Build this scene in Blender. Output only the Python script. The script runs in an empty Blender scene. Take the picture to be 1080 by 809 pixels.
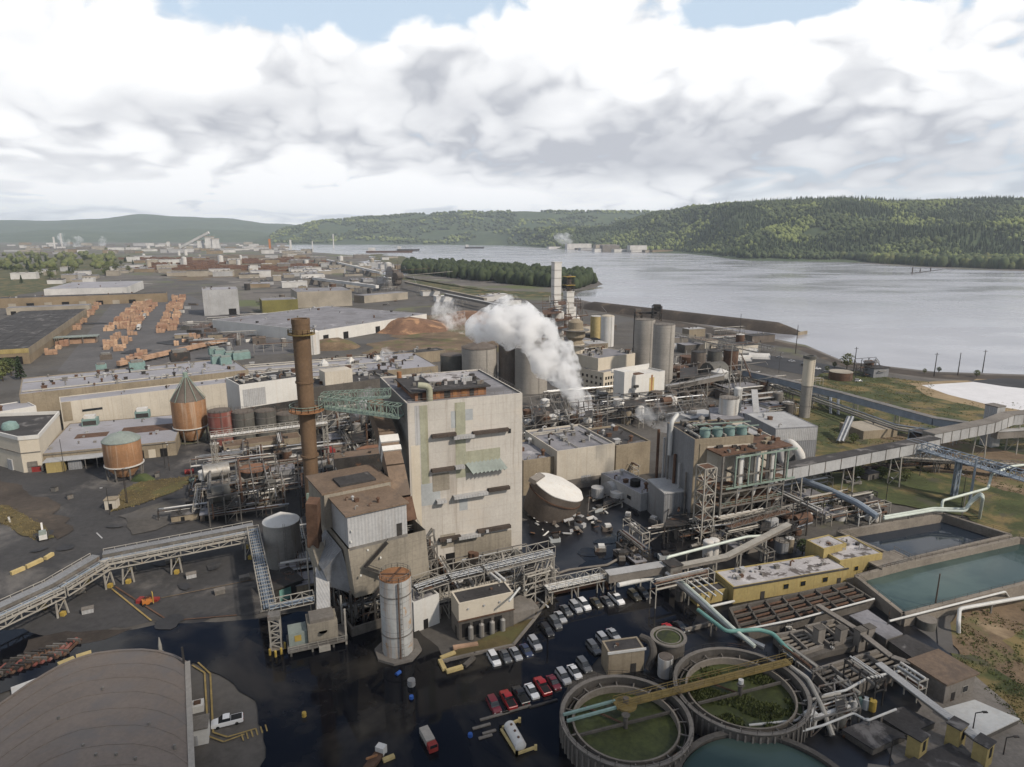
import bpy, math, random
import numpy as np
from mathutils import Vector, Matrix, noise
R = math.radians
random.seed(7)
SC = bpy.context.scene
COL = SC.collection
# ---------------------------------------------------------------- camera model (photo pixels 1080x809 -> world)
F = 700.0; HC = 90.0; TH = math.atan((404.5-247.0)/F)
CT, ST = math.cos(TH), math.sin(TH)
def W(px, py, z=0.0):
    u = px-540.0; v = py-404.5
    k = (HC-z)/(F*ST+v*CT)
    return Vector((u*k, (F*CT-v*ST)*k, z))
def hz(bx, by, ty):
    "height of a point standing above ground pixel (bx,by) that shows at row ty"
    Y = W(bx, by).y; t = (ty-404.5)/F
    return HC - Y*(ST+t*CT)/(CT-t*ST)
def mpp(p):
    "metres per photo pixel at world point p"
    return (p.y*CT+(HC-p.z)*ST)/F
GA = R(22.0)
U2 = Vector((math.cos(GA), math.sin(GA), 0)); V2 = Vector((-math.sin(GA), math.cos(GA), 0))

# ---------------------------------------------------------------- mesh builder
class MB:
    def __init__(s): s.v = []; s.f = []
    def add(s, vs, fs):
        o = len(s.v); s.v += [tuple(p) for p in vs]; s.f += [tuple(i+o for i in f) for f in fs]; return s
    def b(s, x0, y0, z0, x1, y1, z1):
        return s.add([(x0,y0,z0),(x1,y0,z0),(x1,y1,z0),(x0,y1,z0),(x0,y0,z1),(x1,y0,z1),(x1,y1,z1),(x0,y1,z1)],
            [(0,3,2,1),(4,5,6,7),(0,1,5,4),(1,2,6,5),(2,3,7,6),(3,0,4,7)])
    def box(s, c, d, rz=0, rx=0, ry=0):
        m = MB(); x, y, z = d[0]/2, d[1]/2, d[2]/2; m.b(-x,-y,-z,x,y,z)
        Mx = Matrix.Translation(Vector(c)) @ Matrix.Rotation(rz,4,'Z') @ Matrix.Rotation(ry,4,'Y') @ Matrix.Rotation(rx,4,'X')
        return s.add([Mx @ Vector(p) for p in m.v], m.f)
    def beam(s, p, q, w, h=None, up=(0,0,1)):
        p = Vector(p); q = Vector(q); h = h or w; d = (q-p)
        if d.length < 1e-5: return s
        d.normalize(); up = Vector(up)
        if abs(d.dot(up)) > .98: up = Vector((1,0,0))
        a = d.cross(up).normalized()*w/2; c = a.cross(d).normalized()*h/2
        vs = [p-a-c, p+a-c, p+a+c, p-a+c, q-a-c, q+a-c, q+a+c, q-a+c]
        return s.add(vs, [(0,1,2,3),(7,6,5,4),(0,4,5,1),(1,5,6,2),(2,6,7,3),(3,7,4,0)])
    def lathe(s, c, prof, n=20, capb=True, capt=True):
        vs = []; fs = []; m = len(prof)
        for r, z in prof:
            for i in range(n):
                a = 2*math.pi*i/n; vs.append((c[0]+r*math.cos(a), c[1]+r*math.sin(a), c[2]+z))
        for k in range(m-1):
            for i in range(n):
                j = (i+1) % n; fs.append((k*n+i, k*n+j, (k+1)*n+j, (k+1)*n+i))
        if capb: fs.append(tuple(range(n-1,-1,-1)))
        if capt: fs.append(tuple((m-1)*n+i for i in range(n)))
        return s.add(vs, fs)
    def cyl(s, c, r, h, n=20, r2=None): return s.lathe(c, [(r,0),(r if r2 is None else r2, h)], n)
    def ring(s, c, r0, r1, z0, z1, n=40):
        return s.lathe(c, [(r0,z0),(r1,z0),(r1,z1),(r0,z1),(r0,z0)], n, False, False)
    def tube(s, pts, r, n=8):
        pts = [Vector(p) for p in pts]; vs = []; fs = []; m = len(pts)
        up = None
        for k, p in enumerate(pts):
            d = (pts[min(k+1,m-1)]-pts[max(k-1,0)])
            d = d.normalized() if d.length > 1e-6 else Vector((0,0,1))
            ref = Vector((0,0,1)) if abs(d.z) < .9 else Vector((0.3,1,0))
            if up is None: a = d.cross(ref).normalized()
            else:
                a = (up - d*up.dot(d))
                a = a.normalized() if a.length > 1e-4 else d.cross(ref).normalized()
            up = a; c = a.cross(d).normalized()
            for i in range(n):
                t = 2*math.pi*i/n; vs.append(p+a*r*math.cos(t)+c*r*math.sin(t))
        for k in range(m-1):
            for i in range(n):
                j = (i+1) % n; fs.append((k*n+i, k*n+j, (k+1)*n+j, (k+1)*n+i))
        fs.append(tuple(range(n-1,-1,-1))); fs.append(tuple((m-1)*n+i for i in range(n)))
        return s.add(vs, fs)
    def prism(s, poly, z0, z1):
        n = len(poly)
        vs = [(p[0],p[1],z0) for p in poly]+[(p[0],p[1],z1) for p in poly]
        fs = [tuple(range(n-1,-1,-1)), tuple(range(n,2*n))]+[(i,(i+1)%n,n+(i+1)%n,n+i) for i in range(n)]
        return s.add(vs, fs)
    def sheet(s, poly, z): return s.add([(p[0],p[1],z) for p in poly], [tuple(range(len(poly)))])
    def truss(s, p, q, w, h, n, t=.16, side=True, bot=True):
        "box truss: p,q are the bottom centre line ends"
        p = Vector(p); q = Vector(q); d = (q-p).normalized(); a = Vector((-d.y, d.x, 0)).normalized()*w/2; u = Vector((0,0,h))
        P = lambda k, sgn, top: p+(q-p)*k/n + a*sgn + (u if top else Vector())
        for sg in (-1, 1):
            s.beam(P(0,sg,0), P(n,sg,0), t); s.beam(P(0,sg,1), P(n,sg,1), t)
            for k in range(n+1):
                s.beam(P(k,sg,0), P(k,sg,1), t*.7)
                if k < n: s.beam(P(k,sg,k%2), P(k+1,sg,(k+1)%2), t*.6)
        for k in range(n+1):
            if bot: s.beam(P(k,-1,0), P(k,1,0), t*.7)
            if side: s.beam(P(k,-1,1), P(k,1,1), t*.6)
        return s
    def tower(s, c, w, d, h, n, t=.18):
        x, y, z = c
        for i in (-1,1):
            for j in (-1,1): s.beam((x+i*w/2,y+j*d/2,z),(x+i*w/2,y+j*d/2,z+h),t)
        for k in range(n):
            z0 = z+h*k/n; z1 = z+h*(k+1)/n; sw = 1 if k % 2 else -1
            for j in (-1,1):
                s.beam((x-sw*w/2,y+j*d/2,z0),(x+sw*w/2,y+j*d/2,z1),t*.6); s.beam((x-w/2,y+j*d/2,z1),(x+w/2,y+j*d/2,z1),t*.7)
                s.beam((x+j*w/2,y-sw*d/2,z0),(x+j*w/2,y+sw*d/2,z1),t*.6); s.beam((x+j*w/2,y-d/2,z1),(x+j*w/2,y+d/2,z1),t*.7)
        return s
    def rail(s, pts, h=1.1, t=.07, step=2.0, close=False):
        pts = [Vector(p) for p in pts]
        if close: pts.append(pts[0])
        for a, b in zip(pts, pts[1:]):
            L = (b-a).length; n = max(1, int(L/step)); U = Vector((0,0,h))
            s.beam(a+U, b+U, t); s.beam(a+U*.5, b+U*.5, t*.8)
            for k in range(n+1): s.beam(a+(b-a)*k/n, a+(b-a)*k/n+U, t)
        return s
    def build(s, name, mat, parent=None, smooth=False):
        me = bpy.data.meshes.new(name); me.from_pydata(s.v, [], s.f); me.update()
        if smooth:
            me.polygons.foreach_set('use_smooth', [True]*len(me.polygons)); me.set_sharp_from_angle(angle=R(38))
        me.materials.append(M[mat] if isinstance(mat, str) else mat)
        o = bpy.data.objects.new(name, me); COL.objects.link(o)
        if parent is not None: o.parent = parent
        return o
def tag(o, label=None, cat=None, group=None, kind=None):
    if label: o['label'] = label
    if cat: o['category'] = cat
    if group: o['group'] = group
    if kind: o['kind'] = kind
    return o
def thing(name, label, cat, loc=(0,0,0), rz=0.0, group=None):
    o = bpy.data.objects.new(name, None); COL.objects.link(o); o.location = loc; o.rotation_euler = (0,0,rz); o.empty_display_size = .5
    return tag(o, label, cat, group)
def copy_tree(o, loc=None, rz=None, label=None, group=None, scale=None, parent=None, mats=None):
    c = o.copy(); COL.objects.link(c); c.parent = parent
    if loc is not None: c.location = loc
    if rz is not None: c.rotation_euler = (0,0,rz)
    if scale is not None: c.scale = scale if hasattr(scale,'__len__') else (scale,)*3
    if label: c['label'] = label
    if group: c['group'] = group
    for ch in kids(o):
        k = copy_tree(ch, parent=c)
        if mats and ch.name.split('.')[0] in mats: 
            k.material_slots[0].link = 'OBJECT'; k.material_slots[0].material = mats[ch.name.split('.')[0]]
    return c
KIDS = {}
def kids(o):
    if o.name not in KIDS: KIDS[o.name] = list(o.children)
    return KIDS[o.name]
# ---------------------------------------------------------------- materials
M = {}
class NT:
    def __init__(s, tree): s.t = tree; s.n = tree.nodes; s.l = tree.links
    def new(s, typ, **kw):
        n = s.n.new(typ)
        for k, v in kw.items(): setattr(n, k, v)
        return n
    def set(s, sock, v):
        if hasattr(v, 'is_output') or isinstance(v, bpy.types.NodeSocket): s.l.new(v, sock)
        elif isinstance(v, (tuple, list)) and len(v) == 3 and sock.type == 'RGBA': sock.default_value = (*v, 1)
        else: sock.default_value = v
    def math(s, op, a, b=0.0, c=None, clamp=False):
        n = s.new('ShaderNodeMath', operation=op, use_clamp=clamp); s.set(n.inputs[0], a); s.set(n.inputs[1], b)
        if c is not None: s.set(n.inputs[2], c)
        return n.outputs[0]
    def vmul(s, v, k):
        n = s.new('ShaderNodeVectorMath', operation='MULTIPLY'); s.set(n.inputs[0], v); n.inputs[1].default_value = k; return n.outputs[0]
    def vadd(s, v, k):
        n = s.new('ShaderNodeVectorMath', operation='ADD'); s.set(n.inputs[0], v); s.set(n.inputs[1], k); return n.outputs[0]
    def noise(s, vec, scale, detail=4, rough=.55, dist=0):
        n = s.new('ShaderNodeTexNoise'); s.set(n.inputs['Vector'], vec); n.inputs['Scale'].default_value = scale
        n.inputs['Detail'].default_value = detail; n.inputs['Roughness'].default_value = rough; n.inputs['Distortion'].default_value = dist
        return n.outputs[0]
    def ramp(s, f, lo, hi, a=0.0, b=1.0, smooth=True):
        n = s.new('ShaderNodeMapRange', interpolation_type='SMOOTHSTEP' if smooth else 'LINEAR')
        s.set(n.inputs[0], f); s.set(n.inputs[1], lo); s.set(n.inputs[2], hi); s.set(n.inputs[3], a); s.set(n.inputs[4], b); return n.outputs[0]
    def mix(s, f, a, b, blend='MIX'):
        n = s.new('ShaderNodeMix', data_type='RGBA', blend_type=blend); s.set(n.inputs[0], f); s.set(n.inputs[6], a); s.set(n.inputs[7], b); return n.outputs[2]
def sc(c, k): return tuple(min(1, x*k) for x in c)
def mat(name, col, rough=.85, metal=0.0, var=.35, scale=.12, fine=1.5, patch=None, patch2=None, streak=None, grid=None, corr=None, bump=0.15, spec=.3, cells=None):
    m = bpy.data.materials.new(name); m.use_nodes = True; M[name] = m
    t = NT(m.node_tree); bs = m.node_tree.nodes['Principled BSDF']
    pos = t.new('ShaderNodeNewGeometry').outputs['Position']
    n1 = t.noise(pos, scale, 5, .6); n2 = t.noise(pos, fine, 4, .65)
    f = t.math('ADD', t.math('MULTIPLY', n1, .6), t.math('MULTIPLY', n2, .4))
    if not (name.startswith('leaf') or name.startswith('hill') or name.startswith('car_')): col = sc(col, .70)
    c = t.mix(t.ramp(f, .32, .68), sc(col, 1-var), sc(col, 1+var*.7))
    if cells:
        vo = t.new('ShaderNodeTexVoronoi'); t.set(vo.inputs['Vector'], pos); vo.inputs['Scale'].default_value = cells[0]
        sp = t.new('ShaderNodeSeparateColor'); t.l.new(vo.outputs['Color'], sp.inputs[0])
        c = t.mix(t.math('MULTIPLY', sp.outputs[0], cells[2]), c, cells[1])
    for p in (patch, patch2):
        if p: c = t.mix(t.ramp(t.noise(pos, p[1], 6, .65, .4), p[2], p[3], 0, p[4] if len(p) > 4 else 1), c, p[0])
    if streak:
        nv = t.noise(t.vmul(pos, (1,1,.05)), streak[2] if len(streak) > 2 else .9, 4, .7)
        c = t.mix(t.ramp(nv, .48, .72, 0, streak[1]), c, streak[0])
    oc = t.new('ShaderNodeTexCoord').outputs['Object']
    sx = t.new('ShaderNodeSeparateXYZ'); t.l.new(oc, sx.inputs[0])
    xy = t.math('ADD', sx.outputs[0], sx.outputs[1])
    if grid:
        for val, per in ((xy, grid[0]), (sx.outputs[2], grid[1])):
            if not per: continue
            fr = t.math('FRACT', t.math('DIVIDE', val, per))
            ln = t.math('LESS_THAN', fr, grid[2]/per)
            c = t.mix(t.math('MULTIPLY', ln, grid[3]), c, sc(col, .25))
    t.set(bs.inputs['Base Color'], c)
    bs.inputs['Roughness'].default_value = rough; bs.inputs['Metallic'].default_value = metal
    bs.inputs['Specular IOR Level'].default_value = spec
    h = n2
    if corr:
        per, amt = corr
        w = t.math('SINE', t.math('MULTIPLY', xy if amt > 0 else sx.outputs[2], 2*math.pi/per)); h = t.math('MULTIPLY', w, abs(amt))
    if bump or corr:
        b = t.new('ShaderNodeBump'); b.inputs['Strength'].default_value = bump if not corr else .8; b.inputs['Distance'].default_value = .15
        t.set(b.inputs['Height'], h); t.l.new(b.outputs[0], bs.inputs['Normal'])
    return m
GREY = (.30,.30,.31)
RUSTC = (.12,.062,.035)
mat('asphalt', (.058,.056,.056), .85, var=.35, scale=.035, fine=.6, patch=((.13,.12,.11), .04, .52, .7, .8), patch2=((.022,.022,.025), .06, .56, .68, .8))
mat('asphalt_dark', (.040,.040,.043), .75, var=.35, scale=.04, fine=.5, patch=((.075,.072,.07), .05, .55, .75, .8))
mat('asphalt_wet', (.014,.014,.016), .35, var=.5, scale=.06, fine=.5, patch=((.034,.031,.029), .05, .53, .66, .9), spec=.5)
mat('gravel', (.105,.096,.086), .95, var=.4, scale=.03, fine=.5, patch=((.075,.072,.07), .02, .48, .62, .9), patch2=((.10,.105,.045), .012, .56, .66, .7))
mat('ground_far', (.15,.135,.12), .95, var=.45, scale=.006, fine=.05, patch=((.08,.095,.035), .004, .5, .6, .9), patch2=((.30,.28,.26), .01, .6, .7, .8))
mat('dirt', (.17,.12,.075), .95, var=.4, scale=.08, fine=.8, patch=((.09,.085,.035), .06, .5, .62, .9), patch2=((.25,.19,.12), .05, .58, .7, .7))
mat('grass', (.062,.075,.026), .95, var=.4, scale=.1, fine=1.0, patch=((.16,.115,.05), .05, .47, .62, .8), patch2=((.05,.045,.035), .09, .55, .66, .7), bump=.4)
mat('grass_dry', (.115,.088,.038), .95, var=.4, scale=.08, fine=.9, patch=((.075,.075,.028), .07, .5, .64, .8), bump=.4)
mat('algae', (.060,.072,.02), .6, var=.5, scale=.25, fine=1.2, patch=((.012,.013,.012), .16, .52, .66, .9), patch2=((.085,.07,.04), .2, .62, .72, .8))
mat('kerb', (.24,.21,.175), .9)
mat('concrete', (.21,.19,.168), .9, var=.3, scale=.1, streak=((.10,.085,.07), .6))
mat('concrete_dark', (.115,.103,.09), .9, var=.35, scale=.15, streak=((.05,.045,.04), .7))
mat('concrete_silo', (.36,.335,.30), .9, var=.22, scale=.06, streak=((.19,.17,.15), .6, .5), grid=(0, 3.0, .12, .3))
mat('boiler_wall', (.55,.515,.465), .85, var=.13, scale=.08, streak=((.20,.17,.14), .6, .5), patch=((.40,.36,.31), .09, .52, .66, .7), grid=(3.6, 3.0, .08, .2))
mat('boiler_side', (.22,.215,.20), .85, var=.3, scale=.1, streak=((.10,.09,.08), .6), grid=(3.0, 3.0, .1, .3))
mat('cream', (.62,.555,.45), .8, var=.1, scale=.1, streak=((.38,.31,.23), .35, .6))
mat('cream_panel', (.56,.51,.43), .85, var=.14, scale=.1, streak=((.33,.28,.22), .5), grid=(4.0, 0, .12, .35))
mat('white_wall', (.68,.665,.63), .75, var=.1, scale=.1, streak=((.42,.37,.31), .4, .6))
mat('white_far', (.60,.585,.56), .8, var=.25, scale=.05)
mat('beige_far', (.36,.32,.26), .85, var=.3, scale=.05)
mat('tan_wall', (.30,.25,.18), .9, var=.25, scale=.1, streak=((.14,.11,.08), .5), grid=(5.0, 0, .15, .3))
mat('tan_far', (.26,.20,.13), .9, var=.3, scale=.05)
mat('olive_far', (.20,.18,.06), .9, var=.3, scale=.05)
mat('yellow_wall', (.38,.30,.125), .85, var=.18, scale=.2, streak=((.22,.15,.06), .5), grid=(4.0, 0, .12, .3))
mat('grey_wall', (.25,.255,.265), .8, var=.22, scale=.1, streak=((.12,.115,.11), .6), corr=(.9,.3))
mat('grey_light', (.42,.42,.42), .7, var=.2, scale=.1, streak=((.22,.2,.18), .5), corr=(.8,.25))
mat('hopper', (.31,.275,.22), .85, var=.25, scale=.1, streak=((.11,.10,.085), .6), grid=(3.0, 2.4, .1, .25))
mat('brick', (.24,.12,.07), .9, var=.3, scale=.2, streak=((.10,.07,.05), .5))
mat('roof_brown', (.19,.135,.095), .85, var=.35, scale=.1, patch=((.07,.055,.045), .1, .5, .65, .7))
mat('roof_grey', (.24,.235,.25), .85, var=.25, scale=.07, patch=((.10,.095,.095), .06, .53, .63, .85), patch2=((.40,.39,.40), .09, .58, .70, .6), grid=(6.0, 0, .2, .2))
mat('roof_pale', (.33,.325,.35), .85, var=.18, scale=.05, patch=((.19,.18,.185), .07, .55, .68, .8), patch2=((.20,.12,.08), .045, .64, .69, .8), grid=(9.0, 0, .25, .2))
mat('roof_dark', (.055,.051,.05), .9, var=.4, scale=.1, patch=((.17,.16,.155), .12, .55, .66, .7))
mat('roof_patch', (.42,.40,.40), .9, var=.25, scale=.15, patch=((.07,.06,.055), .22, .52, .58, .95), patch2=((.45,.44,.44), .3, .6, .68, .6))
mat('roof_vault', (.20,.165,.14), .75, var=.2, scale=.05, patch=((.115,.105,.10), .08, .5, .66, .8), streak=((.10,.09,.085), .4, .3), corr=None, bump=.25)
mat('steel', (.23,.215,.195), .6, .3, var=.35, scale=.3, patch=(RUSTC, .4, .56, .68, .7))
mat('steel_pale', (.40,.375,.33), .6, .1, var=.2, scale=.3, patch=((.28,.22,.16), .4, .58, .7, .7))
mat('steel_dark', (.055,.051,.048), .7, .2, var=.4, scale=.3, patch=(RUSTC, .35, .56, .68, .8))
mat('steel_blue', (.27,.315,.37), .55, .2, var=.2, scale=.3)
mat('steel_green', (.25,.32,.27), .6, .1, var=.25, scale=.3, patch=((.2,.16,.1), .4, .6, .7, .6))
mat('rust', (.125,.07,.045), .9, var=.4, scale=.3, patch=((.10,.06,.04), .3, .5, .65, .8))
mat('rust_orange', (.32,.155,.07), .9, var=.35, scale=.2, streak=((.20,.10,.06), .6))
mat('hopper_orange', (.40,.215,.11), .8, var=.25, scale=.15, streak=((.42,.36,.29), .55, .5))
mat('stack_brown', (.165,.105,.062), .85, var=.25, scale=.12, streak=((.075,.05,.034), .6, .5))
mat('tank_red', (.22,.075,.06), .85, var=.3, scale=.2, streak=((.35,.29,.26), .35, .5))
mat('tank_dark', (.14,.135,.12), .75, .2, var=.25, scale=.2, streak=((.06,.055,.05), .6))
mat('tank_steel', (.36,.345,.32), .5, .35, var=.2, scale=.15, streak=((.15,.12,.09), .6))
mat('tank_white', (.62,.61,.585), .7, var=.12, scale=.2, streak=((.36,.27,.18), .5, .5))
mat('tank_grimy', (.145,.12,.10), .8, var=.3, scale=.15, streak=((.07,.055,.045), .6))
mat('silo_rusty', (.50,.50,.48), .7, var=.2, scale=.2, patch=((.33,.20,.10), .35, .57, .64, .85), streak=((.30,.17,.08), .75, .5), grid=(0, 3.4, .15, .4))
mat('teal', (.21,.31,.29), .7, var=.25, scale=.4)
mat('teal_pipe', (.16,.33,.29), .6, var=.2, scale=.4)
mat('pipe_pale', (.55,.60,.54), .55, .1, var=.15, scale=.4)
mat('pipe_white', (.56,.56,.54), .5, var=.15, scale=.3, streak=((.4,.35,.3), .4))
mat('pipe_silver', (.38,.39,.40), .35, .7, var=.2, scale=.3)
mat('yellow_paint', (.44,.31,.07), .7, var=.25, scale=.4)
mat('walkway_yellow', (.20,.145,.05), .8, var=.3, scale=.4, patch=((.14,.10,.05), .3, .5, .65, .7))
mat('line_yellow', (.33,.24,.09), .8, var=.3, scale=.4)
mat('timber_yellow', (.55,.43,.20), .85, var=.2, scale=.4)
mat('lumber', (.46,.295,.195), .85, var=.3, scale=.12, fine=.5, grid=(0, 1.25, .14, .45))
mat('lumber_pale', (.60,.40,.26), .85, var=.3, scale=.12, fine=.5, grid=(0, 1.25, .14, .45))
mat('lumber_red', (.38,.225,.15), .85, var=.3, scale=.12, fine=.5, grid=(0, 1.25, .14, .45))
mat('yard_paving', (.12,.115,.115), .9, var=.3, scale=.03, fine=.4, patch=((.07,.066,.065), .03, .5, .64, .85), patch2=((.17,.15,.13), .05, .6, .7, .6))
mat('ledge', (.075,.058,.048), .9, var=.4)
mat('chips', (.19,.11,.07), .95, var=.35, scale=.08, fine=.6, patch=((.34,.20,.11), .07, .5, .65, .8), bump=.5)
mat('logs', (.18,.10,.065), .95, var=.4, scale=.05, fine=.3, grid=(0, 1.0, .2, .3))
mat('green_panel', (.36,.36,.27), .8, var=.2, scale=.2, streak=((.17,.15,.09), .5))
mat('louvre', (.25,.285,.26), .7, var=.2, scale=.2)
mat('blue_grey_panel', (.40,.42,.425), .8, var=.15, scale=.2)
mat('red_paint', (.27,.035,.03), .6, var=.2, scale=.5)
mat('blue_paint', (.03,.10,.36), .5, var=.2, scale=.5)
mat('orange_paint', (.50,.18,.04), .6, var=.2, scale=.5)
mat('rubber', (.018,.018,.018), .8)
mat('glass', (.02,.024,.028), .12, var=.2, bump=0, spec=.6)
mat('opening', (.012,.011,.011), .9)
mat('scrap', (.11,.085,.075), .9, var=.6, scale=.4, fine=2, patch=((.30,.28,.27), .5, .58, .66, .9), patch2=(RUSTC, .3, .55, .65, .8))
mat('bark', (.075,.055,.04), .95)
mat('wood_pole', (.11,.085,.065), .95)
mat('leaf_dark', (.034,.052,.02), .9, var=.45, scale=.06, fine=.5, patch=((.14,.165,.05), .0035, .48, .58, .9), cells=(.06,(.075,.085,.03),.5))  # patch: lighter greens for mixed species and sunlit stretches, painted into the colour
mat('leaf_conifer', (.022,.038,.018), .9, var=.45, scale=.03, fine=.3, cells=(.05,(.055,.07,.028),.5))
mat('leaf_island', (.020,.031,.013), .9, var=.45, scale=.06, fine=.5, cells=(.08,(.055,.07,.028),.5))
mat('leaf_light', (.075,.092,.03), .9, var=.4, scale=.05, fine=.5, cells=(.07,(.13,.12,.045),.5))
mat('hill', (.060,.080,.034), .95, var=.35, scale=.004, fine=.02, patch=((.038,.058,.026), .0035, .48, .6, .95), cells=(.03,(.035,.05,.024),.75), bump=1)
mat('bank_mud', (.05,.04,.033), .95, var=.4, scale=.2)  # plain dark brown mud tone
mat('liner_white', (.72,.71,.72), .5, var=.1, scale=.1, patch=((.5,.47,.44), .1, .6, .7, .6))
mat('berm', (.072,.058,.047), .95, var=.35, scale=.05, fine=.5, patch=((.11,.085,.06), .05, .55, .7, .7))
mat('sand', (.32,.24,.14), .95, var=.25, scale=.1)
for k, c in dict(white=(.55,.55,.55), silver=(.27,.275,.285), grey=(.085,.088,.092), black=(.018,.018,.02), navy=(.03,.04,.075), red=(.28,.016,.018), maroon=(.13,.018,.025), bronze=(.06,.052,.035)).items():
    mm = mat('car_'+k, c, .3, .0, var=.05, bump=0, spec=.6)
mat('lamp_glass', (.75,.75,.7), .2, bump=0)
mat('tail_red', (.35,.02,.02), .3, bump=0)
def watermat(name, col, rough, wave, strength, spec=.5, big=0, tint=None):
    m = bpy.data.materials.new(name); m.use_nodes = True; M[name] = m
    t = NT(m.node_tree); bs = m.node_tree.nodes['Principled BSDF']
    pos = t.new('ShaderNodeNewGeometry').outputs['Position']
    c = col
    if tint: c = t.mix(t.ramp(t.noise(pos, tint[1], 5, .6, .5), tint[2], tint[3]), col, tint[0])
    t.set(bs.inputs['Base Color'], c); bs.inputs['IOR'].default_value = 1.33
    bs.inputs['Specular IOR Level'].default_value = spec
    r = rough
    if big: r = t.ramp(t.noise(t.vmul(pos,(1,2.2,1)), big, 5, .6, .6), .35, .65, rough*.6, rough*1.5)
    t.set(bs.inputs['Roughness'], r)
    b = t.new('ShaderNodeBump'); b.inputs['Strength'].default_value = strength; b.inputs['Distance'].default_value = .3
    h = t.math('ADD', t.noise(pos, wave, 4, .6), t.math('MULTIPLY', t.noise(t.vmul(pos,(1,.6,1)), wave*.12, 3, .6), 4))
    t.set(b.inputs['Height'], h); t.l.new(b.outputs[0], bs.inputs['Normal'])
watermat('river', (.22,.225,.25), .20, .12, .22, .5, .004)
watermat('flood', (.0045,.005,.007), .06, .3, .02, .35, tint=((.030,.027,.023), .03, .48, .66))
watermat('basin_teal', (.030,.050,.047), .08, .4, .03, .5, tint=((.055,.082,.073), .03, .45, .65))
watermat('basin_blue', (.016,.022,.032), .05, .4, .02, .5)
# ================================================================ camera, light, sky
cam = bpy.data.cameras.new('camera'); co = bpy.data.objects.new('camera', cam); COL.objects.link(co); SC.camera = co
co.location = (0,0,HC); co.rotation_euler = (math.pi/2-TH, 0, 0)
cam.sensor_width = 36; cam.lens = F/1080*36; cam.clip_start = 1; cam.clip_end = 60000
SUN_DIR = Vector((.62,-.42,.66)).normalized()
sd = bpy.data.lights.new('sun','SUN'); sd.energy = 4.8; sd.angle = R(3); sd.color = (1,.90,.77)
so = bpy.data.objects.new('sun', sd); COL.objects.link(so); so.rotation_euler = SUN_DIR.to_track_quat('Z','Y').to_euler(); so.location = SUN_DIR*500
SC.view_settings.view_transform = 'Standard'; SC.view_settings.look = 'None'; SC.view_settings.exposure = 0; SC.view_settings.gamma = 1
SC.cycles.volume_bounces = 5; SC.cycles.max_bounces = 10; SC.cycles.diffuse_bounces = 3; SC.cycles.volume_max_steps = 256
wd = bpy.data.worlds.new('World'); SC.world = wd; wd.use_nodes = True
t = NT(wd.node_tree); bg = wd.node_tree.nodes['Background']; bg.inputs['Strength'].default_value = .1
sky = t.new('ShaderNodeTexSky', sky_type='NISHITA'); sky.sun_disc = False; sky.altitude = 50
sky.sun_elevation = math.asin(SUN_DIR.z); sky.sun_rotation = math.atan2(SUN_DIR.x, SUN_DIR.y)
gen = t.new('ShaderNodeTexCoord').outputs['Generated']
sx = t.new('ShaderNodeSeparateXYZ'); t.l.new(gen, sx.inputs[0])
dx, dy, dz = sx.outputs
zz = t.math('MAXIMUM', dz, 0.0)
az = t.math('ARCTAN2', dx, dy)                       # 0 straight ahead, + right
# cloud-layer coordinates: azimuth and compressed elevation (clouds flatten toward the horizon)
el = t.math('LOGARITHM', t.math('ADD', zz, .07), math.e)
def cvec(ofs=0.0):
    c = t.new('ShaderNodeCombineXYZ'); t.set(c.inputs[0], t.math('MULTIPLY', az, 2.5)); t.set(c.inputs[1], t.math('MULTIPLY', t.math('ADD', el, ofs), 1.05)); t.set(c.inputs[2], t.math('MULTIPLY', dy, .9))
    return c.outputs[0]
def dens(ofs=0.0, detail=True):
    v = cvec(ofs)
    w = t.noise(v, 2.2, 3, .5)
    cc = t.new('ShaderNodeCombineXYZ'); t.set(cc.inputs[0], t.math('MULTIPLY', w, .3)); t.set(cc.inputs[1], t.math('MULTIPLY', w, .2))
    v2 = t.vadd(v, cc.outputs[0])
    a = t.noise(v2, 1.1, 3, .5)
    n1 = t.math('ABSOLUTE', t.math('SUBTRACT', t.noise(v2, 2.6, 1, .5), .5)); bl = t.math('MULTIPLY', n1, 2.6)
    if detail: bl = t.math('ADD', bl, t.math('MULTIPLY', t.math('ABSOLUTE', t.math('SUBTRACT', t.noise(v2, 6.5, 1, .5), .5)), 1.3))
    s_ = t.math('ADD', t.math('MULTIPLY', a, .68), t.math('MULTIPLY', bl, .22))
    if detail: s_ = t.math('ADD', s_, t.math('MULTIPLY', t.math('SUBTRACT', t.noise(v2, 14, 4, .6), .5), .14))
    return s_, bl
def spot(px, py, rx, ry):
    "gaussian bump round the direction of a photo pixel"
    u = (px-540)/F; v = (py-404.5)/F
    d = Vector((u, CT-v*ST, -ST-v*CT)).normalized()
    a0 = math.atan2(d.x, d.y); e0 = math.asin(d.z)
    e = t.math('ARCSINE', dz)
    q = t.math('ADD', t.math('POWER', t.math('DIVIDE', t.math('SUBTRACT', az, a0), rx/F), 2), t.math('POWER', t.math('DIVIDE', t.math('SUBTRACT', e, e0), ry/F), 2))
    return t.math('EXPONENT', t.math('MULTIPLY', q, -1))
d0, bl0 = dens(0)
cov = d0
for px, py, rx, ry, k in ((330,-2,150,26,-.26),(800,6,100,18,-.2),(470,2,60,16,-.1),(40,78,110,22,-.10),(140,175,260,45,.13),(420,190,160,26,.06),(930,-8,120,14,-.14),(430,90,420,70,.10),(860,130,320,60,.09),(620,60,300,50,.07)):
    cov = t.math('ADD', cov, t.math('MULTIPLY', spot(px,py,rx,ry), k))
e_ = t.math('ARCSINE', dz)
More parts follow.
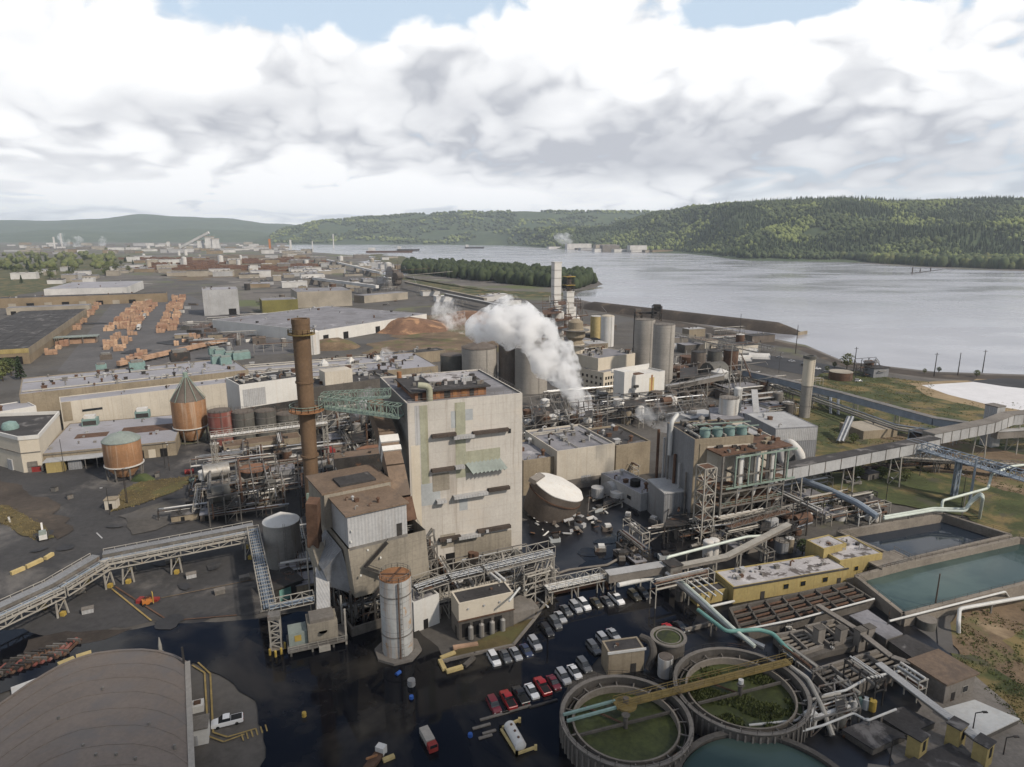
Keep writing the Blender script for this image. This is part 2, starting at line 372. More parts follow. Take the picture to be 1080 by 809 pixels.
# a gap of clear sky above the frame, straight ahead
gap = t.math('MULTIPLY', t.math('MULTIPLY', t.ramp(e_, R(22), R(29)), t.ramp(e_, R(64), R(50))), t.ramp(t.math('ABSOLUTE', t.math('SUBTRACT', az, .25)), .80, .45))
cov = t.math('SUBTRACT', cov, t.math('MULTIPLY', gap, .30))
mask = t.ramp(cov, .37, .46)
mask = t.math('MAXIMUM', mask, t.ramp(e_, R(9), R(2), 0, .80))
# grey undersides: more cloud above than below
under = t.math('SUBTRACT', dens(.26, False)[0], d0)
shade = t.ramp(under, -.05, .13)
thick = t.ramp(cov, .48, .70)
g = t.math('ADD', t.math('MULTIPLY', shade, .62), t.math('MULTIPLY', thick, .2))
for px, py, rx, ry, k in ((450,105,170,36,.42),(190,112,120,20,.4),(200,170,260,40,-.3),(880,165,240,36,.5),(620,168,200,24,.45),(350,150,120,28,.15),(1040,185,120,22,.25),(700,60,120,40,-.3),(560,40,120,40,-.3),(180,60,130,40,-.35),(100,200,260,26,-.35),(460,210,200,16,-.3),(960,60,120,40,-.2),(1000,218,200,10,-.2)):
    g = t.math('ADD', g, t.math('MULTIPLY', spot(px,py,rx,ry), k))
g = t.math('ADD', g, t.math('MULTIPLY', t.math('SUBTRACT', .42, bl0), .75))
g = t.math('ADD', g, t.math('MULTIPLY', t.math('SUBTRACT', t.noise(cvec(), 4.2, 5, .6, .3), .5), .45))
g = t.math('ADD', g, 0.0, clamp=True)
ccol = t.mix(g, (11.0,11.05,11.1), (5.5,5.7,6.2))
skyc = t.mix(t.ramp(e_, R(30), R(22)), t.mix(1.0, sky.outputs[0], (.75,.85,1), 'MULTIPLY'), t.mix(.72, sky.outputs[0], (7.4,8.9,10.4)))
fin = t.mix(mask, skyc, ccol)
low = t.ramp(dz, -.01, -.1)                          # below the horizon: plain ground tone
fin = t.mix(low, fin, (1.2,1.2,1.2))
t.l.new(fin, bg.inputs['Color'])

# ================================================================ ground, river, hills
def structure(name, mb, m, smooth=False):
    return tag(mb.build(name, m, None, smooth), kind='structure')
_z = [0.0]
def area(name, pts, m, z=None, rough=0):
    "a flat sheet of ground drawn round photo points"
    if z is None: _z[0] += .012; z = _z[0]
    P = [W(*p) for p in pts]
    if rough:
        out = []
        for i, p in enumerate(P):
            q2 = P[(i+1) % len(P)]; L_ = (q2-p).length; n = max(1, min(40, int(L_/(p.y*.012+1))))
            d = (q2-p).normalized(); nn = Vector((-d.y, d.x, 0)); amp = rough*min(L_*.08, p.y*.02)
            for k in range(n):
                c = p.lerp(q2, k/n); s1 = max(6, p.y*.05)
                out.append(c+nn*amp*(noise.noise((c.x/s1, c.y/s1, 3))*1.6+noise.noise((c.x/s1*3.1, c.y/s1*3.1, 5))*.7)*(1 if k else .4))
        P = out
    o = structure(name, MB().sheet([(p.x,p.y) for p in P], z), m)
    me = o.data
    if me.polygons[0].normal.z < 0: me.flip_normals()
    return o
structure('ground', MB().sheet([(-16000,-400),(16000,-400),(16000,15800),(-16000,15800)], 0), 'ground_far')
area('industrial_ground', [(-700,470),(-500,345),(-60,318),(60,300),(200,290),(380,290),(430,296),(470,308),(560,318),(640,324),(760,350),(860,372),(900,388),(990,402),(1500,460),(1700,900),(-800,900)], 'gravel')
area('river', [(1500,440),(1200,408),(1080,395),(985,392),(890,381),(850,364),(760,346),(690,332),(625,319),(603,314),(612,308),(636,300),(628,294),(570,289),(500,283),(440,277),(408,274),(385,270),(330,266),(292,262),(292,258.5),(330,256.5),(420,255.8),(500,257),(560,260),(600,263.5),(640,266),(700,267),(760,268.5),(830,271.5),(900,277),(940,280),(1000,283.5),(1080,286),(1200,290),(1500,300)], 'river')
area('slough', [(380,276),(392,274),(402,281),(428,291),(418,296),(398,288)], 'river', rough=1)
area('grass_spit', [(388,268.5),(400,267.8),(432,272),(444,277),(436,281),(420,281),(402,276)], 'grass', rough=1)
area('riverbank', [(605,316),(690,334),(760,348),(850,366),(890,382.5),(985,393.5),(1080,397),(1300,425),(1300,432),(1080,404),(985,399),(890,387),(840,368),(760,354),(690,340),(600,322)], 'berm')
# lumber yard, roads, lots
area('lumber_yard', [(60,392),(120,318),(200,312),(262,336),(300,352),(330,372),(240,376),(130,392)], 'yard_paving')
area('tree_field', [(-400,330),(-100,300),(0,283),(110,270),(150,272),(60,302),(0,318)], 'grass', rough=1)
area('mud_field', [(140,282),(240,268),(300,270),(330,290),(200,296)], 'dirt', rough=1)
area('mill_yard', [(-60,455),(40,480),(190,470),(330,440),(420,440),(430,540),(345,640),(250,650),(120,662),(20,690),(-120,720),(-300,640)], 'asphalt', rough=1)
area('island_grass', [(425,292),(470,299),(520,306),(600,309),(630,303),(580,314),(500,312),(440,302)], 'grass', rough=1)
area('chip_yard', [(380,372),(470,330),(520,332),(560,352),(520,372),(440,382)], 'dirt', rough=1)
area('shore_road', [(700,352),(790,372),(870,384),(1000,418),(1000,430),(860,398),(760,378),(690,360)], 'asphalt_dark')
area('right_meadow', [(800,420),(880,390),(990,405),(1100,420),(1300,470),(1300,640),(1100,560),(960,520),(860,500),(820,470)], 'grass', rough=1)
area('dirt_strip', [(905,470),(960,455),(1080,480),(1180,520),(1180,560),(1060,520),(960,490)], 'dirt', rough=1)
area('sand_rim', [(955,405),(1030,400),(1110,407),(1110,444),(1040,432),(985,420)], 'sand', rough=1)
area('settling_pond_liner', [(972,406.5),(1035,402.5),(1095,409),(1095,436),(1042,427),(1000,416.5)], 'liner_white')
area('asphalt_apron', [(1020,402),(1060,399),(1160,408),(1160,418),(1060,408)], 'asphalt_dark')
area('grass_slope', [(1000,660),(1010,640),(1100,620),(1300,640),(1500,809),(1120,809),(1010,700)], 'dirt', rough=1)
area('meadow_patch', [(1056,676),(1082,664),(1160,690),(1200,730),(1090,714)], 'grass', rough=1)
area('gravel_path', [(987,648),(1001,648),(1006,690),(990,690)], 'gravel')
area('lower_grass', [(1003,690),(1030,692),(1110,745),(1160,809),(1110,809),(1060,745)], 'grass', rough=1)
area('concrete_pad', [(975,672),(1000,690),(1065,745),(1150,860),(900,860),(905,760)], 'concrete')
area('plant_floor', [(560,560),(640,500),(760,560),(830,540),(860,600),(1000,690),(900,860),(640,860),(640,700),(735,650),(640,600)], 'asphalt_wet', rough=1)
area('wet_lot', [(545,560),(625,490),(700,520),(740,575),(700,600),(570,615),(420,640),(330,660),(350,610),(420,600)], 'asphalt_wet', rough=1)
area('flood_water', [(-200,800),(-60,690),(-20,668),(25,664),(60,676),(125,668),(165,660),(240,656),(300,650),(420,640),(470,700),(560,655),(590,625),(660,612),(690,612),(735,650),(730,668),(690,680),(640,690),(600,722),(590,760),(600,800),(700,880),(250,880),(282,800),(270,740),(240,718),(205,700),(190,706),(100,690),(20,725)], 'flood', rough=.8)
area('water_puddle', [(612,588),(640,578),(690,577),(705,590),(660,598),(630,600)], 'flood', rough=1)
area('mud_bank', [(25,690),(30,676),(70,667),(140,664),(110,676),(60,684)], 'bank_mud', rough=1)
area('pale_slab', [(125,545),(205,520),(215,535),(165,560),(140,565)], 'gravel', rough=1)
area('rail_bed', [(-40,495),(0,505),(50,525),(78,560),(60,570),(20,545),(-40,525)], 'berm', rough=1)
area('grass_bank', [(-40,530),(10,534),(40,552),(58,568),(40,570),(0,552),(-40,545)], 'grass_dry', rough=1)
area('weed_island', [(128,518),(150,508),(212,502),(190,516),(150,532),(118,540)], 'grass_dry', rough=1)
area('rough_grass', [(828,500),(900,490),(1000,500),(1100,530),(1100,590),(1020,545),(930,530),(850,540)], 'grass', rough=1)

# hills: one heightfield, height set by ridge lines
def interp(tab, x):
    if x <= tab[0][0]: return tab[0][1]
    for (a, b), (c, d) in zip(tab, tab[1:]):
        if x <= c: 
            f = (x-a)/(c-a); f = f*f*(3-2*f); return b+(d-b)*f
    return tab[-1][1]
def hy(py, Y): 
    tt = (py-404.5)/F; return max(0.0, HC-Y*(ST+tt*CT)/(CT-tt*ST))
RIDGES = [  # crest rows, distance (by column), front width, back width
 ([(500,276),(560,268),(620,250),(660,230),(700,221),(740,215),(780,212),(810,210),(850,208),(900,207),(950,210),(1000,208.5),(1080,207),(1300,204),(1900,212)], [(540,6600),(620,5600),(700,4800),(800,3800),(900,3700)], 1500, 1500),
 ([(640,280),(700,268),(760,256),(820,246),(870,238),(925,231),(985,235),(1040,230),(1080,226),(1300,222),(1900,232)], [(640,4300),(720,3800),(800,3350),(900,2850),(1000,2700)], 620, 700),
 ([(250,258),(280,247),(305,238),(340,231),(390,227),(440,224),(500,221),(560,221),(640,221),(760,222),(900,225)], [(0,7900)], 2000, 1500),
 ([(400,262),(460,247),(520,241),(580,238),(640,237),(700,236),(760,240)], [(400,7300),(520,6300),(600,5000),(760,4200)], 800, 900),
 ([(-900,234),(-300,230),(0,232),(50,233),(100,231),(150,226),(185,228.5),(230,230),(290,236),(360,242),(430,250)], [(0,13000)], 4000, 2000),
 ([(-900,240),(0,246),(60,242),(130,245),(200,241),(260,243),(300,247),(340,257)], [(0,9500)], 2000, 1500)]
def hill_h(px, Y, fine=True):
    h = 0
    for k, (tab, rc, wf, wb) in enumerate(RIDGES):
        rc = interp(rc, px); d = (Y-rc)/(wf if Y < rc else wb)
        if abs(d) >= 1: continue
        crest = max(0, hy(interp(tab, px), rc)-(26 if k < 4 else 0))
        s = 1-abs(d); s = s*s*(3-2*s)
        if Y < rc:
            s *= 1+.28*(1-s)*noise.noise((px/60, Y/400, k*7.3))*2
        h = max(h, crest*s)
    return h
def fan(px, Y, h=0): return ((px-540)/F*(Y*CT+(HC-h)*ST), Y, h)
cols = [ -900+2800*i/420 for i in range(421)]; rows = [1750*(15400/1750)**(j/170) for j in range(171)]
vs = []; fs = []
for Y in rows:
    for px in cols:
        h = hill_h(px, Y)
        if h > 3:
            X = (px-540)/F*Y
            h += (noise.noise((X/260, Y/260, 1))*9 + noise.noise((X/80, Y/80, 4))*5)*min(1, h/60)
        vs.append(fan(px, Y, h if h > 0 else -2))
n = len(cols)
for j in range(len(rows)-1):
    for i in range(n-1): fs.append((j*n+i, j*n+i+1, (j+1)*n+i+1, (j+1)*n+i))
structure('hills', MB().add(vs, fs), 'hill', True)

# ---------------------------------------------------------------- massed woods (each one mesh, kind stuff)
def ico(sub):
    import bmesh
    bm = bmesh.new(); bmesh.ops.create_icosphere(bm, subdivisions=sub, radius=1)
    v = np.array([p.co[:] for p in bm.verts]); f = np.array([[q.index for q in p.verts] for p in bm.faces]); bm.free(); return v, f
ICO1, ICO2 = ico(1), ico(2)
def cone_tree():
    n = 6; v = []; f = []
    for k, (r, z) in enumerate(((.5,-.9),(.36,-.2),(.42,-.15),(.22,.45))):
        for i in range(n): a = 2*math.pi*(i+.5*k)/n; v.append((r*math.cos(a), r*math.sin(a), z))
    v.append((0,0,1.15))
    for k in range(3):
        for i in range(n):
            a, b, c, d = k*n+i, k*n+(i+1)%n, (k+1)*n+(i+1)%n, (k+1)*n+i; f += [(a,b,c),(a,c,d)]
    for i in range(n): f.append((3*n+i, 3*n+(i+1)%n, 4*n))
    return np.array(v), np.array(f)
CONE = cone_tree()
rng = np.random.default_rng(3)
def wood(name, label, spots, m, base, jit=.22):
    "spots: x, y, z ground, radius, half height"
    bv, bf = base; S = np.array(spots); n = len(S); k = len(bv)
    a = rng.random(n)*6.28; ca, sa = np.cos(a)[:,None], np.sin(a)[:,None]
    J = 1+(rng.random((n,k))-.5)*2*jit
    X = (bv[None,:,0]*ca-bv[None,:,1]*sa)*J; Y = (bv[None,:,0]*sa+bv[None,:,1]*ca)*J; Z = bv[None,:,2]*J
    V = np.stack([X*S[:,3:4]+S[:,0:1], Y*S[:,3:4]+S[:,1:2], Z*S[:,4:5]+S[:,2:3]+S[:,4:5]*.8], -1).reshape(-1,3)
    Fc = (bf[None]+(np.arange(n)*k)[:,None,None]).reshape(-1,3)
    me = bpy.data.meshes.new(name); me.vertices.add(len(V)); me.vertices.foreach_set('co', V.ravel().astype(np.float32))
    me.loops.add(Fc.size); me.loops.foreach_set('vertex_index', Fc.ravel().astype(np.int32))
    me.polygons.add(len(Fc)); me.polygons.foreach_set('loop_start', np.arange(0,Fc.size,3).astype(np.int32)); me.polygons.foreach_set('loop_total', np.full(len(Fc),3,np.int32))
    me.update(calc_edges=True); me.materials.append(M[m])
    o = bpy.data.objects.new(name, me); COL.objects.link(o)
    return tag(o, label, 'woodland', None, 'stuff')
rr = random.Random(5)
sp = []; sc_ = []
while len(sp)+len(sc_) < 17000:
    px = rr.uniform(560,1240); Y = rr.uniform(2000,5200)
    h = hill_h(px, Y)
    if h < 4: continue
    x, y, z = fan(px, Y, h)
    if noise.noise((x/170, y/170, 9)) > .44: continue       # clearings
    s = rr.uniform(.7,1.25)
    if Y > 3800 and px > 820: continue
    (sc_ if noise.noise((x/300,y/300,2))+rr.uniform(-.3,.3) > .02 else sp).append((x,y,z,8.5*s,10*s) )
wood('hillside_forest', 'mixed green forest covering the hills across the river', sp, 'leaf_dark', ICO1)
wood('conifer_forest', 'dark conifers rising along the ridge across the river', [(a,b,c,d*.9,e*1.45) for a,b,c,d,e in sc_], 'leaf_conifer', CONE, .12)
sp = []
while len(sp) < 4500:
    px = rr.uniform(285,820); Y = rr.uniform(3800,8000); h = hill_h(px, Y)
    if h < 6: continue
    x, y, z = fan(px, Y, h)
    if noise.noise((x/420, y/420, 5)) > .12: continue
    s = rr.uniform(.8,1.3); sp.append((x,y,z,15*s,12*s))
wood('distant_forest', 'hazy woods on the hills beyond the river bend', sp, 'leaf_dark', ICO1)
sp = []; sl = []
BANK = [(640,266),(700,266.5),(760,268),(830,271),(900,276),(940,279),(1000,282.5),(1080,285),(1250,291)]
for i in range(2600):
    px = rr.uniform(655,1240); yb = interp(BANK, px); P = W(px, yb-.6)
    d = rr.random()**1.4*520; x, y = P.x+d*.25, P.y+d
    s = rr.uniform(.7,1.25)
    (sl if px > 880 and rr.random() < .2 else sp).append((x,y,0,10*s,14*s))
wood('riverside_forest', 'dark trees lining the far river bank', sp, 'leaf_dark', ICO2, .25)
wood('riverside_willows', 'lighter green trees on the flats of the far bank', sl, 'leaf_light', ICO2, .25)
sp = []
ISL = [W(*p) for p in ((425,288),(500,296),(560,302),(606,305),(628,300),(622,295),(560,290),(480,284),(430,281))]
def inside(p, poly):
    c = False; j = len(poly)-1
    for i in range(len(poly)):
        a, b = poly[i], poly[j]
        if (a[1] > p[1]) != (b[1] > p[1]) and p[0] < (b[0]-a[0])*(p[1]-a[1])/(b[1]-a[1])+a[0]: c = not c
        j = i
    return c
xs = [p.x for p in ISL]; ys = [p.y for p in ISL]
while len(sp) < 900:
    p = (rr.uniform(min(xs),max(xs)), rr.uniform(min(ys),max(ys)))
    if inside(p, ISL): s = rr.uniform(.7,1.2); sp.append((*p,0,8*s,13*s)); 
wood('island_forest', 'dense dark trees covering the low island', sp, 'leaf_island', ICO2, .25)
sp = []
for i in range(420):
    px = rr.uniform(-320,120); py = rr.uniform(268,284)+max(0,(40-px)*.03); p = W(px,py); s = rr.uniform(.6,1.1)
    sp.append((p.x,p.y,0,10*s,10*s))
wood('left_woodland', 'belt of trees between the mill and the town', sp, 'leaf_light', ICO2, .25)
# haze: one closed box of air round everything
hz_ = MB().b(-16500,-600,-4,16500,16200,620).build('haze', 'asphalt'); tag(hz_, kind='stuff')
m = bpy.data.materials.new('air'); m.use_nodes = True; nt = m.node_tree; nt.nodes.remove(nt.nodes['Principled BSDF'])
pv = nt.nodes.new('ShaderNodeVolumePrincipled'); pv.inputs['Color'].default_value = (.80,.88,1,1); pv.inputs['Density'].default_value = 4.3e-5; pv.inputs['Anisotropy'].default_value = .2
nt.links.new(pv.outputs[0], nt.nodes['Material Output'].inputs['Volume']); hz_.data.materials[0] = m

# added cloud mesh, out of view behind the drone, shading the near mill
vs=[]; Cc=Vector((15,62,0))+SUN_DIR*1130
bv,bf=ICO2
m=MB()
for i in range(60):
    a=rr.uniform(0,6.28); r=rr.uniform(0,1)**.6; k=rr.uniform(16,36)*(1.15-.5*r)
    c=Cc+Vector((math.cos(a)*r*150,math.sin(a)*r*42,rr.uniform(-10,28)*(1-r)))
    m.add([tuple(c+Vector(v)*k*(1+.18*noise.noise(Vector(v)*2.1+c)) ) for v in bv*np.array([1.25,1.1,.7])],[tuple(int(x) for x in f) for f in bf])
mc=bpy.data.materials.new('shade_cloud_white'); mc.use_nodes=True; M['shade_cloud_white']=mc; mc.node_tree.nodes['Principled BSDF'].inputs['Base Color'].default_value=(.9,.9,.9,1)
structure('cloud', m, 'shade_cloud_white', True)  # added sun blocker, outside the view
# ================================================================ builders
class Block:
    "a building: local frame with x along the front, y to the back, z up"
    def __init__(s, name, label, cat, fl, fr, z1, depth, wall, roof, z0=0.0, group=None, para=.7, ang=None, parts=True):
        if not isinstance(z1, (int,float)): z1 = hz(*z1)
        A = W(*fl, z1); B = W(*fr, z1); d = B-A
        s.a = math.atan2(d.y, d.x) if ang is None else ang
        s.L = d.length if ang is None else d.dot(Vector((math.cos(ang), math.sin(ang), 0)))
        if isinstance(depth, tuple): depth = abs((W(*depth, z1)-A).dot(Vector((-math.sin(s.a), math.cos(s.a), 0))))
        s.D = depth; s.z = z1; s.z0 = z0; s.name = name
        s.e = thing(name, label, cat, (A.x, A.y, z0), s.a, group); s.h = h = z1-z0; L = s.L; D = depth
        w = min(.4, L*.08); p = min(para, h*.3)
        if para > 0:
            m = MB(); V = [(0,0),(L,0),(L,D),(0,D)]; I = [(w,w),(L-w,w),(L-w,D-w),(w,D-w)]
            m.add([(x,y,0) for x,y in V]+[(x,y,h) for x,y in V]+[(x,y,h) for x,y in I]+[(x,y,h-p) for x,y in I],
                [(i,(i+1)%4,4+(i+1)%4,4+i) for i in range(4)]+[(4+i,4+(i+1)%4,8+(i+1)%4,8+i) for i in range(4)]+[(8+i,8+(i+1)%4,12+(i+1)%4,12+i) for i in range(4)])
            s.wall = m.build('wall', wall, s.e)
            s.roof = MB().b(w+.01,w+.01,h-p-.3,L-w-.01,D-w-.01,h-p+.05).build('roof', roof, s.e); s.rz = h-p+.05
        else:
            s.wall = MB().b(0,0,0,L,D,h).build('wall', wall, s.e)
            s.roof = MB().b(-.5,-.5,h+.003,L+.5,D+.5,h+.35).build('roof', roof, s.e); s.rz = h+.35
    def add(s, name, mb, m, smooth=False, parent=None, label=None):
        o = mb.build(name, m, parent or s.e, smooth)
        if label: o['label'] = label
        return o
    def face(s, mb, f, u, z, w, h, t=.06, rec=0):
        "box on face f/l/r, centred at u along the face"
        a, b = u-w/2, u+w/2
        if f == 'f': mb.b(a,-t,z,b,.05-rec,z+h)
        elif f == 'l': mb.b(-t,a,z,.05,b,z+h)
        elif f == 'r': mb.b(s.L-.05,a,z,s.L+t,b,z+h)
        return mb
    def win(s, f, u, z, w, h, n=1, m='steel_pale'):
        fr = s.face(MB(), f, u, z, w+.24, h+.24, .08).build('window', m, s.e)
        s.face(MB(), f, u, z+.12, w, h, .11).build('pane', 'glass', fr)
    def door(s, f, u, w=1.1, h=2.2, m='steel_dark', name='door'):
        s.add(name, s.face(MB(), f, u, 0.02, w, h, .09), m)
    def patchf(s, name, f, u, z, w, h, m, t=.05, label=None): return s.add(name, s.face(MB(), f, u, z, w, h, t), m, label=label)
    def vents(s, n, seed=1, area=None, size=(.8,2.2), mats=('steel','tank_steel','steel_dark','grey_light','rust')):
        q = random.Random(seed); x0,y0,x1,y1 = area or (1.5,1.5,s.L-1.5,s.D-1.5)
        for i in range(n):
            x, y = q.uniform(x0,x1), q.uniform(y0,y1); k = q.random(); w = q.uniform(*size); m = MB(); z = s.rz
            if k < .45: m.b(x-w/2,y-w*.4,z,x+w/2,y+w*.4,z+w*.7).b(x-w*.6,y-w*.5,z+w*.7,x+w*.6,y+w*.5,z+w*.8)
            elif k < .75: m.cyl((x,y,z),w*.28,w*.8,10).lathe((x,y,z+w*.8),[(w*.45,0),(w*.45,w*.2),(.05,w*.5)],10)
            else: m.tube([(x,y,z),(x,y,z+w),(x+w*.5,y,z+w*1.2),(x+w*.9,y,z+w*.9)],w*.2,8)
            m.build('roof_vent', q.choice(mats), s.e, k >= .45)
    def pipes(s, n, seed=1, r=.2, m='steel_pale'):
        q = random.Random(seed)
        for i in range(n):
            z = s.rz+q.uniform(.3,.8)
            if q.random() < .5: y = q.uniform(1,s.D-1); p = [(1,y,z),(s.L*q.uniform(.5,.95),y,z)]
            else: x = q.uniform(1,s.L-1); p = [(x,1,z),(x,s.D*q.uniform(.5,.95),z)]
            mb = MB().tube(p, r*q.uniform(.6,1.3), 6); d = Vector(p[1])-Vector(p[0]); k = max(2,int(d.length/6))
            for j in range(k+1):
                c = Vector(p[0])+d*(j/k)*.98; mb.b(c.x-.08,c.y-.08,s.rz-.05,c.x+.08,c.y+.08,z)
            mb.build('roof_pipe', m, s.e)
    def wpos(s, x, y, z):
        c, n = math.cos(s.a), math.sin(s.a); l = s.e.location
        return Vector((l.x+x*c-y*n, l.y+x*n+y*c, l.z+z))
def tank(name, label, cat, base, r, h, wall, roof=None, top='cone', rise=None, group=None, rail=True, ladder=True, z0=0.0, legs=0, bands=0, cone_bot=0):
    "vertical cylinder standing at photo pixel base (or a world point)"
    P = base if isinstance(base, Vector) else W(*base, z0)
    e = thing(name, label, cat, P, 0, group); rise = r*.35 if rise is None else rise; zb = cone_bot+ (2.0 if cone_bot else 0)
    mb = MB()
    if cone_bot: mb.lathe((0,0,0), [(r*.35,zb-cone_bot),(r,zb),(r,h)], 28)
    else: mb.cyl((0,0,0), r, h, 28)
    mb.build('shell', wall, e, True)
    if top == 'cone': MB().lathe((0,0,h), [(r*1.02,0.003),(r*1.02,.15),(.1,rise)], 28).build('roof', roof or wall, e, True)
    elif top == 'dome': MB().lathe((0,0,h), [(r*1.01,0.003)]+[(r*math.cos(a*math.pi/10)+.02, rise*math.sin(a*math.pi/10)+.01) for a in range(1,6)], 28).build('roof', roof or wall, e, True)
    elif top == 'flat': MB().cyl((0,0,h+.003), r*1.01, .2, 28).build('roof', roof or wall, e, True)
    elif top == 'open': MB().cyl((0,0,h+.003), r*.93, .1, 28).build('roof', roof or 'opening', e, True)
    if bands:
        mb = MB()
        for k in range(bands): mb.ring((0,0,0), r+.003, r+.12, h*(k+.6)/bands, h*(k+.6)/bands+.25, 28)
        mb.build('band', 'steel', e)
    if rail and top != 'open':
        n = 16; MB().rail([((r-.05)*math.cos(6.2832*i/n),(r-.05)*math.sin(6.2832*i/n),h+.1) for i in range(n)], 1.1, .08, 3, True).build('railing', 'steel', e)
    if ladder:
        a = -1.1; x, y = (r+.25)*math.cos(a), (r+.25)*math.sin(a); mb = MB()
        for s_ in (-.25,.25): mb.beam((x+s_,y,0),(x+s_,y,h+1),.07)
        for k in range(int(h/1.2)): mb.beam((x-.25,y,k*1.2+.5),(x+.25,y,k*1.2+.5),.06)
        mb.build('ladder', 'steel', e)
    for k in range(legs):
        a = 6.2832*(k+.5)/legs; MB().beam((r*.95*math.cos(a),r*.95*math.sin(a),0),(r*.95*math.cos(a),r*.95*math.sin(a),zb+1),.35).build('leg', 'steel', e)
    return e
def unit(name, label, cat, quad, h, seed, n=(3,2), levels=3, vessels=4, tubes=8, frame='steel', vm=('tank_steel','tank_dark','rust','tank_grimy'), group=None, z0=0, platm='steel_dark'):
    "process unit: steel frame with platforms, vessels and pipe runs, on the ground quad (photo pixels: near-left, near-right, far-right, far-left)"
    Q = [W(*p, z0) for p in quad]; c = sum(Q, Vector())/4; e = thing(name, label, cat, c, 0, group); Q = [p-c for p in Q]
    P = lambda u, v, z: (Q[0]*(1-u)+Q[1]*u)*(1-v)+(Q[3]*(1-u)+Q[2]*u)*v+Vector((0,0,z))
    q = random.Random(seed); mb = MB(); nx, ny = n
    for i in range(nx+1):
        for j in range(ny+1): mb.beam(P(i/nx,j/ny,0), P(i/nx,j/ny,h*q.uniform(.8,1)), .3)
    for k in range(1,levels+1):
        z = h*k/levels*.97
        for i in range(nx+1): mb.beam(P(i/nx,0,z), P(i/nx,1,z), .25)
        for j in range(ny+1): mb.beam(P(0,j/ny,z), P(1,j/ny,z), .25)
    for i in range(nx):
        for k in range(levels):
            if q.random() < .5: mb.beam(P(i/nx,0,h*k/levels), P((i+1)/nx,0,h*(k+1)/levels*.97), .16)
    mb.build('frame', frame, e)
    for k in range(1,levels+1):
        z = h*k/levels*.97+.16; u0 = q.choice([0,1/nx,.4]); u1 = min(1, u0+q.uniform(.25,.5)); v1 = q.choice([.35,.5,.8])
        if k == levels and nx*ny > 3: u1 = u0+.2; v1 = .35
        m = MB(); m.add([P(u0,0,z),P(u1,0,z),P(u1,v1,z),P(u0,v1,z)]+[P(u0,0,z+.1),P(u1,0,z+.1),P(u1,v1,z+.1),P(u0,v1,z+.1)], [(0,3,2,1),(4,5,6,7),(0,1,5,4),(1,2,6,5),(2,3,7,6),(3,0,4,7)])
        m.build('platform', platm, e)
        MB().rail([P(u0,0,z+.1),P(u1,0,z+.1),P(u1,v1,z+.1)], 1.1, .08, 2.5).build('railing', frame, e)
    W_ = (Q[1]-Q[0]).length; D_ = (Q[3]-Q[0]).length
    for i in range(vessels):
        p = P(q.uniform(.1,.9), q.uniform(.1,.9), 0); r = q.uniform(.06,.12)*min(W_,D_)+.4; hh = h*q.uniform(.35,1.05); zb = q.choice([0,0,h/levels])
        if q.random() < .7: m = MB().lathe(p+Vector((0,0,zb)), [(r*.6,0),(r,r*.4),(r,hh-zb-r*.3),(r*.3,hh-zb)] if hh-zb > r else [(r,0),(r,r*1.5)], 16)
        else:
            d = (Q[1]-Q[0]).normalized()*q.uniform(2,.28*W_+2); zz_ = zb+r+1; m = MB().tube([p-d/2+Vector((0,0,zz_)),p-d*.47+Vector((0,0,zz_)),p+d*.47+Vector((0,0,zz_)),p+d/2+Vector((0,0,zz_))], r, 14)
            m.beam(p-d*.3+Vector((0,0,0)), p-d*.3+Vector((0,0,zz_)), .4).beam(p+d*.3, p+d*.3+Vector((0,0,zz_)), .4)
        m.build('vessel', q.choice(vm), e, True)
    for i in range(tubes):
        pts = [P(q.random(), q.random(), q.uniform(0,h))]; pm = q.choice(('steel','steel_pale','pipe_silver','steel_dark','rust'))
        for k in range(q.randint(2,4)):
            l = pts[-1]; ax = q.randint(0,2)
            if ax == 2: p = Vector((l.x,l.y,q.uniform(.3,h*1.02)))
            else:
                T = P(q.random(), q.random(), l.z); d = T-l; dirn = ((Q[1]-Q[0]) if ax == 0 else (Q[3]-Q[0])).normalized(); p = l+dirn*d.dot(dirn)
            if (p-l).length > 1: pts.append(p)
        if len(pts) > 1: MB().tube(pts, q.uniform(.14,.42), 7).build('pipe', pm, e, True)
    return e
def pipe(label, pts, r, m, name='pipe', cat='pipe', supports=0, group=None, sm='steel', n=9):
    "pts: (px,py,z) triples or world vectors"
    P = [p if isinstance(p, Vector) else W(*p) for p in pts]
    o = thing(name, label, cat, (P[0].x,P[0].y,0), 0, group); off = Vector((P[0].x,P[0].y,0)); P = [p-off for p in P]
    MB().tube(round_path(P, r*2.2), r, n).build('tube', m, o, True)
    if supports:
        for a, b in zip(P, P[1:]):
            d = b-a; k = int(d.length/supports)
            for i in range(1, k+1):
                c = a+d*(i/(k+1))
                if c.z > r*1.6 and abs(d.z) < d.length*.7:
                    MB().beam((c.x,c.y,0),(c.x,c.y,c.z-r*.9),.3).beam(c+Vector((-r*1.6,0,-r*1.05)), c+Vector((r*1.6,0,-r*1.05)),.22).build('support', sm, o)
    return o
def round_path(P, r):
    out = [P[0]]
    for a, b, c in zip(P, P[1:], P[2:]):
        d0 = (a-b); d1 = (c-b); k = min(r, d0.length*.4, d1.length*.4); d0.normalize(); d1.normalize()
        for f in (0,.25,.5,.75,1):
            p0 = b+d0*k; p1 = b+d1*k; out.append(p0.lerp(b,f).lerp(b.lerp(p1,f),f))
    return out+[P[-1]]
def beam_thing(name, label, cat, p, q, w, h, m, group=None):
    o = MB().beam(p, q, w, h).build(name, m); return tag(o, label, cat, group)
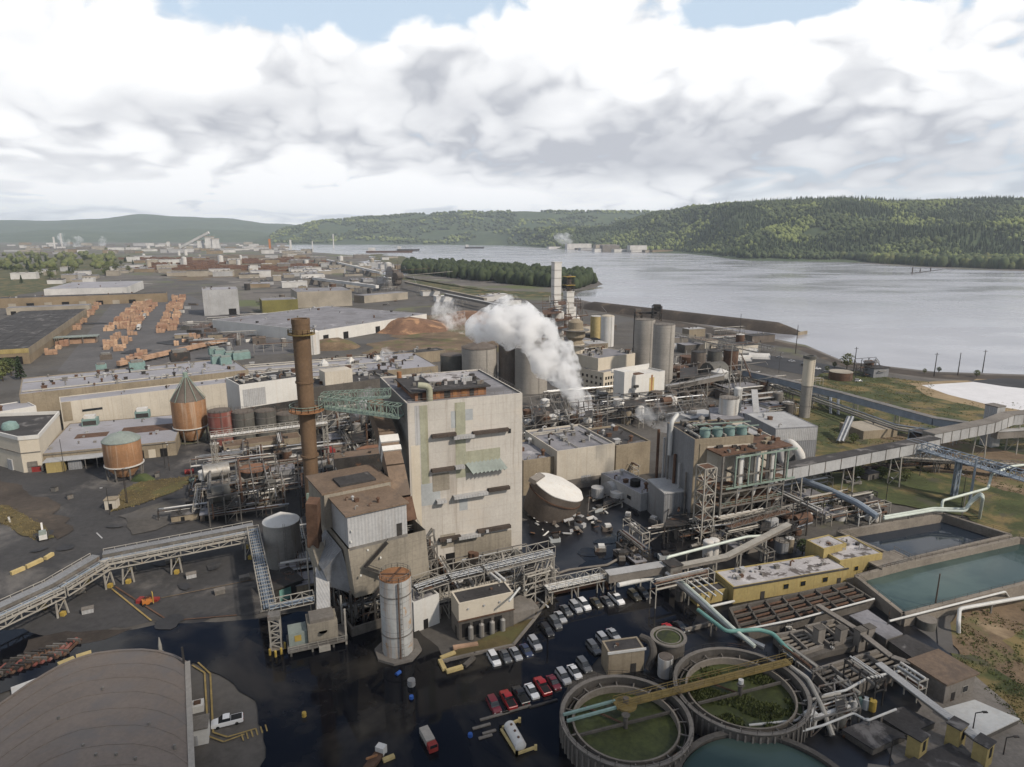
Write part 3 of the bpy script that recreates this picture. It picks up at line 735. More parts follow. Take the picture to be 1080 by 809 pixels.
def gallery(name, label, cat, pts, w, h, wall, roof, legs=(), legm='steel_pale', group=None, win=False, rib=0):
    "enclosed inclined gallery along points (bottom centre line)"
    P = [p if isinstance(p, Vector) else W(*p) for p in pts]; off = Vector((P[0].x,P[0].y,0)); e = thing(name, label, cat, off, 0, group); P = [p-off for p in P]
    for a, b in zip(P, P[1:]):
        u = Vector((0,0,h/2)); MB().beam(a+u, b+u, w, h).build('casing', wall, e)
        u = Vector((0,0,h+.12)); MB().beam(a+u, b+u, w+.5, .2).build('roof', roof, e)
        if rib:
            k = int((b-a).length/rib); m = MB()
            for i in range(k+1): c = a+(b-a)*i/max(1,k)+Vector((0,0,h/2)); m.beam(c-(b-a).normalized()*.15, c+(b-a).normalized()*.15, w+.2, h-.1)
            m.build('rib', 'steel', e)
    tot = P[0].lerp(P[-1], 0)
    for f in legs:
        k = f*(len(P)-1); i = min(int(k), len(P)-2); c = P[i].lerp(P[i+1], k-i); d = (P[i+1]-P[i]).normalized(); s_ = Vector((-d.y,d.x,0)).normalized()*(w*.42); m = MB()
        for g in (-1,1): m.beam((c.x+s_.x*g*1.3,c.y+s_.y*g*1.3,0), c+s_*g, .35)
        nn = max(1,int(c.z/5))
        for q in range(nn):
            z0, z1 = c.z*q/nn, c.z*(q+1)/nn; g = 1 if q % 2 else -1
            m.beam(Vector((c.x,c.y,z0))-s_*g*1.1, Vector((c.x,c.y,z1))+s_*g*1.1, .2); m.beam(Vector((c.x,c.y,z1))-s_*1.1, Vector((c.x,c.y,z1))+s_*1.1, .2)
        m.build('leg', legm, e)
    return e
def bridge(name, label, cat, pts, w, h, m, n=None, legs=(), deck='steel', group=None, t=.16, tubes=0, tm='steel_blue', legw=None):
    "open lattice bridge along points (bottom centre line)"
    P = [p if isinstance(p, Vector) else W(*p) for p in pts]; off = Vector((P[0].x,P[0].y,0)); e = thing(name, label, cat, off, 0, group); P = [p-off for p in P]
    for a, b in zip(P, P[1:]):
        k = n or max(2, int((b-a).length/h/1.1)); MB().truss(a, b, w, h, k, t).build('truss', m, e)
        MB().beam(a+Vector((0,0,.12)), b+Vector((0,0,.12)), w*.9, .1).build('deck', deck, e)
        sd_ = Vector((-(b-a).y,(b-a).x,0)).normalized()
        for i in range(tubes):
            o = sd_*(w*(.5*(i+.5)/tubes*1.7-.42))+Vector((0,0,.5+.1*(i%2))); MB().tube([a+o,b+o], .16+.08*(i%3), 7).build('pipe', tm, e, True)
    for f in legs:
        k = f*(len(P)-1); i = min(int(k), len(P)-2); c = P[i].lerp(P[i+1], k-i)
        MB().tower((c.x,c.y,0), legw or w*.6, legw or w*.6, c.z, max(1,int(c.z/4)), t*1.4).build('leg', m, e)
    return e
# ================================================================ the boiler house and what stands round it
B = Block('boiler_house', 'tall cream recovery boiler house with green strips and dark ledges on its front', 'building', (429.4,426), (551,414.4), 47.2, 36, 'boiler_wall', 'roof_grey', para=.5)
L = B.L
k_ = L/121.6
ux = lambda px: (px-430)*k_
uz = lambda py, px: 47.2-(py-(426-(px-429.4)*.095))/3.86
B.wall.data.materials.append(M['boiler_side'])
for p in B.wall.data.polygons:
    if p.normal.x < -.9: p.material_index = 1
for x0,x1,y0,y1,m in ((442,450,428,512,'green_panel'),(478,489,425,507,'green_panel'),(474,479,434,452,'blue_grey_panel'),(489,497,432,444,'blue_grey_panel'),(441,461,512,536,'blue_grey_panel'),(481,490,530,544,'blue_grey_panel'),(437,442,428,470,'grey_light'),(432,441,470,600,'cream')):
    B.patchf('cladding_panel','f',ux((x0+x1)/2),uz(y1,x0),(x1-x0)*k_,(y1-y0)/3.86,m,.04)
for x0,x1,y in ((453,478,459),(496,535,456),(452,478,496),(512,536,521),(458,481,574),(500,537,567)):
    u=ux((x0+x1)/2); B.patchf('ledge','f',u,uz(y,(x0+x1)/2)-.3,(x1-x0)*k_,.85,'ledge',1.3)
for x0,x1,y in ((475,497,461),(476,486,494),(456,466,531),(474,511,526),(465,470,575),(478,502,573),(508,511,568)):
    u=ux((x0+x1)/2); B.patchf('canopy','f',u,uz(y,(x0+x1)/2)-.25,(x1-x0)*k_,.8,'grey_light',1.7)
B.patchf('louvre_panel','f',ux(507),uz(500,507),39*k_,6.2,'green_panel',.07)
for i in range(9):
    u=ux(490+i*4.3); z=uz(489,507)
    B.add('awning', MB().beam((u,-.1,z),(u+1.6,-1.9,z-2.6),.35,1.1,(1,0,0)), 'louvre')
B.patchf('lower_cladding','f',ux(507),0,64*k_,7,'hopper',.12)
B.patchf('stain_panel','f',ux(462),uz(520,462),18*k_,5,'hopper',.045); B.patchf('stain_panel','f',ux(468),uz(585,468),16*k_,4,'hopper',.045)
for u,z in ((ux(537),36),): B.win('f',u,z,.8,1.2)
for i in range(4): B.door('f', ux(470)+i*4.5, 2.6, 3.2, 'opening', 'loading_door')
# roof penthouse
m = MB().b(3,3.5,B.rz,23,20,B.rz+2.4); ph = B.add('penthouse', m, 'brick')
for i in range(8): B.add('orange_panel', MB().b(3.8+i*2.4,3.42,B.rz+.2,5.0+i*2.4+.5*(i%2),3.52,B.rz+2.1), 'rust_orange' if i%3 else 'steel_dark', parent=ph)
B.add('penthouse_roof', MB().b(1.6,2.6,B.rz+2.403,24,21,B.rz+2.8), 'roof_dark')
B.add('penthouse_roof', MB().b(9,12,B.rz+2.803,23.5,22,B.rz+3.2), 'roof_patch')
B.add('vent_pipe', MB().tube(round_path([Vector((6.5,1.8,B.rz)),Vector((6.5,1.8,B.rz+4.2)),Vector((3.6,2.4,B.rz+4.6))],1.2),.85,12), 'green_panel', True)
B.add('roof_stub', MB().cyl((3,22,B.rz),.7,4.5,12), 'rust_orange', True)
B.add('roof_stub', MB().cyl((5.5,25,B.rz),.9,2.0,12), 'tank_white', True)
B.vents(16, 4, (3,22,L-2,34), (.6,1.6))
q_ = random.Random(2)
for i in range(26):
    x,y = q_.uniform(3,22),q_.uniform(4,20); w=q_.uniform(.5,1.6); B.add('roof_vent', MB().b(x,y,B.rz+3.2 if (x>9 and y>12) else B.rz+2.8,x+w,y+w*.8,B.rz+3.4+w*.3), q_.choice(('steel','roof_patch','steel_dark','grey_light')))
B.add('parapet_rail', MB().rail([(.2,.2,47.2),(L-.2,.2,47.2),(L-.2,35.8,47.2)],1.0,.06,2.5), 'steel')
# brown duct down its flank
pts = [(-4.0,24,42),(-4.4,6,37),(-4.6,-3,31),(-4.6,-9,25),(-4.2,-12,20)]
for i,(a,b) in enumerate(zip(pts,pts[1:])):
    B.add('flue_duct', MB().beam(a,b,4.6,4.6), 'roof_brown' if i != 3 else 'rust')
B.add('duct_band', MB().beam((-4.43,4.6,36.45),(-4.48,2.6,35.2),4.9,4.9), 'white_wall'); B.add('duct_band', MB().beam((-4.5,1.6,34.5),(-4.53,.3,33.6),4.9,4.9), 'white_wall')
B.add('side_platform', MB().b(-9.5,-14,18.6,-1,-9,18.9), 'steel'); B.add('side_railing', MB().rail([(-9.4,-14,18.9),(-1,-14,18.9),(-1,-9,18.9)],1.1,.1,2), 'steel_pale')
# smokestack with its ring platform and lattice bridge
Sb = W(334.5,590); e = thing('smokestack', 'tall brown smokestack with an orange ring platform and open top', 'smokestack', Sb)
Sh = hz(334.5,590,336)
MB().lathe((0,0,0),[(1.95,0),(1.9,Sh*.35),(2.1,Sh*.6),(2.3,Sh*.98)],36,True,False).build('shaft','stack_brown',e,True)
MB().ring((0,0,0),1.8,2.38,Sh*.98,Sh,36).build('rim','stack_brown',e,True)
MB().cyl((0,0,Sh*.97),2.0,.3,24).build('flue_opening','opening',e)
zp = hz(334.5,590,431)
MB().ring((0,0,0),2.5,4.6,zp-.5,zp-.2,24).build('platform','rust_orange',e)
MB().rail([(4.4*math.cos(i*.3927),4.4*math.sin(i*.3927),zp-.2) for i in range(16)],1.4,.14,2,True).build('railing','steel_green',e)
MB().ring((0,0,0),2.6,3.5,Sh-4.2,Sh-3.9,24).build('platform','walkway_yellow',e); MB().rail([(3.4*math.cos(i*.3927),3.4*math.sin(i*.3927),Sh-3.9) for i in range(16)],1.1,.1,2,True).build('railing','walkway_yellow',e)
MB().box((0.3,-2.55,hz(334.5,590,522)),(2.2,.8,3)).build('access_hatch','steel_green',e)
for k in (.2,.45,.75): MB().ring((0,0,0),1.9,2.42,Sh*k,Sh*k+.5,30).build('band','stack_brown',e)
p0 = Sb+Vector((3.5,3,zp-.3)); p1 = B.wpos(-1,3,43.0)
bridge('lattice_walkway','pale green lattice footbridge between the brown smokestack and the boiler house roof','walkway',[p0,p1],3.4,3.2,'steel_green',14,deck='steel_green',t=.24)
e = bridge('lattice_walkway','upper green lattice arm rising from the smokestack platform','walkway',[Sb+Vector((3,5,zp+1)),B.wpos(-2,12,46.5)],2.6,2.2,'steel_green',12,deck='steel_green',t=.2)
# precipitator house on hoppers
PR = Block('precipitator_house', 'grey precipitator house with a brown roof on big beige hoppers', 'building', (366,545), (428.5,531), 29, 12, 'grey_light', 'roof_brown', z0=21.5, para=0)
l = PR.L
MB().b(-1.5,12.1,.2,l+1,26,8.6).build('rear_box','hopper',PR.e); MB().b(-2,12.2,8.603,l+1.4,26.5,9).build('rear_roof','roof_brown',PR.e)
MB().b(3,14,9.003,l-2,20,9.5).build('rear_roof','roof_dark',PR.e)
PR.vents(6,3,(2,2,l-2,10),(.5,1.2))
m = MB(); T=[(-.3,-.3),(l+4.5,-.3),(l+4.5,24),(-.3,24)]; Bm=[(1.0,.6),(l+5.5,.2),(l+4,22),(1.5,22)]
m.add([(x,y,-.1) for x,y in T]+[(x,y,-13) for x,y in Bm],[(0,1,5,4),(1,2,6,5),(2,3,7,6),(3,0,4,7),(4,5,6,7)]); PR.add('hopper',m,'hopper')
m = MB(); m.add([(-.5,4,-2),(-4.5,6,-7),(-4.5,15,-7),(-.5,17,-2),(1.8,4,-14),(1.8,17,-14),(-3,7,-12),(-3,14,-12)],[(0,1,2,3),(0,4,6,1),(1,6,7,2),(3,2,7,5),(4,5,7,6)]); PR.add('side_hopper',m,'grey_wall')
m = MB(); 
for a,b in (((l*.62,-.9,-.5),(l*.22,-1.2,-5)),((l*.22,-1.2,-5),(l*.66,-1.3,-9)),((l*.66,-1.3,-9),(l*.3,-1.5,-13))):
    m.beam(a,b,1.1,.25).beam(Vector(a)+Vector((0,-.5,1)),Vector(b)+Vector((0,-.5,1)),.12); 
PR.add('stair',m,'steel_dark')
for x,y,z in ((.5,-.3,1.5),(l*.3,-.3,-1.5),(l*.5,-.6,-4),(l*.15,-.8,-7),(l*.45,-1,-8.5),(l*.05,-.3,4)): PR.add('lamp', MB().box((x,y,z),(.35,.35,.35)), 'lamp_glass')
PR.door('f', l*.86, 1.3, 3)
PR.patchf('skirt','f',l*.5,-.6,l,.6,'steel',.3)
m = MB()
for i in range(6):
    for j in range(4):
        x,y = l*i/5, 1+j*7; m.beam((x,y,-21.4),(x,y,-11),.5)
    m.beam((l*i/5,1,-14.5),(l*i/5,22,-14.5),.35); m.beam((l*i/5,1,-18),(l*i/5,22,-18),.3)
for j in range(4):
    for z in (-14.5,-18): m.beam((0,1+j*7,z),(l,1+j*7,z),.35)
    for i in range(5): m.beam((l*i/5,1+j*7,-21.4),(l*(i+1)/5,1+j*7,-14.5),.2)
PR.add('support_frame',m,'steel_dark')
PR.add('pit_wall',MB().b(-1,-1.5,-21.48,l*.9,-1,-19).b(-1,-1,-21.48,-.5,12,-19),'concrete_dark')
for i in range(7):
    y=2+i*2.6; PR.add('duct_pipe', MB().tube(round_path([Vector((l*.1+i,y,-19)),Vector((l*.1+i,y,-15+i*.4)),Vector((l*.8,y,-14.5+i*.3))],1),.45,8), ('steel','rust','tank_dark')[i%3], True)
# conveyor duct coming down at the left, with its fan house
q = [W(331,531,26),W(334,578,15),W(342,606,10)]
e = thing('inclined_duct','orange brown square duct falling past the smokestack to a fan house','duct',(q[0].x,q[0].y,0)); o_ = Vector((q[0].x,q[0].y,0))
pp = [W(330,528,30),W(332,574,18),W(340,600,12.5),W(342,655,4.5)]
for (a,b),mm in zip(zip(pp,pp[1:]),('rust','hopper','grey_light')): MB().beam(a-o_,b-o_,3.0,2.6).build('casing',mm,e)
m = MB()
for p in (pp[1],pp[2],pp[3]):
    for dx_ in (-2.2,2.2): m.beam(Vector((p.x-o_.x+dx_,p.y-o_.y+.5,0)),Vector((p.x-o_.x+dx_,p.y-o_.y+.5,p.z+1)),.3)
    m.beam((p.x-o_.x-2.4,p.y-o_.y+.5,p.z-1.8),(p.x-o_.x+2.4,p.y-o_.y+.5,p.z-1.8),.3)
m.build('support_frame','steel_pale',e)
FH = W(342,684); e = thing('fan_house','grey fan house with hatches on legs over dark water','machine house',FH,GA)
MB().b(-3.2,0,2.2,3.2,5,6.4).build('housing','hopper',e); MB().b(-2.6,.4,6.403,2.6,4.6,7.2).build('hood','concrete',e); MB().cyl((0,-.25,4.4),.9,.0,12).build('hatch','opening',e)
MB().b(-7.2,1,1.6,-3.3,5,4.6).build('side_box','louvre',e); MB().b(-6,.9,2.6,-4.6,1,4).build('hatch','yellow_paint',e)
MB().b(-7.6,-1,1.2,5,6,1.6).build('deck','steel',e); MB().rail([(-7.6,-1,1.6),(5,-1,1.6),(5,6,1.6)],1.1,.09,2).build('railing','steel_pale',e)
for x in (-7,-2.5,2,4.8):
    for y in (-.6,5.4): MB().beam((x,y,-.2),(x,y,1.3 if x<4 else 9),.4).build('leg','steel_pale' if x>4 else 'steel',e)
MB().b(-1.2,-1.8,.4,1.2,-.9,1.5).build('hatch','steel_pale',e)
# tanks
tank('storage_tank','steel storage tank with a white ribbed cone roof beside the smokestack','tank',(300,593),hz(300,593,548)*.0+18.2*mpp(W(300,593)),hz(300,593,549),'tank_steel','white_wall','cone',2.6,rail=False)
e = tank('silo','tall rust streaked white silo with an orange cap','silo',(420,688),16.2*mpp(W(420,688)),hz(420,688,607),'silo_rusty','rust_orange','flat',bands=2)
r_ = 16.2*mpp(W(420,688)); zt = hz(420,688,607)
for a in range(2): MB().beam((r_*.9*math.cos(a*1.3),r_*.9*math.sin(a*1.3),zt+.35),(-r_*.9*math.cos(a*1.3),-r_*.9*math.sin(a*1.3),zt+.35),.3,.3).build('cap_rib','rust',e)
MB().lathe((0,0,-.02),[(5.2,0),(5.2,.9),(3.6,.91)],8,False,False).build('plinth','concrete',e); MB().tube([(1.2,-r_-.2,.5),(1.2,-r_-.2,zt)],.16,6).build('downpipe','rust',e,True)
b = Block('annex','white block annex behind the rusty silo','building',(436,636),(463,626),hz(461,657,626),6,'white_wall','roof_grey'); b.door('f',b.L*.45,1.2,2.4,'opening')
# cream pump house in the flood
b = Block('pump_house','small cream topped pump house with grey open ground floor','building',(483.7,637),(541.6,624.5),9.2,(475,624),'cream','roof_dark',para=.25)
b.patchf('lower_wall','f',b.L/2,0.01,b.L,4.6,'concrete_dark',.06); b.patchf('lower_wall','l',b.D/2,.012,b.D,4.4,'concrete',.06)
for i in range(4):
    u=1.6+i*2.6; b.patchf('bay','f',u,.6,1.9,3.4,'opening',.10); b.add('vessel',MB().lathe((u+.9,-.75,.3),[(.62,0),(.62,3.0),(.1,3.4)],14),'tank_steel',True)
for i in range(3): b.add('lamp',MB().b(2+i*3.8,-.3,7.4,2.4+i*3.8,0,7.7),'grey_light')
b.add('roof_patch',MB().b(2,2,b.rz+.003,b.L-2,b.D-2.5,b.rz+.06),'roof_dark'); b.vents(2,2,size=(.3,.6))
b.add('eave',MB().b(-.3,-.3,4.75,b.L+.2,0,4.95),'rust'); b.door('l',b.D*.4,1.2,2.4)
b.add('wing_wall',MB().b(b.L+.05,1,0,b.L+6,8,3.0).b(b.L+6.05,3,0,b.L+8,8,1.6),'concrete')
# raised grass wedge and low walls round it
P_ = [W(*p) for p in ((476,690),(466,699),(500,691),(541,682),(563,655),(588,627),(556,655),(492,680))]
o = MB().prism([(p.x,p.y) for p in P_[:7]],0,.55).build('grass_bank','grass_dry'); tag(o,kind='structure')
def wall_line(name,label,pts,w,h,m,cat='wall'):
    P=[W(*p) for p in pts]; mb=MB(); 
    for a,b_ in zip(P,P[1:]):
        d=(b_-a).normalized()*w*.5; mb.beam(a-d*0+Vector((0,0,h/2)),b_+d+Vector((0,0,h/2)),w,h)
    return tag(mb.build(name,m),label,cat)
wall_line('retaining_wall','pale low retaining wall below the cream topped pump house',((466,700),(500,692),(541,683),(563,656),(584,627)),.5,.9,'concrete')
wall_line('retaining_wall','brown low wall along the edge of the flooded car park under the pipe bridge',((584,628),(640,616),(705,607)),.6,1.1,'brick')
# pipe bridges across the front
Z=9.5
bridge('pipe_bridge','rusty pale lattice pipe bridge in front of the boiler house, left span','pipe bridge',[(438,622,Z),(472,611,Z)],3.4,2.6,'steel_pale',deck='steel_dark',tubes=3,tm='pipe_silver',legs=(.1,.9))
bridge('pipe_bridge','lattice pipe bridge in front of the boiler house, middle span above the pump house','pipe bridge',[(474,610,Z+.6),(508,602,Z+.6)],3.4,2.8,'steel_pale',deck='steel_dark',tubes=4,tm='pipe_silver',legs=(.95,))
bridge('pipe_bridge','lattice pipe bridge in front of the boiler house, right span','pipe bridge',[(511,601,Z+.9),(582,584,Z+.9)],3.6,2.8,'steel_pale',deck='steel',tubes=4,tm='pipe_silver',legs=(.5,.97))
bridge('pipe_bridge','lower rusty pipe rack under the lattice bridges','pipe bridge',[(440,640,4.2),(585,602,4.2)],4.5,1.8,'steel',deck='steel_dark',tubes=6,tm='steel_pale',legs=(.05,.3,.6,.95),legw=2)
pipe('pale angled pipe slanting down to the roof of the cream pump house',[(548,620,9),(537,634,9.4)],.25,'pipe_white')
for i,(x0,y0,x1,y1) in enumerate(((512,600,528,613),(517,599,533,612))): pipe('pair of pale pipes slanting from the bridge to the pump house roof',[(x0,y0,Z+1),(x1,y1,9.6)],.3,'pipe_white',group='slanting twin pipes')
e = unit('pipe_trestle','pale steel pipe frame at the corner of the flooded car park','pipe frame',[(553,640),(576,633),(582,612),(562,616)],9,5,(2,1),3,1,6,'steel_pale')
pipe('white pipe loop standing in the corner of the flooded car park',[(555,622,7),(555,622,.6),(578,640,.6),(578,640,7.5)],.22,'pipe_white')
unit('valve_station','tangle of valves and green pipes at the foot of the boiler house','process unit',[(436,625),(462,618),(456,596),(436,602)],12,8,(2,2),3,5,14,'steel',vm=('steel_green','rust','tank_dark'))
unit('machinery','rusty machinery deck below the boiler house front','process unit',[(462,628),(560,605),(555,592),(462,612)],5.5,9,(6,1),1,8,16,'steel',vm=('tank_dark','rust','tank_grimy'))
# the tilted broken tank
Tc = W(580,548); 
e = thing('broken_tank','tilted collapsed tank with a pale lid behind the boiler house','tank',Tc)
ax = Vector((.36,-.06,.93)).normalized(); Mx = ax.to_track_quat('Z','Y').to_matrix().to_4x4(); LC = W(589,513,9.5)-Tc
def dent(p):
    p=Vector(p); k=1+.035*noise.noise((p.x*.22,p.y*.22,p.z*.16)); return Vector((p.x*k,p.y*k,p.z+.2*noise.noise((p.x*.3+9,p.y*.3,1))))
def tl(mb): mb.v=[tuple(Mx @ dent(p)+LC) for p in mb.v]; return mb
tl(MB().lathe((0,0,-10.5),[(8.3,0),(8.6,1),(8.7,10.2)],40,True,False)).build('shell','tank_grimy',e,True); tl(MB().lathe((0,0,-.3),[(8.75,0),(8.75,.25),(8.2,.35),(.1,1.1)],40,False,False)).build('lid','white_wall',e,True)
tl(MB().box((-1.5,7.5,.2),(8,2.4,1.4),-.3)).build('torn_deck','concrete',e); tl(MB().ring((0,0,0),8.7,8.9,-3,-2.6,40)).build('band','rust',e)
q_=random.Random(8)
for i in range(48):
    p=W(q_.uniform(556,640),q_.uniform(540,566)); MB().box(p-Tc+Vector((0,0,q_.uniform(.3,1.4))),(q_.uniform(1,4),q_.uniform(.3,1.5),.3),q_.uniform(0,3),q_.uniform(-.6,.6),q_.uniform(-.6,.6)).build('torn_plate',q_.choice(('tank_white','steel','rust','grey_light','tank_grimy')),e)
b = Block('storehouse','long beige block with a grey tar roof behind the broken tank','building',(587.5,476),(648.7,467.5),hz(648.7,510,467.5),(607,447.5),'cream_panel','roof_grey')
b.vents(18,6); b.pipes(5,3); b.patchf('patch','f',b.L*.5,2,4,3,'grey_light'); b.door('f',b.L*.8,3,3.6,'opening','loading_door'); b.patchf('base_stain','f',b.L*.5,0.02,b.L-.2,4.2,'concrete',.05)
b2 = Block('storehouse','lower grimy shed joined to the beige block near the boiler house','building',(552,486),(586,474.5),13,22,'tan_wall','roof_grey',ang=b.a); b2.vents(7,3); b2.win('f',4,4,1.6,1.6)
# ================================================================ right: clarifiers, filter beds, basins, yellow building
def clarifier(label, c, rp, zr, m_in, ribs=True, teal=False, fill=.55, n=56):
    P = W(*c, zr); r = rp*mpp(P); e = thing('clarifier', label, 'clarifier', (P.x,P.y,0), 0, 'round clarifier basins')
    MB().ring((0,0,0), r-.45, r, 0, zr, n).build('wall','concrete_dark',e,True)
    MB().cyl((0,0,.02), r-.75, zr*fill, n).build('water' if teal else 'floor', m_in, e)
    if ribs:
        m = MB(); k_ = int(r*5)
        for i in range(k_):
            a = 6.2832*i/k_; m.box(((r+.12)*math.cos(a),(r+.12)*math.sin(a),zr*.5),(.30,.32,zr*.8),a)
        m.build('buttress','concrete',e)
        MB().ring((0,0,0), r*.80, r*.80+.35, .05, zr*.86, n).build('launder','kerb',e,True)
        MB().ring((0,0,0), r*.90, r*.90+.18, .05, zr*.74, n).build('launder','concrete_dark',e,True)
        m = MB()
        for i in range(20): a = 6.2832*i/20; m.beam((r*.80*math.cos(a),r*.80*math.sin(a),zr*.8),(r*.95*math.cos(a),r*.95*math.sin(a),zr*.8),.22)
        m.build('bracket','concrete',e)
        MB().ring((0,0,0), r-.5, r+.28, zr, zr+.14, n).build('coping','concrete',e,True)
        MB().rail([((r+.2)*math.cos(6.2832*i/30),(r+.2)*math.sin(6.2832*i/30),zr+.14) for i in range(30)],1.0,.05,4,True).build('railing','steel_dark',e)
    else:
        MB().ring((0,0,0), r-.85, r+.2, zr, zr+.12, n).build('coping','concrete_dark',e,True)
    return e, P, r
c1, P1, r1 = clarifier('round clarifier with dry green floor nearest the flooded car park', (660,757), 68, 4.6, 'algae')
c2, P2, r2 = clarifier('round clarifier thick with green weed behind the yellow walkway', (781,725), 68, 4.6, 'algae')
c3, P3, r3 = clarifier('round clarifier still full of teal water at the bottom edge', (815,845), 102, 3.6, 'basin_teal', False, True, .8)
for e, P in ((c1,P1),(c2,P2)):
    MB().lathe((0,0,0),[(.45,2.4),(.45,5.0),(.8,5.2)],12).build('centre_well','concrete_dark',e)
    MB().beam((-9,-3,3.4),(9,3,3.4),.35,.5).build('rake_arm','concrete_dark',e); MB().tube([(-7,5,3),(0,0,3.2)],.2,6).build('rake_arm','rust',e)
w0 = Vector((P1.x-6.5,P1.y-3.4,5.4)); w1 = W(660,741,5.4); w2 = W(832,697,5.4)
e = thing('walkway','rusty yellow footbridge with railings across the two dry clarifiers','walkway',(w1.x,w1.y,0)); o_ = Vector((w1.x,w1.y,0))
a, b = w1-o_-(w2-w1).normalized()*2.2, w2-o_; s_ = Vector((-(b-a).y,(b-a).x,0)).normalized()
MB().beam(a,b,1.6,.15).build('deck','walkway_yellow',e)
for g in (-1,1):
    MB().rail([a+s_*g*.9+Vector((0,0,.15)),b+s_*g*.9+Vector((0,0,.15))],1.1,.09,2.2).build('railing','walkway_yellow',e); MB().beam(a+s_*g*.75-Vector((0,0,.2)),b+s_*g*.75-Vector((0,0,.2)),.15,.3).build('girder','walkway_yellow',e)
MB().cyl((0,0,4.9),2.1,.4,18).build('hub_deck','walkway_yellow',e); MB().cyl((0,0,5.5),.55,.9,12).build('drive','tank_grimy',e)
c_ = P2-o_; MB().cyl((c_.x,c_.y,5.5),.5,.8,12).build('drive','tank_white',e)
for g in (-.55,.55):
    a = W(596,757,5.0)+s_*g*1.5; b = W(651,742,5.2)+s_*g*1.5
    beam_thing('beam','pair of pale teal beams reaching to the hub of the dry clarifier','beam',a,b,.4,.45,'teal',group='teal twin beams')
# small round tank, white drum, box building beside
e = tank('thickener','small open round concrete tank with weeds beside the box building','tank',W(705,672,5.2)*1-Vector((0,0,5.2)),17*mpp(W(705,672,5)),5.2,'concrete_dark',None,'none',rail=False,ladder=False)
r_ = 17*mpp(W(705,672,5)); MB().ring((0,0,0),r_-.3,r_+.4,5.2,5.5,32).build('rim','concrete',e,True); MB().cyl((0,0,5.203),r_-.35,.06,28).build('weeds','algae',e); MB().ring((0,0,0),r_*.72,r_*.78,5.2,5.42,28).build('launder','concrete',e,True)
tank('drum','white upright drum standing between the two dry clarifiers','tank',(701,713),1.55,4.6,'tank_white','tank_grimy','open',rail=False)
b = Block('box_building','square brown block building with a dark roof in the car park','building',(642,688.5),(680,683.5),5.6,(672,671),'tan_wall','roof_dark',para=.15)
b.add('eave',MB().b(-.25,-.25,5.25,b.L+.25,.0,5.75),'tank_white'); b.vents(2,3,size=(.4,.7)); b.door('f',b.L*.7,1.2,2.3)
pipe('curved pale duct bending down behind the box building',[(676,672,5),(686,676,5.2),(690,688,4.5),(683,705,1)],.8,'concrete_dark')
wall_line('retaining_wall','pale wall on posts by the red car at the car park end',((722,668),(762,657)),.5,1.2,'concrete')
# filter beds
def bed(label, q, zt, cells, dark='opening', h=3.0, base='concrete'):
    Q = [W(*p, zt) for p in q]; c = sum(Q,Vector())/4; c.z = 0; e = thing('filter_bed', label, 'filter bed', c, 0, 'concrete filter beds'); Q = [p-c for p in Q]
    P = lambda u,v,z=0: (Q[0]*(1-u)+Q[1]*u)*(1-v)+(Q[3]*(1-u)+Q[2]*u)*v+Vector((0,0,z))
    for i in range(4): MB().beam(Q[i]-Vector((0,0,h/2)), Q[(i+1)%4]-Vector((0,0,h/2)), .55, h).build('wall', base, e)
    f = [P(.01,.01,-h*.55),P(.99,.01,-h*.55),P(.99,.99,-h*.55),P(.01,.99,-h*.55)]; MB().add(f,[(0,1,2,3)]).build('floor',dark,e)
    nx, ny, bars = cells
    for i in range(1,nx): MB().beam(P(i/nx,0,-.35),P(i/nx,1,-.35),.38,.7).build('partition',base,e)
    for j in range(1,ny): MB().beam(P(0,j/ny,-.30),P(1,j/ny,-.30),.32,.6).build('partition',base,e)
    for i in range(nx):
        for j in range(ny):
            m = MB()
            for k in range(bars): v = (j+(k+.7)/(bars+.4))/ny; m.beam(P((i+.09)/nx,v,-.8),P((i+.91)/nx,v,-.7),.5,.25)
            m.build('weir_trough','kerb' if base=='concrete' else 'rust',e)
    return e
bed('dark rusty filter bed of deep open cells beside the yellow building',((783,668),(922,632),(893,614),(770,641)),2.4,(7,3,2),'opening',2.4,'concrete_dark')
bed('pale filter bed left of the pair behind the clarifiers, four rows of troughs',((838,690),(868,680),(848,664),(817,669)),2.4,(2,1,5),'opening',2.4)
bed('pale filter bed right of the pair behind the clarifiers, with stepped troughs',((876,679),(903,671),(881,653),(850,660)),2.4,(2,1,5),'opening',2.4)
bed('pale filter bed nearest the lower pipe, its troughs in two bays',((882,731),(922,715),(893,695),(858,706)),2.4,(2,1,5),'opening',2.4)
bed('pale filter bed beside the long ramp, troughs in two bays',((924,714),(960,704),(930,684),(897,694)),2.4,(2,1,5),'opening',2.4)
for i,(px,py) in enumerate(((885,684),(862,684),(905,686),(914,683))):
    e = thing('hatch_housing',('pale concrete hatch housing between the upper and lower filter beds','squat hatch housing left of its neighbours among the filter beds','hatch housing with a dark door among the filter beds','small block housing right of the others among the filter beds')[i],'housing',W(px,py),GA)
    MB().b(-1,-.8,0,1,.8,5.2).build('wall','concrete',e); MB().b(-1.15,-.95,5.203,1.15,.95,5.4).build('lid','concrete_dark',e)
    if i == 2: MB().b(-.4,-.86,2.6,.4,-.8,4.6).build('door','opening',e)
P_ = [W(*p,1.6) for p in ((842,698),(872,688),(925,676),(914,668),(858,682),(834,690))]
tag(MB().prism([(p.x,p.y) for p in P_],0,1.6).build('terrace','concrete_dark'),'raised dark concrete terrace between the filter beds','terrace')
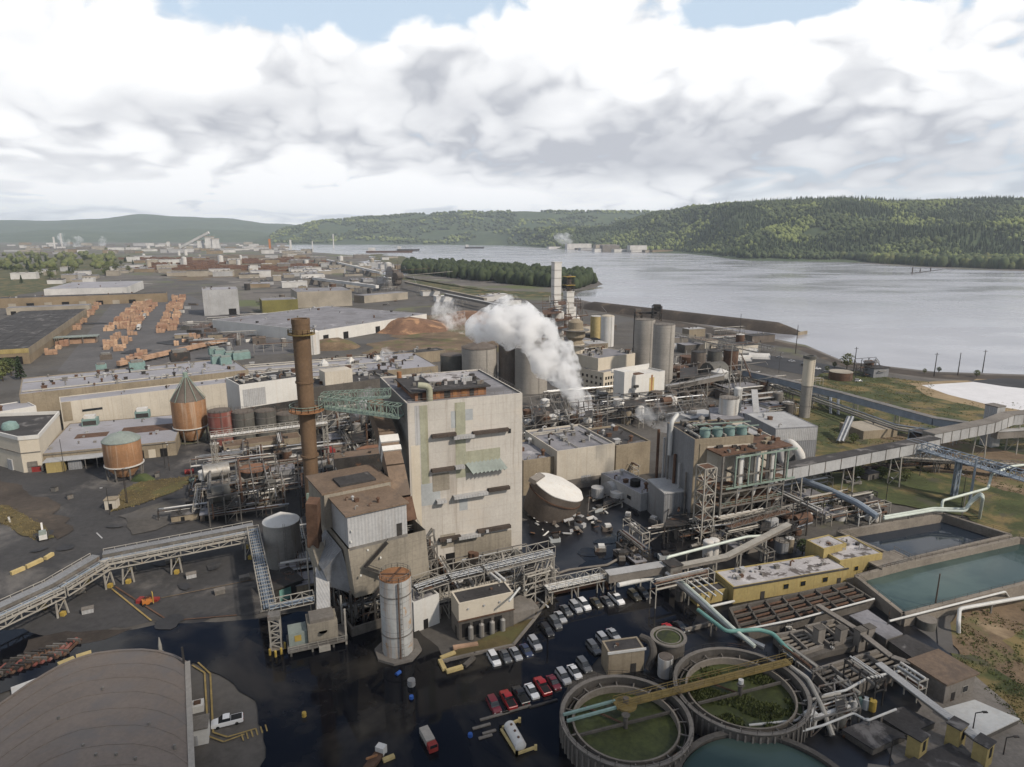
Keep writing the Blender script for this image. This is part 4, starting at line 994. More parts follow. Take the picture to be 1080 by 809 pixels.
# yellow building
b = Block('pump_building','long yellow building with a patchy grey flat roof beside the dark filter bed','building',(774,619.5),(894,599),4.8,(870,583.5),'yellow_wall','roof_patch',para=.2)
for u in (.45,.6,.80): b.win('f',b.L*u,1.8,1.5,1.3,m='yellow_paint')
b.door('f',b.L*.93,1.2,2.3); b.door('f',b.L*.25,1.2,2.3); b.vents(12,5,size=(.5,1.2)); b.add('eave',MB().b(-.2,-.25,4.5,b.L+.2,-.0,4.9),'roof_dark')
b2 = Block('pump_building','shorter yellow wing with a grey roof standing by the teal basin','building',(886,591.5),(931,583.5),5.6,(903,563),'yellow_wall','roof_patch',para=.2)
b2.door('f',b2.L*.7,1.1,2.2); b2.win('f',b2.L*.4,1.8,1.2,1.2,m='yellow_paint'); b2.vents(6,6,size=(.5,1.2))
b3 = Block('pump_building','small raised yellow block with its own roof behind the long yellow building','building',(869,579),(893,573),7.4,(877,563),'yellow_wall','roof_patch',para=.2); b3.vents(3,7,size=(.4,.9))
b4 = Block('pump_shed','low yellow shed with a dark roof at the left end of the long yellow building','building',(736,627.5),(768,620.5),3.4,(764,612),'yellow_wall','roof_dark',para=.2)
# settling basins
def basin(label, q, zr, zw, wm, wall='concrete', th=1.1):
    Q = [W(*p, zr) for p in q]; c = sum(Q,Vector())/len(Q); c.z = 0; e = thing('settling_basin', label, 'basin', c); Q = [p-c for p in Q]
    for i in range(len(Q)): MB().beam(Q[i]-Vector((0,0,zr/2)), Q[(i+1)%len(Q)]-Vector((0,0,zr/2)), th, zr).build('wall', wall, e)
    MB().sheet([(p.x,p.y) for p in Q], zw).build('water', wm, e)
    MB().rail([p for p in Q],1.0,.05,4,True).build('railing','steel_dark',e)
    return e
basin('open basin of deep blue water behind the yellow wing',((953,590),(1066,563.5),(995,541.5),(884,560)),3.6,.9,'basin_blue','kerb')
basin('larger open basin of teal water right of the yellow wing',((953,647),(1190,586),(1075,566.5),(958,592.5),(903,607)),3.4,1.5,'basin_teal','kerb')
e = thing('intake_platform','small concrete intake platform jutting into the teal basin','platform',W(935,603),GA)
MB().b(-6,-3,0,6,3,3.4).build('block','concrete_dark',e); MB().b(-6.3,-3.3,3.403,6.3,3.3,3.8).build('deck','kerb',e); MB().rail([(-6.2,-3.2,3.8),(6.2,-3.2,3.8),(6.2,3.2,3.8)],1.1,.09,1.5).build('railing','steel',e)
# flat roofed blocks along the ramp
def pad(name,label,q,z,m,cat='building',wall='concrete_dark',group=None):
    P=[W(*p,z) for p in q]; c=sum(P,Vector())/len(P); c.z=0; e=thing(name,label,cat,c,0,group); P=[p-c for p in P]
    MB().prism([(p.x,p.y) for p in P],0,z-.25).build('wall',wall,e); MB().prism([(p.x*1.01,p.y*1.01) for p in P],z-.247,z).build('roof',m,e); return e,P
e,P = pad('flat_building','low pale grey roof with four dark slots beside the teal basin',((897,647),(938,668),(915,642),(950,664)) and ((896,649),(935,674),(952,668),(915,643)),4.2,'roof_grey')
for i in range(4): c=P[0].lerp(P[1],.15+.22*i)*.5+P[3].lerp(P[2],.15+.22*i)*.5; MB().box((c.x,c.y,4.03),(2.0,.6,.1),GA).build('slot','opening',e)
pad('flat_building','low black flat roof between the pale slotted roof and the brown roof',((936,675),(966,696),(989,686),(956,669)),3.6,'roof_dark')
b = Block('brown_roof_hut','pale hut with a flat red brown roof at the end of the ramp','building',(998,722),(1029,710.5),4.6,(989,688),'concrete','roof_brown',para=0,z0=0)
b.door('f',b.L*.3,1.0,2.1); b.win('f',b.L*.7,1.2,1.4,1.2); 
pad('flat_building','small brown flat roof set behind the pale hut by the meadow',((966,697),(996,721),(1000,716),(985,689)),4.3,'roof_brown')
e,P = pad('corrugated_cover','white corrugated cover lying on the concrete pad','cover' and ((1035,777),(1075,758),(1028,738),(992,748)),1.4,'pipe_white','cover')
pad('sludge_tank','dark rectangular tank roof with a concrete rim, left of its twin',((921,790),(955,775),(921,757),(888,769)),1.6,'roof_dark','tank')
pad('sludge_tank','dark rectangular tank roof with a concrete rim, right of its twin',((957,774),(986,762),(953,745),(925,754)),1.6,'roof_dark','tank')
pad('flat_building','grey black flat roof behind the yellow huts at the bottom edge',((930,812),(1010,780),(1040,812),(1000,850)),1.2,'roof_dark')
for i,(px,py) in enumerate(((965,799),(1006,787),(1034,806))):
    e = thing('switch_hut',('small yellow hut left of the three on the dark roofs','small yellow hut nearest the white corrugated cover','small yellow hut nearest the bottom right corner')[i],'hut',W(px,py),GA+.2)
    MB().b(-1.4,-1.1,0,1.4,1.1,4.6).build('wall','yellow_wall',e); MB().b(-1.55,-1.25,4.603,1.55,1.25,4.85).build('roof','roof_dark',e); MB().b(-.4,-1.16,2.2,.5,-1.1,4.1).build('door','opening',e)
gallery('ramp','long grey covered ramp running down past the pale filter beds','ramp',[W(926,702,4),W(975,740,3.6),W(1032,783,3.2)],1.2,.5,'concrete','grey_light')
gallery('ramp','grey covered walkway rising past the slotted roof','ramp',[W(862,640,4),W(900,664,4),W(940,695,4),W(960,702,4)],.9,.5,'concrete_dark','concrete')
tank('round_cistern','low round cistern with a pale lid at the corner of the teal basin','tank',(1027,657),10*mpp(W(1027,657)),2.2,'tank_dark','concrete','flat',rail=False,ladder=False) if False else tank('round_cistern','low round cistern with a pale lid at the corner of the teal basin','tank',(976,661),9.5*mpp(W(976,661)),2.0,'tank_dark','concrete','flat',rail=False,ladder=False)
# pipes of the plant
pipe('white pipe crossing the brown slope and turning down into the ground',[(1120,620,3),(1080,630,3),(1012,642,3),(1011,656,3),(1011,668,.0)],.45,'pipe_white',supports=14)
pipe('white pipe along the near edge of the teal basin',[(938,655,3.9),(1060,624,3.9),(1064,630,.3)],.25,'pipe_white')
pipe('long white pipe across the dark filter bed edge',[(770,667,3.6),(845,652,3.8),(922,631.5,3.9)],.22,'pipe_white')
pipe('teal pipe beside the clarifier, falling toward the filter beds',[(736,643,4.5),(766,666,4.2),(800,664,4.2),(815,668,4),(836,690,3.2)],.45,'teal_pipe',supports=8)
pipe('pale teal pipe running down from the pipe gallery to the clarifiers',[(713,608,5),(742,634,4.6),(772,662,4.2),(796,682,3)],.5,'pipe_pale',supports=9)
pipe('fat silver pipe running beside the car park from the gallery to the clarifiers',[(703,605,4.6),(735,632,4.2),(775,668,3.4),(806,683,2.4)],.65,'pipe_silver',supports=9)
pipe('thin white pipe loop outside the low yellow shed',[(745,646,3.0),(748,640,4.2),(770,635,4.4),(774,634,1)],.3,'pipe_white')
for i in range(3): pipe('set of pale pipes stepping down beside the low yellow shed',[(717+7*i,606-i*1.2,5.5),(748+7*i,630-i*1.5,3.6)],.22,'pipe_white',group='pale stepped pipes')
pipe('white pipe bending under the lower filter bed and ramp',[(790,765,2.6),(840,760,3),(870,733,3.6),(892,728,4),(915,715,4.2),(957,706,4.2)],.24,'pipe_white',supports=7)
pipe('white pipe rising round the weedy clarifier to the pump station',[(830,775,2.4),(868,765,3),(900,752,3),(915,760,3),(945,748,3)],.22,'pipe_white',supports=6)
pipe('grey pipe slanting past the weedy clarifier',[(833,703,4.6),(852,716,4.2),(868,748,3.6),(878,776,1)],.5,'steel_pale',supports=7)
pipe('second grey pipe slanting past the weedy clarifier',[(838,706,4.2),(862,727,3.8),(880,770,1)],.4,'steel',supports=7)
unit('pump_station','pump station of grey pipes and posts between the clarifiers and the ramp','process unit',[(855,778),(905,765),(893,735),(862,742)],4.0,21,(2,2),1,3,9,'steel',vm=('tank_white','tank_dark'))
e = thing('control_cabinet','white control cabinet on legs beside the weedy clarifier','cabinet',W(853,771),.3)
MB().b(-1.1,-.6,1.2,1.1,.6,4.0).build('casing','white_wall',e)
for x in (-.9,.9): MB().b(x-.1,-.1,0,x+.1,.1,1.2).build('leg','steel',e)
for i,(px,py,m_) in enumerate(((912,748,'blue_grey_panel'),(919,750,'yellow_paint'),(906,746,'teal'),(899,749,'tank_white'))):
    tank('chemical_drum',('pale blue drum among the pump station drums','yellow drum among the pump station drums','teal drum among the pump station drums','white drum left of the coloured drums')[i],'drum',(px,py),.75,2.2,m_,m_,'flat',rail=False,ladder=False,group='pump station drums')
# poles and lamps
def pole(label,base,top,m='wood_pole',r=.22,arm=False,cat='pole',name='utility_pole',group=None,lamp=False):
    e = thing(name,label,cat,W(*base),0,group); h = hz(base[0],base[1],top)
    MB().cyl((0,0,0),r,h,8,r*.6).build('shaft',m,e)
    if arm: MB().beam((-1.4,0,h-1),(1.4,0,h-1),.2).build('crossarm',m,e)
    if lamp: MB().beam((0,0,h),(1.6,0,h+.3),.14).build('arm',m,e); MB().b(1.2,-.2,h+.1,2.1,.2,h+.3).build('lamp_head','steel_dark',e)
    return e
pole('wooden pole standing at the corner of the teal basin',(985,647),605,arm=False); pole('tall thin pole beside the slotted pale roof',(934,676),642,'steel_dark',.16)
pole('lamp post beside the white corrugated cover',(1025,775),752,'steel_dark',.13,name='lamp_post',cat='lamp post',lamp=True); pole('short lamp post at the edge of the concrete pad',(1058,797),778,'steel_dark',.12,name='lamp_post',cat='lamp post',lamp=True); pole('lamp post among the dark tank roofs',(938,806),779,'steel_dark',.12,name='lamp_post',cat='lamp post',lamp=True)
# pipe gallery from the car park corner to the bark boiler
bridge('pipe_gallery','pipe gallery with white pipes above the flooded car park','pipe gallery',[(576,622,4),(636,609,4)],3.2,2.0,'steel_pale',deck='steel_dark',tubes=5,tm='pipe_white',legs=(.05,.5,.95),legw=1.6)
gallery('conveyor_gallery','fat pale covered conveyor between the pipe gallery and the tee above the car park','conveyor',[(640,613,3.6),(706,602,3.6)],2.4,2.2,'concrete','grey_light',legs=(.1,.5,.9))
gallery('conveyor_gallery','pale covered conveyor climbing right from the car park tee','conveyor',[(706,602,3.6),(766,590,4.2),(832,556,9)],1.4,1.0,'concrete','steel_pale',legs=(.15,.4,.6,.8))
pipe('white bypass pipe over the car park wall',[(652,617,3.8),(690,609,2.0),(705,606,2.4)],.6,'pipe_white')
pipe('brown elbow pipe dropping into the car park',[(634,607,4),(638,612,3.4),(641,621,.3)],.45,'rust')
pipe('pale green pipe loop above the white twin tanks',[(703,606,1),(703,588,6),(745,577,6),(788,566,6.5),(808,565,6)],.4,'pipe_pale',supports=10)
e = tank('chemical_tank','white upright chemical tank left of its twin under the green pipe','tank',(746,588),1.5,5.0,'tank_white','tank_white','dome',.5,rail=False,ladder=False); tank('chemical_tank','white upright chemical tank right of its twin under the green pipe','tank',(752,586.5),1.5,5.0,'tank_white','tank_white','dome',.5,rail=False,ladder=False)
e = thing('junction_tower','grey sheet metal junction tower where the conveyors meet over the car park','tower',W(708,618),GA); MB().b(-1.8,-1.8,0,1.8,1.8,6.4).build('casing','steel',e); MB().b(-2,-2,6.403,2,2,6.7).build('roof','steel_dark',e)
pipe('long hose like pipe snaking across the black yard behind the car park',[(578,608,.4),(600,601,.4),(640,596,.4),(675,577,.4),(700,562,.4)],.35,'concrete')
# bark boiler complex
b = Block('bark_boiler','grimy grey and beige boiler block with teal fans on its dark roof','building',(733,463.5),(795,459),29.5,(684,447),'tan_wall','roof_dark',para=.4)
b.wall.data.materials.append(M['grey_wall'])
for p in b.wall.data.polygons:
    if p.normal.x < -.9: p.material_index = 1
b.patchf('panel','f',b.L*.55,14,b.L*.8,13,'cream_panel',.1); b.patchf('panel','f',b.L*.15,4,2.5,24,'tan_wall',.2)
for i in range(4): b.add('roof_fan',MB().cyl((5+i*4.2,3.2,b.rz),1.6,2.4,14).cyl((5+i*4.2,3.2,b.rz+2.4),1.2,.3,14),'teal',True)
b.add('roof_edge',MB().b(2,1,b.rz+3.0,22,1.3,b.rz+3.3).b(2,5.5,b.rz+3,22,5.8,b.rz+3.3),'steel_green'); b.vents(22,12,(2,7,b.L-2,b.D-2),(.8,2.4)); b.pipes(6,2,.3)
b.add('white_stub',MB().tube(round_path([Vector((-1,14,20)),Vector((-1,14,31)),Vector((2,16,33))],2),.7,10),'pipe_white',True)
for i in range(6): b.add('flank_pipe',MB().tube([(-.6-.3*(i%2),3+i*4,0),(-.6-.3*(i%2),3+i*4,18+i*1.6)],.3+.1*(i%3),7),('steel','grey_light','rust')[i%3],True)
b.add('side_annex',MB().b(-7,4,0,-.01,16,11),'grey_wall'); b.add('side_annex_roof',MB().b(-7.3,3.7,11.003,.0,16.3,11.4),'grey_light')
b5 = Block('boiler_annex','pale sloping annex at the right of the bark boiler','building',(796,462),(812,458.5),25,18,'cream_panel','grey_light',ang=b.a); b5.vents(4,3)
# steel frame with three white cylinders
FR = W(790,560); e = thing('cyclone_tower','rusty steel tower holding three white cyclones under a rust roof','process tower',FR,GA)
w_,dp = 24,11
m = MB()
for i in range(5):
    for y in (0,dp): m.beam((-w_/2+i*6,y,0),(-w_/2+i*6,y,26),.5)
for z in (5,9.5,14,19,26):
    for y in (0,dp): m.beam((-w_/2,y,z),(w_/2,y,z),.45)
    for i in range(5): m.beam((-w_/2+i*6,0,z),(-w_/2+i*6,dp,z),.4)
for i in range(4):
    for z0,z1 in ((0,5),(5,9.5),(9.5,14)): m.beam((-w_/2+i*6,0,z0),(-w_/2+i*6+6,0,z1),.25)
m.build('frame','steel',e)
MB().b(-w_/2+1,-1,15.5,w_/2+3.6,-.6,16).b(-w_/2+4,-1,25,w_/2+3.6,-.6,25.5).build('rim_beam','steel_green',e)
for i in range(5): MB().beam((-w_/2+4+i*5,-1.0,16),(-w_/2+4+i*5,-1.0,25),.4).build('post','steel_green',e)
for i in range(3): MB().lathe((-4.5+i*6.2,1.6,0),[(.4,11),(1.4,15),(1.4,25),(.9,26)],18).build('cyclone','tank_white',e,True)
MB().b(-w_/2,0.6,14.8,w_/2+3,dp,15.2).b(-w_/2,0,9.6,w_/2,dp,9.8).b(-w_/2,0,5.1,w_/2,dp,5.3).build('platform','rust',e)
MB().b(-w_/2-1,-.5,26.1,w_/2+2,dp+.5,26.5).build('roof','rust',e); q_=random.Random(4)
for i in range(30): x,y=q_.uniform(-w_/2,w_/2),q_.uniform(0,dp); MB().b(x,y,26.503,x+q_.uniform(.4,2),y+q_.uniform(.3,1.2),26.6+q_.uniform(.2,1)).build('roof_piece',q_.choice(('rust','steel','steel_dark','tan_wall')),e)
for i in range(6): MB().lathe((-10+i*4,2.5,0),[(.3,5.4),(1.6,8.6),(1.6,9.5)],12).build('hopper',q_.choice(('rust','tank_dark','steel')),e,True)
for i in range(26):
    x,y,z=q_.uniform(-w_/2,w_/2),q_.uniform(0,dp),q_.choice((.3,5.6,10)); k=q_.random()
    if k<.5: MB().tube([(x,y,z),(x,y,z+q_.uniform(1,4)),(x+q_.uniform(-6,6),y,z+q_.uniform(1,4))],q_.uniform(.15,.5),7).build('pipe',q_.choice(('steel','rust','steel_pale','steel_dark')),e,True)
    else: MB().b(x,y,z,x+q_.uniform(.8,3),y+q_.uniform(.6,2),z+q_.uniform(.8,2.6)).build('machine',q_.choice(('steel_dark','rust','tank_dark','steel','orange_paint') if i<24 else ('steel',)),e)
for z in (5.3,9.8,15.2): MB().rail([(-w_/2,-.1,z),(w_/2,-.1,z)],1.1,.1,2).build('railing','steel_green',e)
bridge('truss_bridge','rusty lattice catwalk low on the front of the cyclone tower','walkway',[W(768,556,7),W(825,540,7)],2.2,2.0,'steel',deck='rust')
e = thing('stair_tower','open steel stair tower at the corner of the bark boiler','stair tower',W(740,572),GA)
MB().tower((0,0,0),4,4,24,6,.35).build('frame','steel_pale',e)
for k in range(6): MB().b(-2,-2,k*4+3.9,2,2,k*4+4.0).build('landing','rust',e); MB().beam((-1.6,-1.9,k*4),(1.6,-1.9,k*4+4),.6,.15).build('stair','steel',e)
unit('machinery','dark tangle of machinery at the foot of the bark boiler','process unit',[(700,575),(820,560),(815,540),(705,552)],6,33,(6,2),1,9,22,'steel_dark',vm=('tank_dark','rust','steel_dark'))
unit('machinery','clutter of pipes and ducts behind the yellow building','process unit',[(800,580),(850,565),(850,545),(805,556)],6,35,(3,2),2,5,14,'steel_dark',vm=('tank_dark','rust','grey_light'))
# grey filter block with the white elbow duct; stack
b = Block('baghouse','large grey sheet metal block with a white elbow duct on its front','building',(818,452),(863,449.5),16.5,(857,432),'grey_wall','grey_light',para=.2)
b.add('light_band',MB().b(.3,-.08,11,b.L-.3,.05,16),'grey_light')
b.add('elbow_duct',MB().tube(round_path([Vector((4.8,.5,9.5)),Vector((4.8,-3.2,11.5)),Vector((7.5,-6,8)),Vector((8.2,-7,0))],4),1.8,14),'tank_white',True)
b.add('elbow_duct',MB().tube(round_path([Vector((1.5,.5,10)),Vector((1.5,-2,9)),Vector((2,-2.6,4)),Vector((5,-5,2))],3),1.3,12),'grey_light',True)
b.add('elbow_duct',MB().tube(round_path([Vector((11,.5,6)),Vector((11,-3,6.6)),Vector((8,-5,3))],3),1.1,12),'concrete',True)
b.vents(3,3); 
for y in (2,6): b.add('flank_post',MB().beam((b.L+.6,y,0),(b.L+.6,y,13),.35),'timber_yellow')
e = tank('smokestack','short tan and white concrete smokestack behind the grey block','smokestack',(848,440),2.6,hz(848,440,378),'concrete_silo',None,'none',rail=False,ladder=True,bands=3)
h_=hz(848,440,378); MB().ring((0,0,0),2.0,3.2,h_,h_+1.4,24).build('rim','tank_dark',e,True); MB().ring((0,0,0),2.61,2.75,h_*.55,h_,24).build('upper_shaft','cream',e,True)
e = tank('storage_tank','white drum tank on the grey plinth behind the bark boiler','tank',W(768,436,9)-Vector((0,0,9)),9*mpp(W(768,436)),16.5,'tank_white','concrete','cone',.8,rail=True)
tank('storage_tank','narrow white tank joined to the white drum behind the bark boiler','tank',W(777,434,9)-Vector((0,0,9)),1.9,20,'tank_white','tank_white','dome',.8,rail=False)
pad('plinth','grey plinth under the white drum tank behind the bark boiler',((750,443),(785,441),(780,428),(748,430)),9,'roof_grey','plinth','steel')
gallery('inclined_conveyor','steep blue grey conveyor casing leaning against the bark boiler','conveyor',[W(792,455,0)+Vector((0,0,18)),W(800,470,1)],2.2,2.0,'steel_blue','grey_light')
b = Block('low_building','low white flat roofed building in the black yard behind the broken tank','building',(650,499),(683,521),6.5,(702,513),'grey_light','roof_pale') if False else Block('low_building','low white flat roofed building in the black yard behind the broken tank','building',(676,521),(700,515.5),6.5,(673,491),'grey_light','roof_pale')
b.vents(7,3,size=(.8,2)); b.add('dark_unit',MB().cyl((4,8,b.rz),1.8,2.2,14),'opening'); b.win('l',6,2.5,2,1.2)
b = Block('tall_shed','dark brown shed between the beige block and the bark boiler','building',(650,470),(690,467),13,24,'tan_wall','roof_dark',ang=R(22)); b.vents(10,3)
unit('scrap_heap','wreckage and pale debris in the black yard behind the broken tank','debris',[(620,545),(660,530),(655,515),(622,522)],1.6,41,(2,1),1,3,10,'steel',vm=('tank_white','grey_light'))
# conveyors to the right
gallery('conveyor_gallery','long grey covered conveyor crossing from the bark boiler to the right edge junction','conveyor',[W(812,507,12),W(985,472,12)],4.2,4.0,'grey_light','roof_dark',legs=(.15,.45,.75),rib=7)
gallery('conveyor_gallery','pale arched conveyor entering from the right edge','conveyor',[W(978,468,11),W(1042,455,12),W(1062,447,13),W(1150,440,13)],4.6,4.4,'grey_light','concrete',legs=(.3,.7),rib=5)
e = thing('transfer_tower','blue steel transfer tower where the grey conveyors cross','tower',W(967,490),GA); MB().tower((0,0,0),6,6,14,4,.3).build('frame','steel_blue',e); MB().b(-2.8,-2.8,8,2.8,2.8,13).build('casing','steel_dark',e); MB().rail([(-3,-3,14),(3,-3,14),(3,3,14)],1.2,.12,1.5).build('railing','steel_blue',e); MB().b(-3.1,-3.1,13.8,3.1,3.1,14).build('deck','steel_dark',e)
e = thing('transfer_tower','pale transfer house on the arched conveyor near the right edge','tower',W(1043,470),GA); MB().b(-2.6,-2.6,0,2.6,2.6,18).build('casing','grey_light',e); MB().b(-2.8,-2.8,18.003,2.8,2.8,18.4).build('roof','concrete',e)
bridge('conveyor_bridge','blue grey lattice conveyor falling to the right edge over the meadow','conveyor',[W(958,470,13.5),W(1100,512,13.5)],3.2,2.6,'steel_blue',deck='steel_blue',legs=(.42,),t=.3,legw=1.2)
gallery('conveyor_gallery','very long covered conveyor with dark bays running beside the shore road','conveyor',[W(785,396,7),W(885,420,7),W(985,448,7),W(1030,455,8)],3.4,3.2,'steel_blue','steel',legs=(.1,.25,.4,.55,.7,.85),rib=0)
gallery('conveyor_gallery','low pale conveyor continuing beyond the transfer house to the right edge','conveyor',[W(1048,462,8),W(1140,456,8)],3.0,3.0,'concrete','grey_light',legs=(.5,))
for i in range(3):
    y=i*2.6; pipe('three long silver pipes side by side along the conveyor by the shore road',[(752,380+y,5),(800,397+y,5),(880,425+y,5),(945,448+y,5),(1000,456+y,5)],.45,('pipe_silver','steel_pale','steel')[i],supports=18,group='parallel shore pipes')
pipe('silver pipe loop dropping beside the long conveyor',[(876,437,0),(876,419,5),(884,417,5),(905,424,5)],.7,'pipe_silver'); pipe('second silver pipe loop dropping beside the long conveyor',[(884,438,0),(884,421,5),(892,420,5),(912,427,5)],.7,'pipe_silver')
for i in range(2): pipe('pair of silver inclined tubes on a timber pad below the long conveyor',[(884+4*i,466,1),(895+4*i,440,9)],.85,'pipe_silver',group='inclined silver tubes',supports=6)
bridge('pipe_trestle','dark steel pipe trestle across the meadow behind the basins','pipe trestle',[(845,488,5),(930,483,5),(1080,492,5)],2.4,1.6,'steel',deck='steel_dark',tubes=3,tm='steel_pale',legs=(.1,.3,.5,.7,.9))
bridge('pipe_trestle','lower rusty pipe trestle between the conveyor and the basins','pipe trestle',[(835,500,3),(1000,488,3),(1100,500,3)],2.0,1.2,'steel_dark',deck='steel_dark',tubes=3,tm='rust',legs=(.2,.5,.8))
pipe('fat blue grey pipe sloping from the bark boiler to the blue basin',[(842,505,7),(872,516,6.5),(905,531,6),(925,545,4)],1.1,'steel_blue',supports=9)
for i,(o1,o2) in enumerate(((0,0),(2.2,1.6))): pipe('pair of pale green pipes stepping up behind the blue basin',[(932,545+o1,5),(985,536+o1,5.2),(1018,537+o1,5.4),(1024,528+o1,8),(1034,520+o1,11),(1037,523+o1,11),(1033,545+o1,.2)],.42,'pipe_pale',supports=12,group='pale green basin pipes')
pipe('pale green pipe rising to the conveyor behind the blue basin',[(993,540,4),(994,528,7.5),(1042,515,9),(1046,500,12),(1066,492,14),(1100,488,14)],.42,'pipe_pale',supports=15)
pipe('tall blue grey pipe standing in the meadow behind the blue basin',[(1022,530,0),(1025,484,0) if False else (1022,530,13)],.4,'steel_blue') if False else pole('tall blue grey post holding the lattice conveyor over the meadow',(1022,534),484,'steel_blue',.5,cat='post',name='conveyor_post')
unit('valve_station','white valve pipes at the corner of the blue basin','process unit',[(905,556),(928,551),(925,541),(904,546)],3.5,51,(2,1),1,2,9,'pipe_white',vm=('tank_white',))
b = Block('meadow_shed','low tan roofed shed behind the grey conveyor in the meadow','building',(911,455),(947,452),4,(930,442),'tan_wall','beige_far',para=.1)
e = unit('loading_rig','dark steel loading rig on the river bank','loading rig',[(902,398),(926,396),(922,390),(900,392)],9,61,(3,1),2,2,8,'steel_dark'); b = Block('rig_office','grey peaked office beside the loading rig on the river bank','building',(922,389),(938,388),6,8,'grey_wall','steel_dark',para=0)
e = tank('storage_tank','low rust brown tank beside the loading rig by the shore road','tank',(886,400),7,5,'rust','beige_far','flat',rail=False)
for i,(bx,by,tp) in enumerate(((985,397,372),(1010,396,372),(1036,393,369),(839,373,343),(901,388,366),(780,355,331))): pole('one of the thin poles standing along the river bank',(bx,by),tp,'steel_dark',.35,group='river bank poles',arm=i%2==0)
# ================================================================ left: paper mill sheds, tanks, conveyors
b = Block('mill_hall', 'low mill hall with a pale stained roof and two teal roof units', 'building', (42,479),(185,465),6.3,(184,437),'tan_wall','roof_pale',para=.3)
HL=b
for px,py in ((96,448),(151,440)):
    P=W(px,py,b.rz)-b.e.location; c,n=math.cos(-b.a),math.sin(-b.a); x,y=P.x*c-P.y*n,P.x*n+P.y*c
    m_=b.add('roof_unit',MB().b(x-3,y-2.4,b.rz,x+3,y+2.4,b.rz+3.2),'teal'); b.add('unit_hood',MB().b(x-2.2,y-1.8,b.rz+3.203,x+2.2,y+1.8,b.rz+4.6),'tank_white',parent=m_); b.add('unit_grille',MB().b(x-2.6,y-2.46,b.rz+.4,x+2.6,y-2.4,b.rz+2.4),'steel_dark',parent=m_)
for px,py,w,d in ((158,452,22,11),(97,459,12,7)):
    P=W(px,py,b.rz)-b.e.location; c,n=math.cos(-b.a),math.sin(-b.a); x,y=P.x*c-P.y*n,P.x*n+P.y*c
    b.add('rust_patch',MB().b(x-w/2,y-d/2,b.rz+.004,x+w/2,y+d/2,b.rz+.03),'rust')
b.vents(14,31,size=(.5,1.3)); b.add('canopy',MB().b(2,-6,4.2,b.L*.62,-.05,4.5),'grey_light')
b.add('dock_opening',MB().b(12,-.09,.2,b.L*.62,-.03,3.9),'opening'); b.add('lean_to',MB().b(3,-6.2,0,9,-.1,4.1),'yellow_wall'); b.add('lean_to',MB().b(10,-5,0,14.5,-.1,4.1),'grey_wall')
for i in range(5): b.add('canopy_post',MB().beam((16+i*4,-5.7,0),(16+i*4,-5.7,4.2),.25),'steel')
for i in range(3): b.door('f',b.L*(.72+.09*i),2.6,3.6,'opening' if i!=1 else 'cream','loading_door')
b.add('gutter',MB().b(0,-.35,5.7,b.L,-.061,5.95),'steel')
b = Block('corner_building','cream corner building with a black roof and a teal roof dome at the left edge','building',(19,461),(41,458.5),14.5,34,'white_wall','roof_dark',ang=HL.a-.22,para=1.6) if False else None
P0,P1,P2_,P3 = W(19,461,14.5),W(40,459,14.5),W(62,434,14.5),W(-40,438,14.5)
c=P0.copy(); c.z=0; e=thing('corner_building','cream corner building with a black roof and white parapet at the left edge','building',c)
poly=[p-P0 for p in (P0,P1,P2_,P3,W(-30,449,14.5))]
MB().prism([(p.x,p.y) for p in poly],0,13.2).build('wall','cream',e); MB().prism([(p.x,p.y) for p in poly],13.203,13.35).build('roof','roof_dark',e)
for i in range(5):
    a,b_=poly[i],poly[(i+1)%5]; MB().beam((a.x,a.y,13.95),(b_.x,b_.y,13.95),.5,1.5).build('parapet','white_wall',e)
for i,f in ((0,.5),(4,.75),(4,.35)): 
    a,b_=poly[i],poly[(i+1)%5]; q=a.lerp(b_,f); d=(b_-a).normalized(); MB().beam(Vector((q.x,q.y,2.2))-d*1.6+Vector((0,0,0)),Vector((q.x,q.y,2.2))+d*1.6,.9,4.2).build('loading_door','grey_light' if i else 'concrete',e)
for i in (0,4):
    a,b_=poly[i],poly[(i+1)%5]; MB().beam((a.x,a.y,8),(b_.x,b_.y,8),.5,.3).build('band','steel',e)
p=W(11,452,13.4)-P0; MB().lathe((p.x,p.y,13.35),[(3,0),(3,1.2),(2.3,2.6),(.4,3.2)],12).build('roof_dome','teal',e,True)
b = Block('mill_hall','long tan mill hall wall rising behind the pale stained roof','building',(63,424.5),(258,401.5),15.5,13,'cream_panel','roof_pale',para=.4)
b.vents(10,33,size=(.5,1.4)); b.add('brown_pilaster',MB().b(.5,-.2,6.5,4,-.03,15.4),'tan_wall'); b.win('f',b.L*.15,9.8,8,1.0)
b = Block('mill_hall','low white topped hall at the left edge behind the corner building','building',(-60,444),(38,428),13,16,'white_wall','roof_pale',para=.4); b.vents(5,3)
L1 = Block('mill_hall','very long mill hall under a wide pale grey roof in front of the lumber yard','building',(20,416),(262,390),17,(255,376.5),'tan_wall','roof_pale',para=.4)
L1.vents(60,35,size=(.8,2.4)); L1.pipes(6,9,.25)
for px,py,m_,s_ in ((107,389,'teal',1),(145,389,'teal',1.5),(112,379,'tank_grimy',1.2),(190,380,'steel_dark',2)):
    P=W(px,py,L1.rz)-L1.e.location; c,n=math.cos(-L1.a),math.sin(-L1.a); x,y=P.x*c-P.y*n,P.x*n+P.y*c
    o=L1.add('roof_unit',MB().b(x-2.6*s_,y-2*s_,L1.rz,x+2.6*s_,y+2*s_,L1.rz+2.6*s_),m_); L1.add('unit_hood',MB().b(x-2*s_,y-1.6*s_,L1.rz+2.6*s_+.003,x+2*s_,y+1.6*s_,L1.rz+3.4*s_),'steel',parent=o)
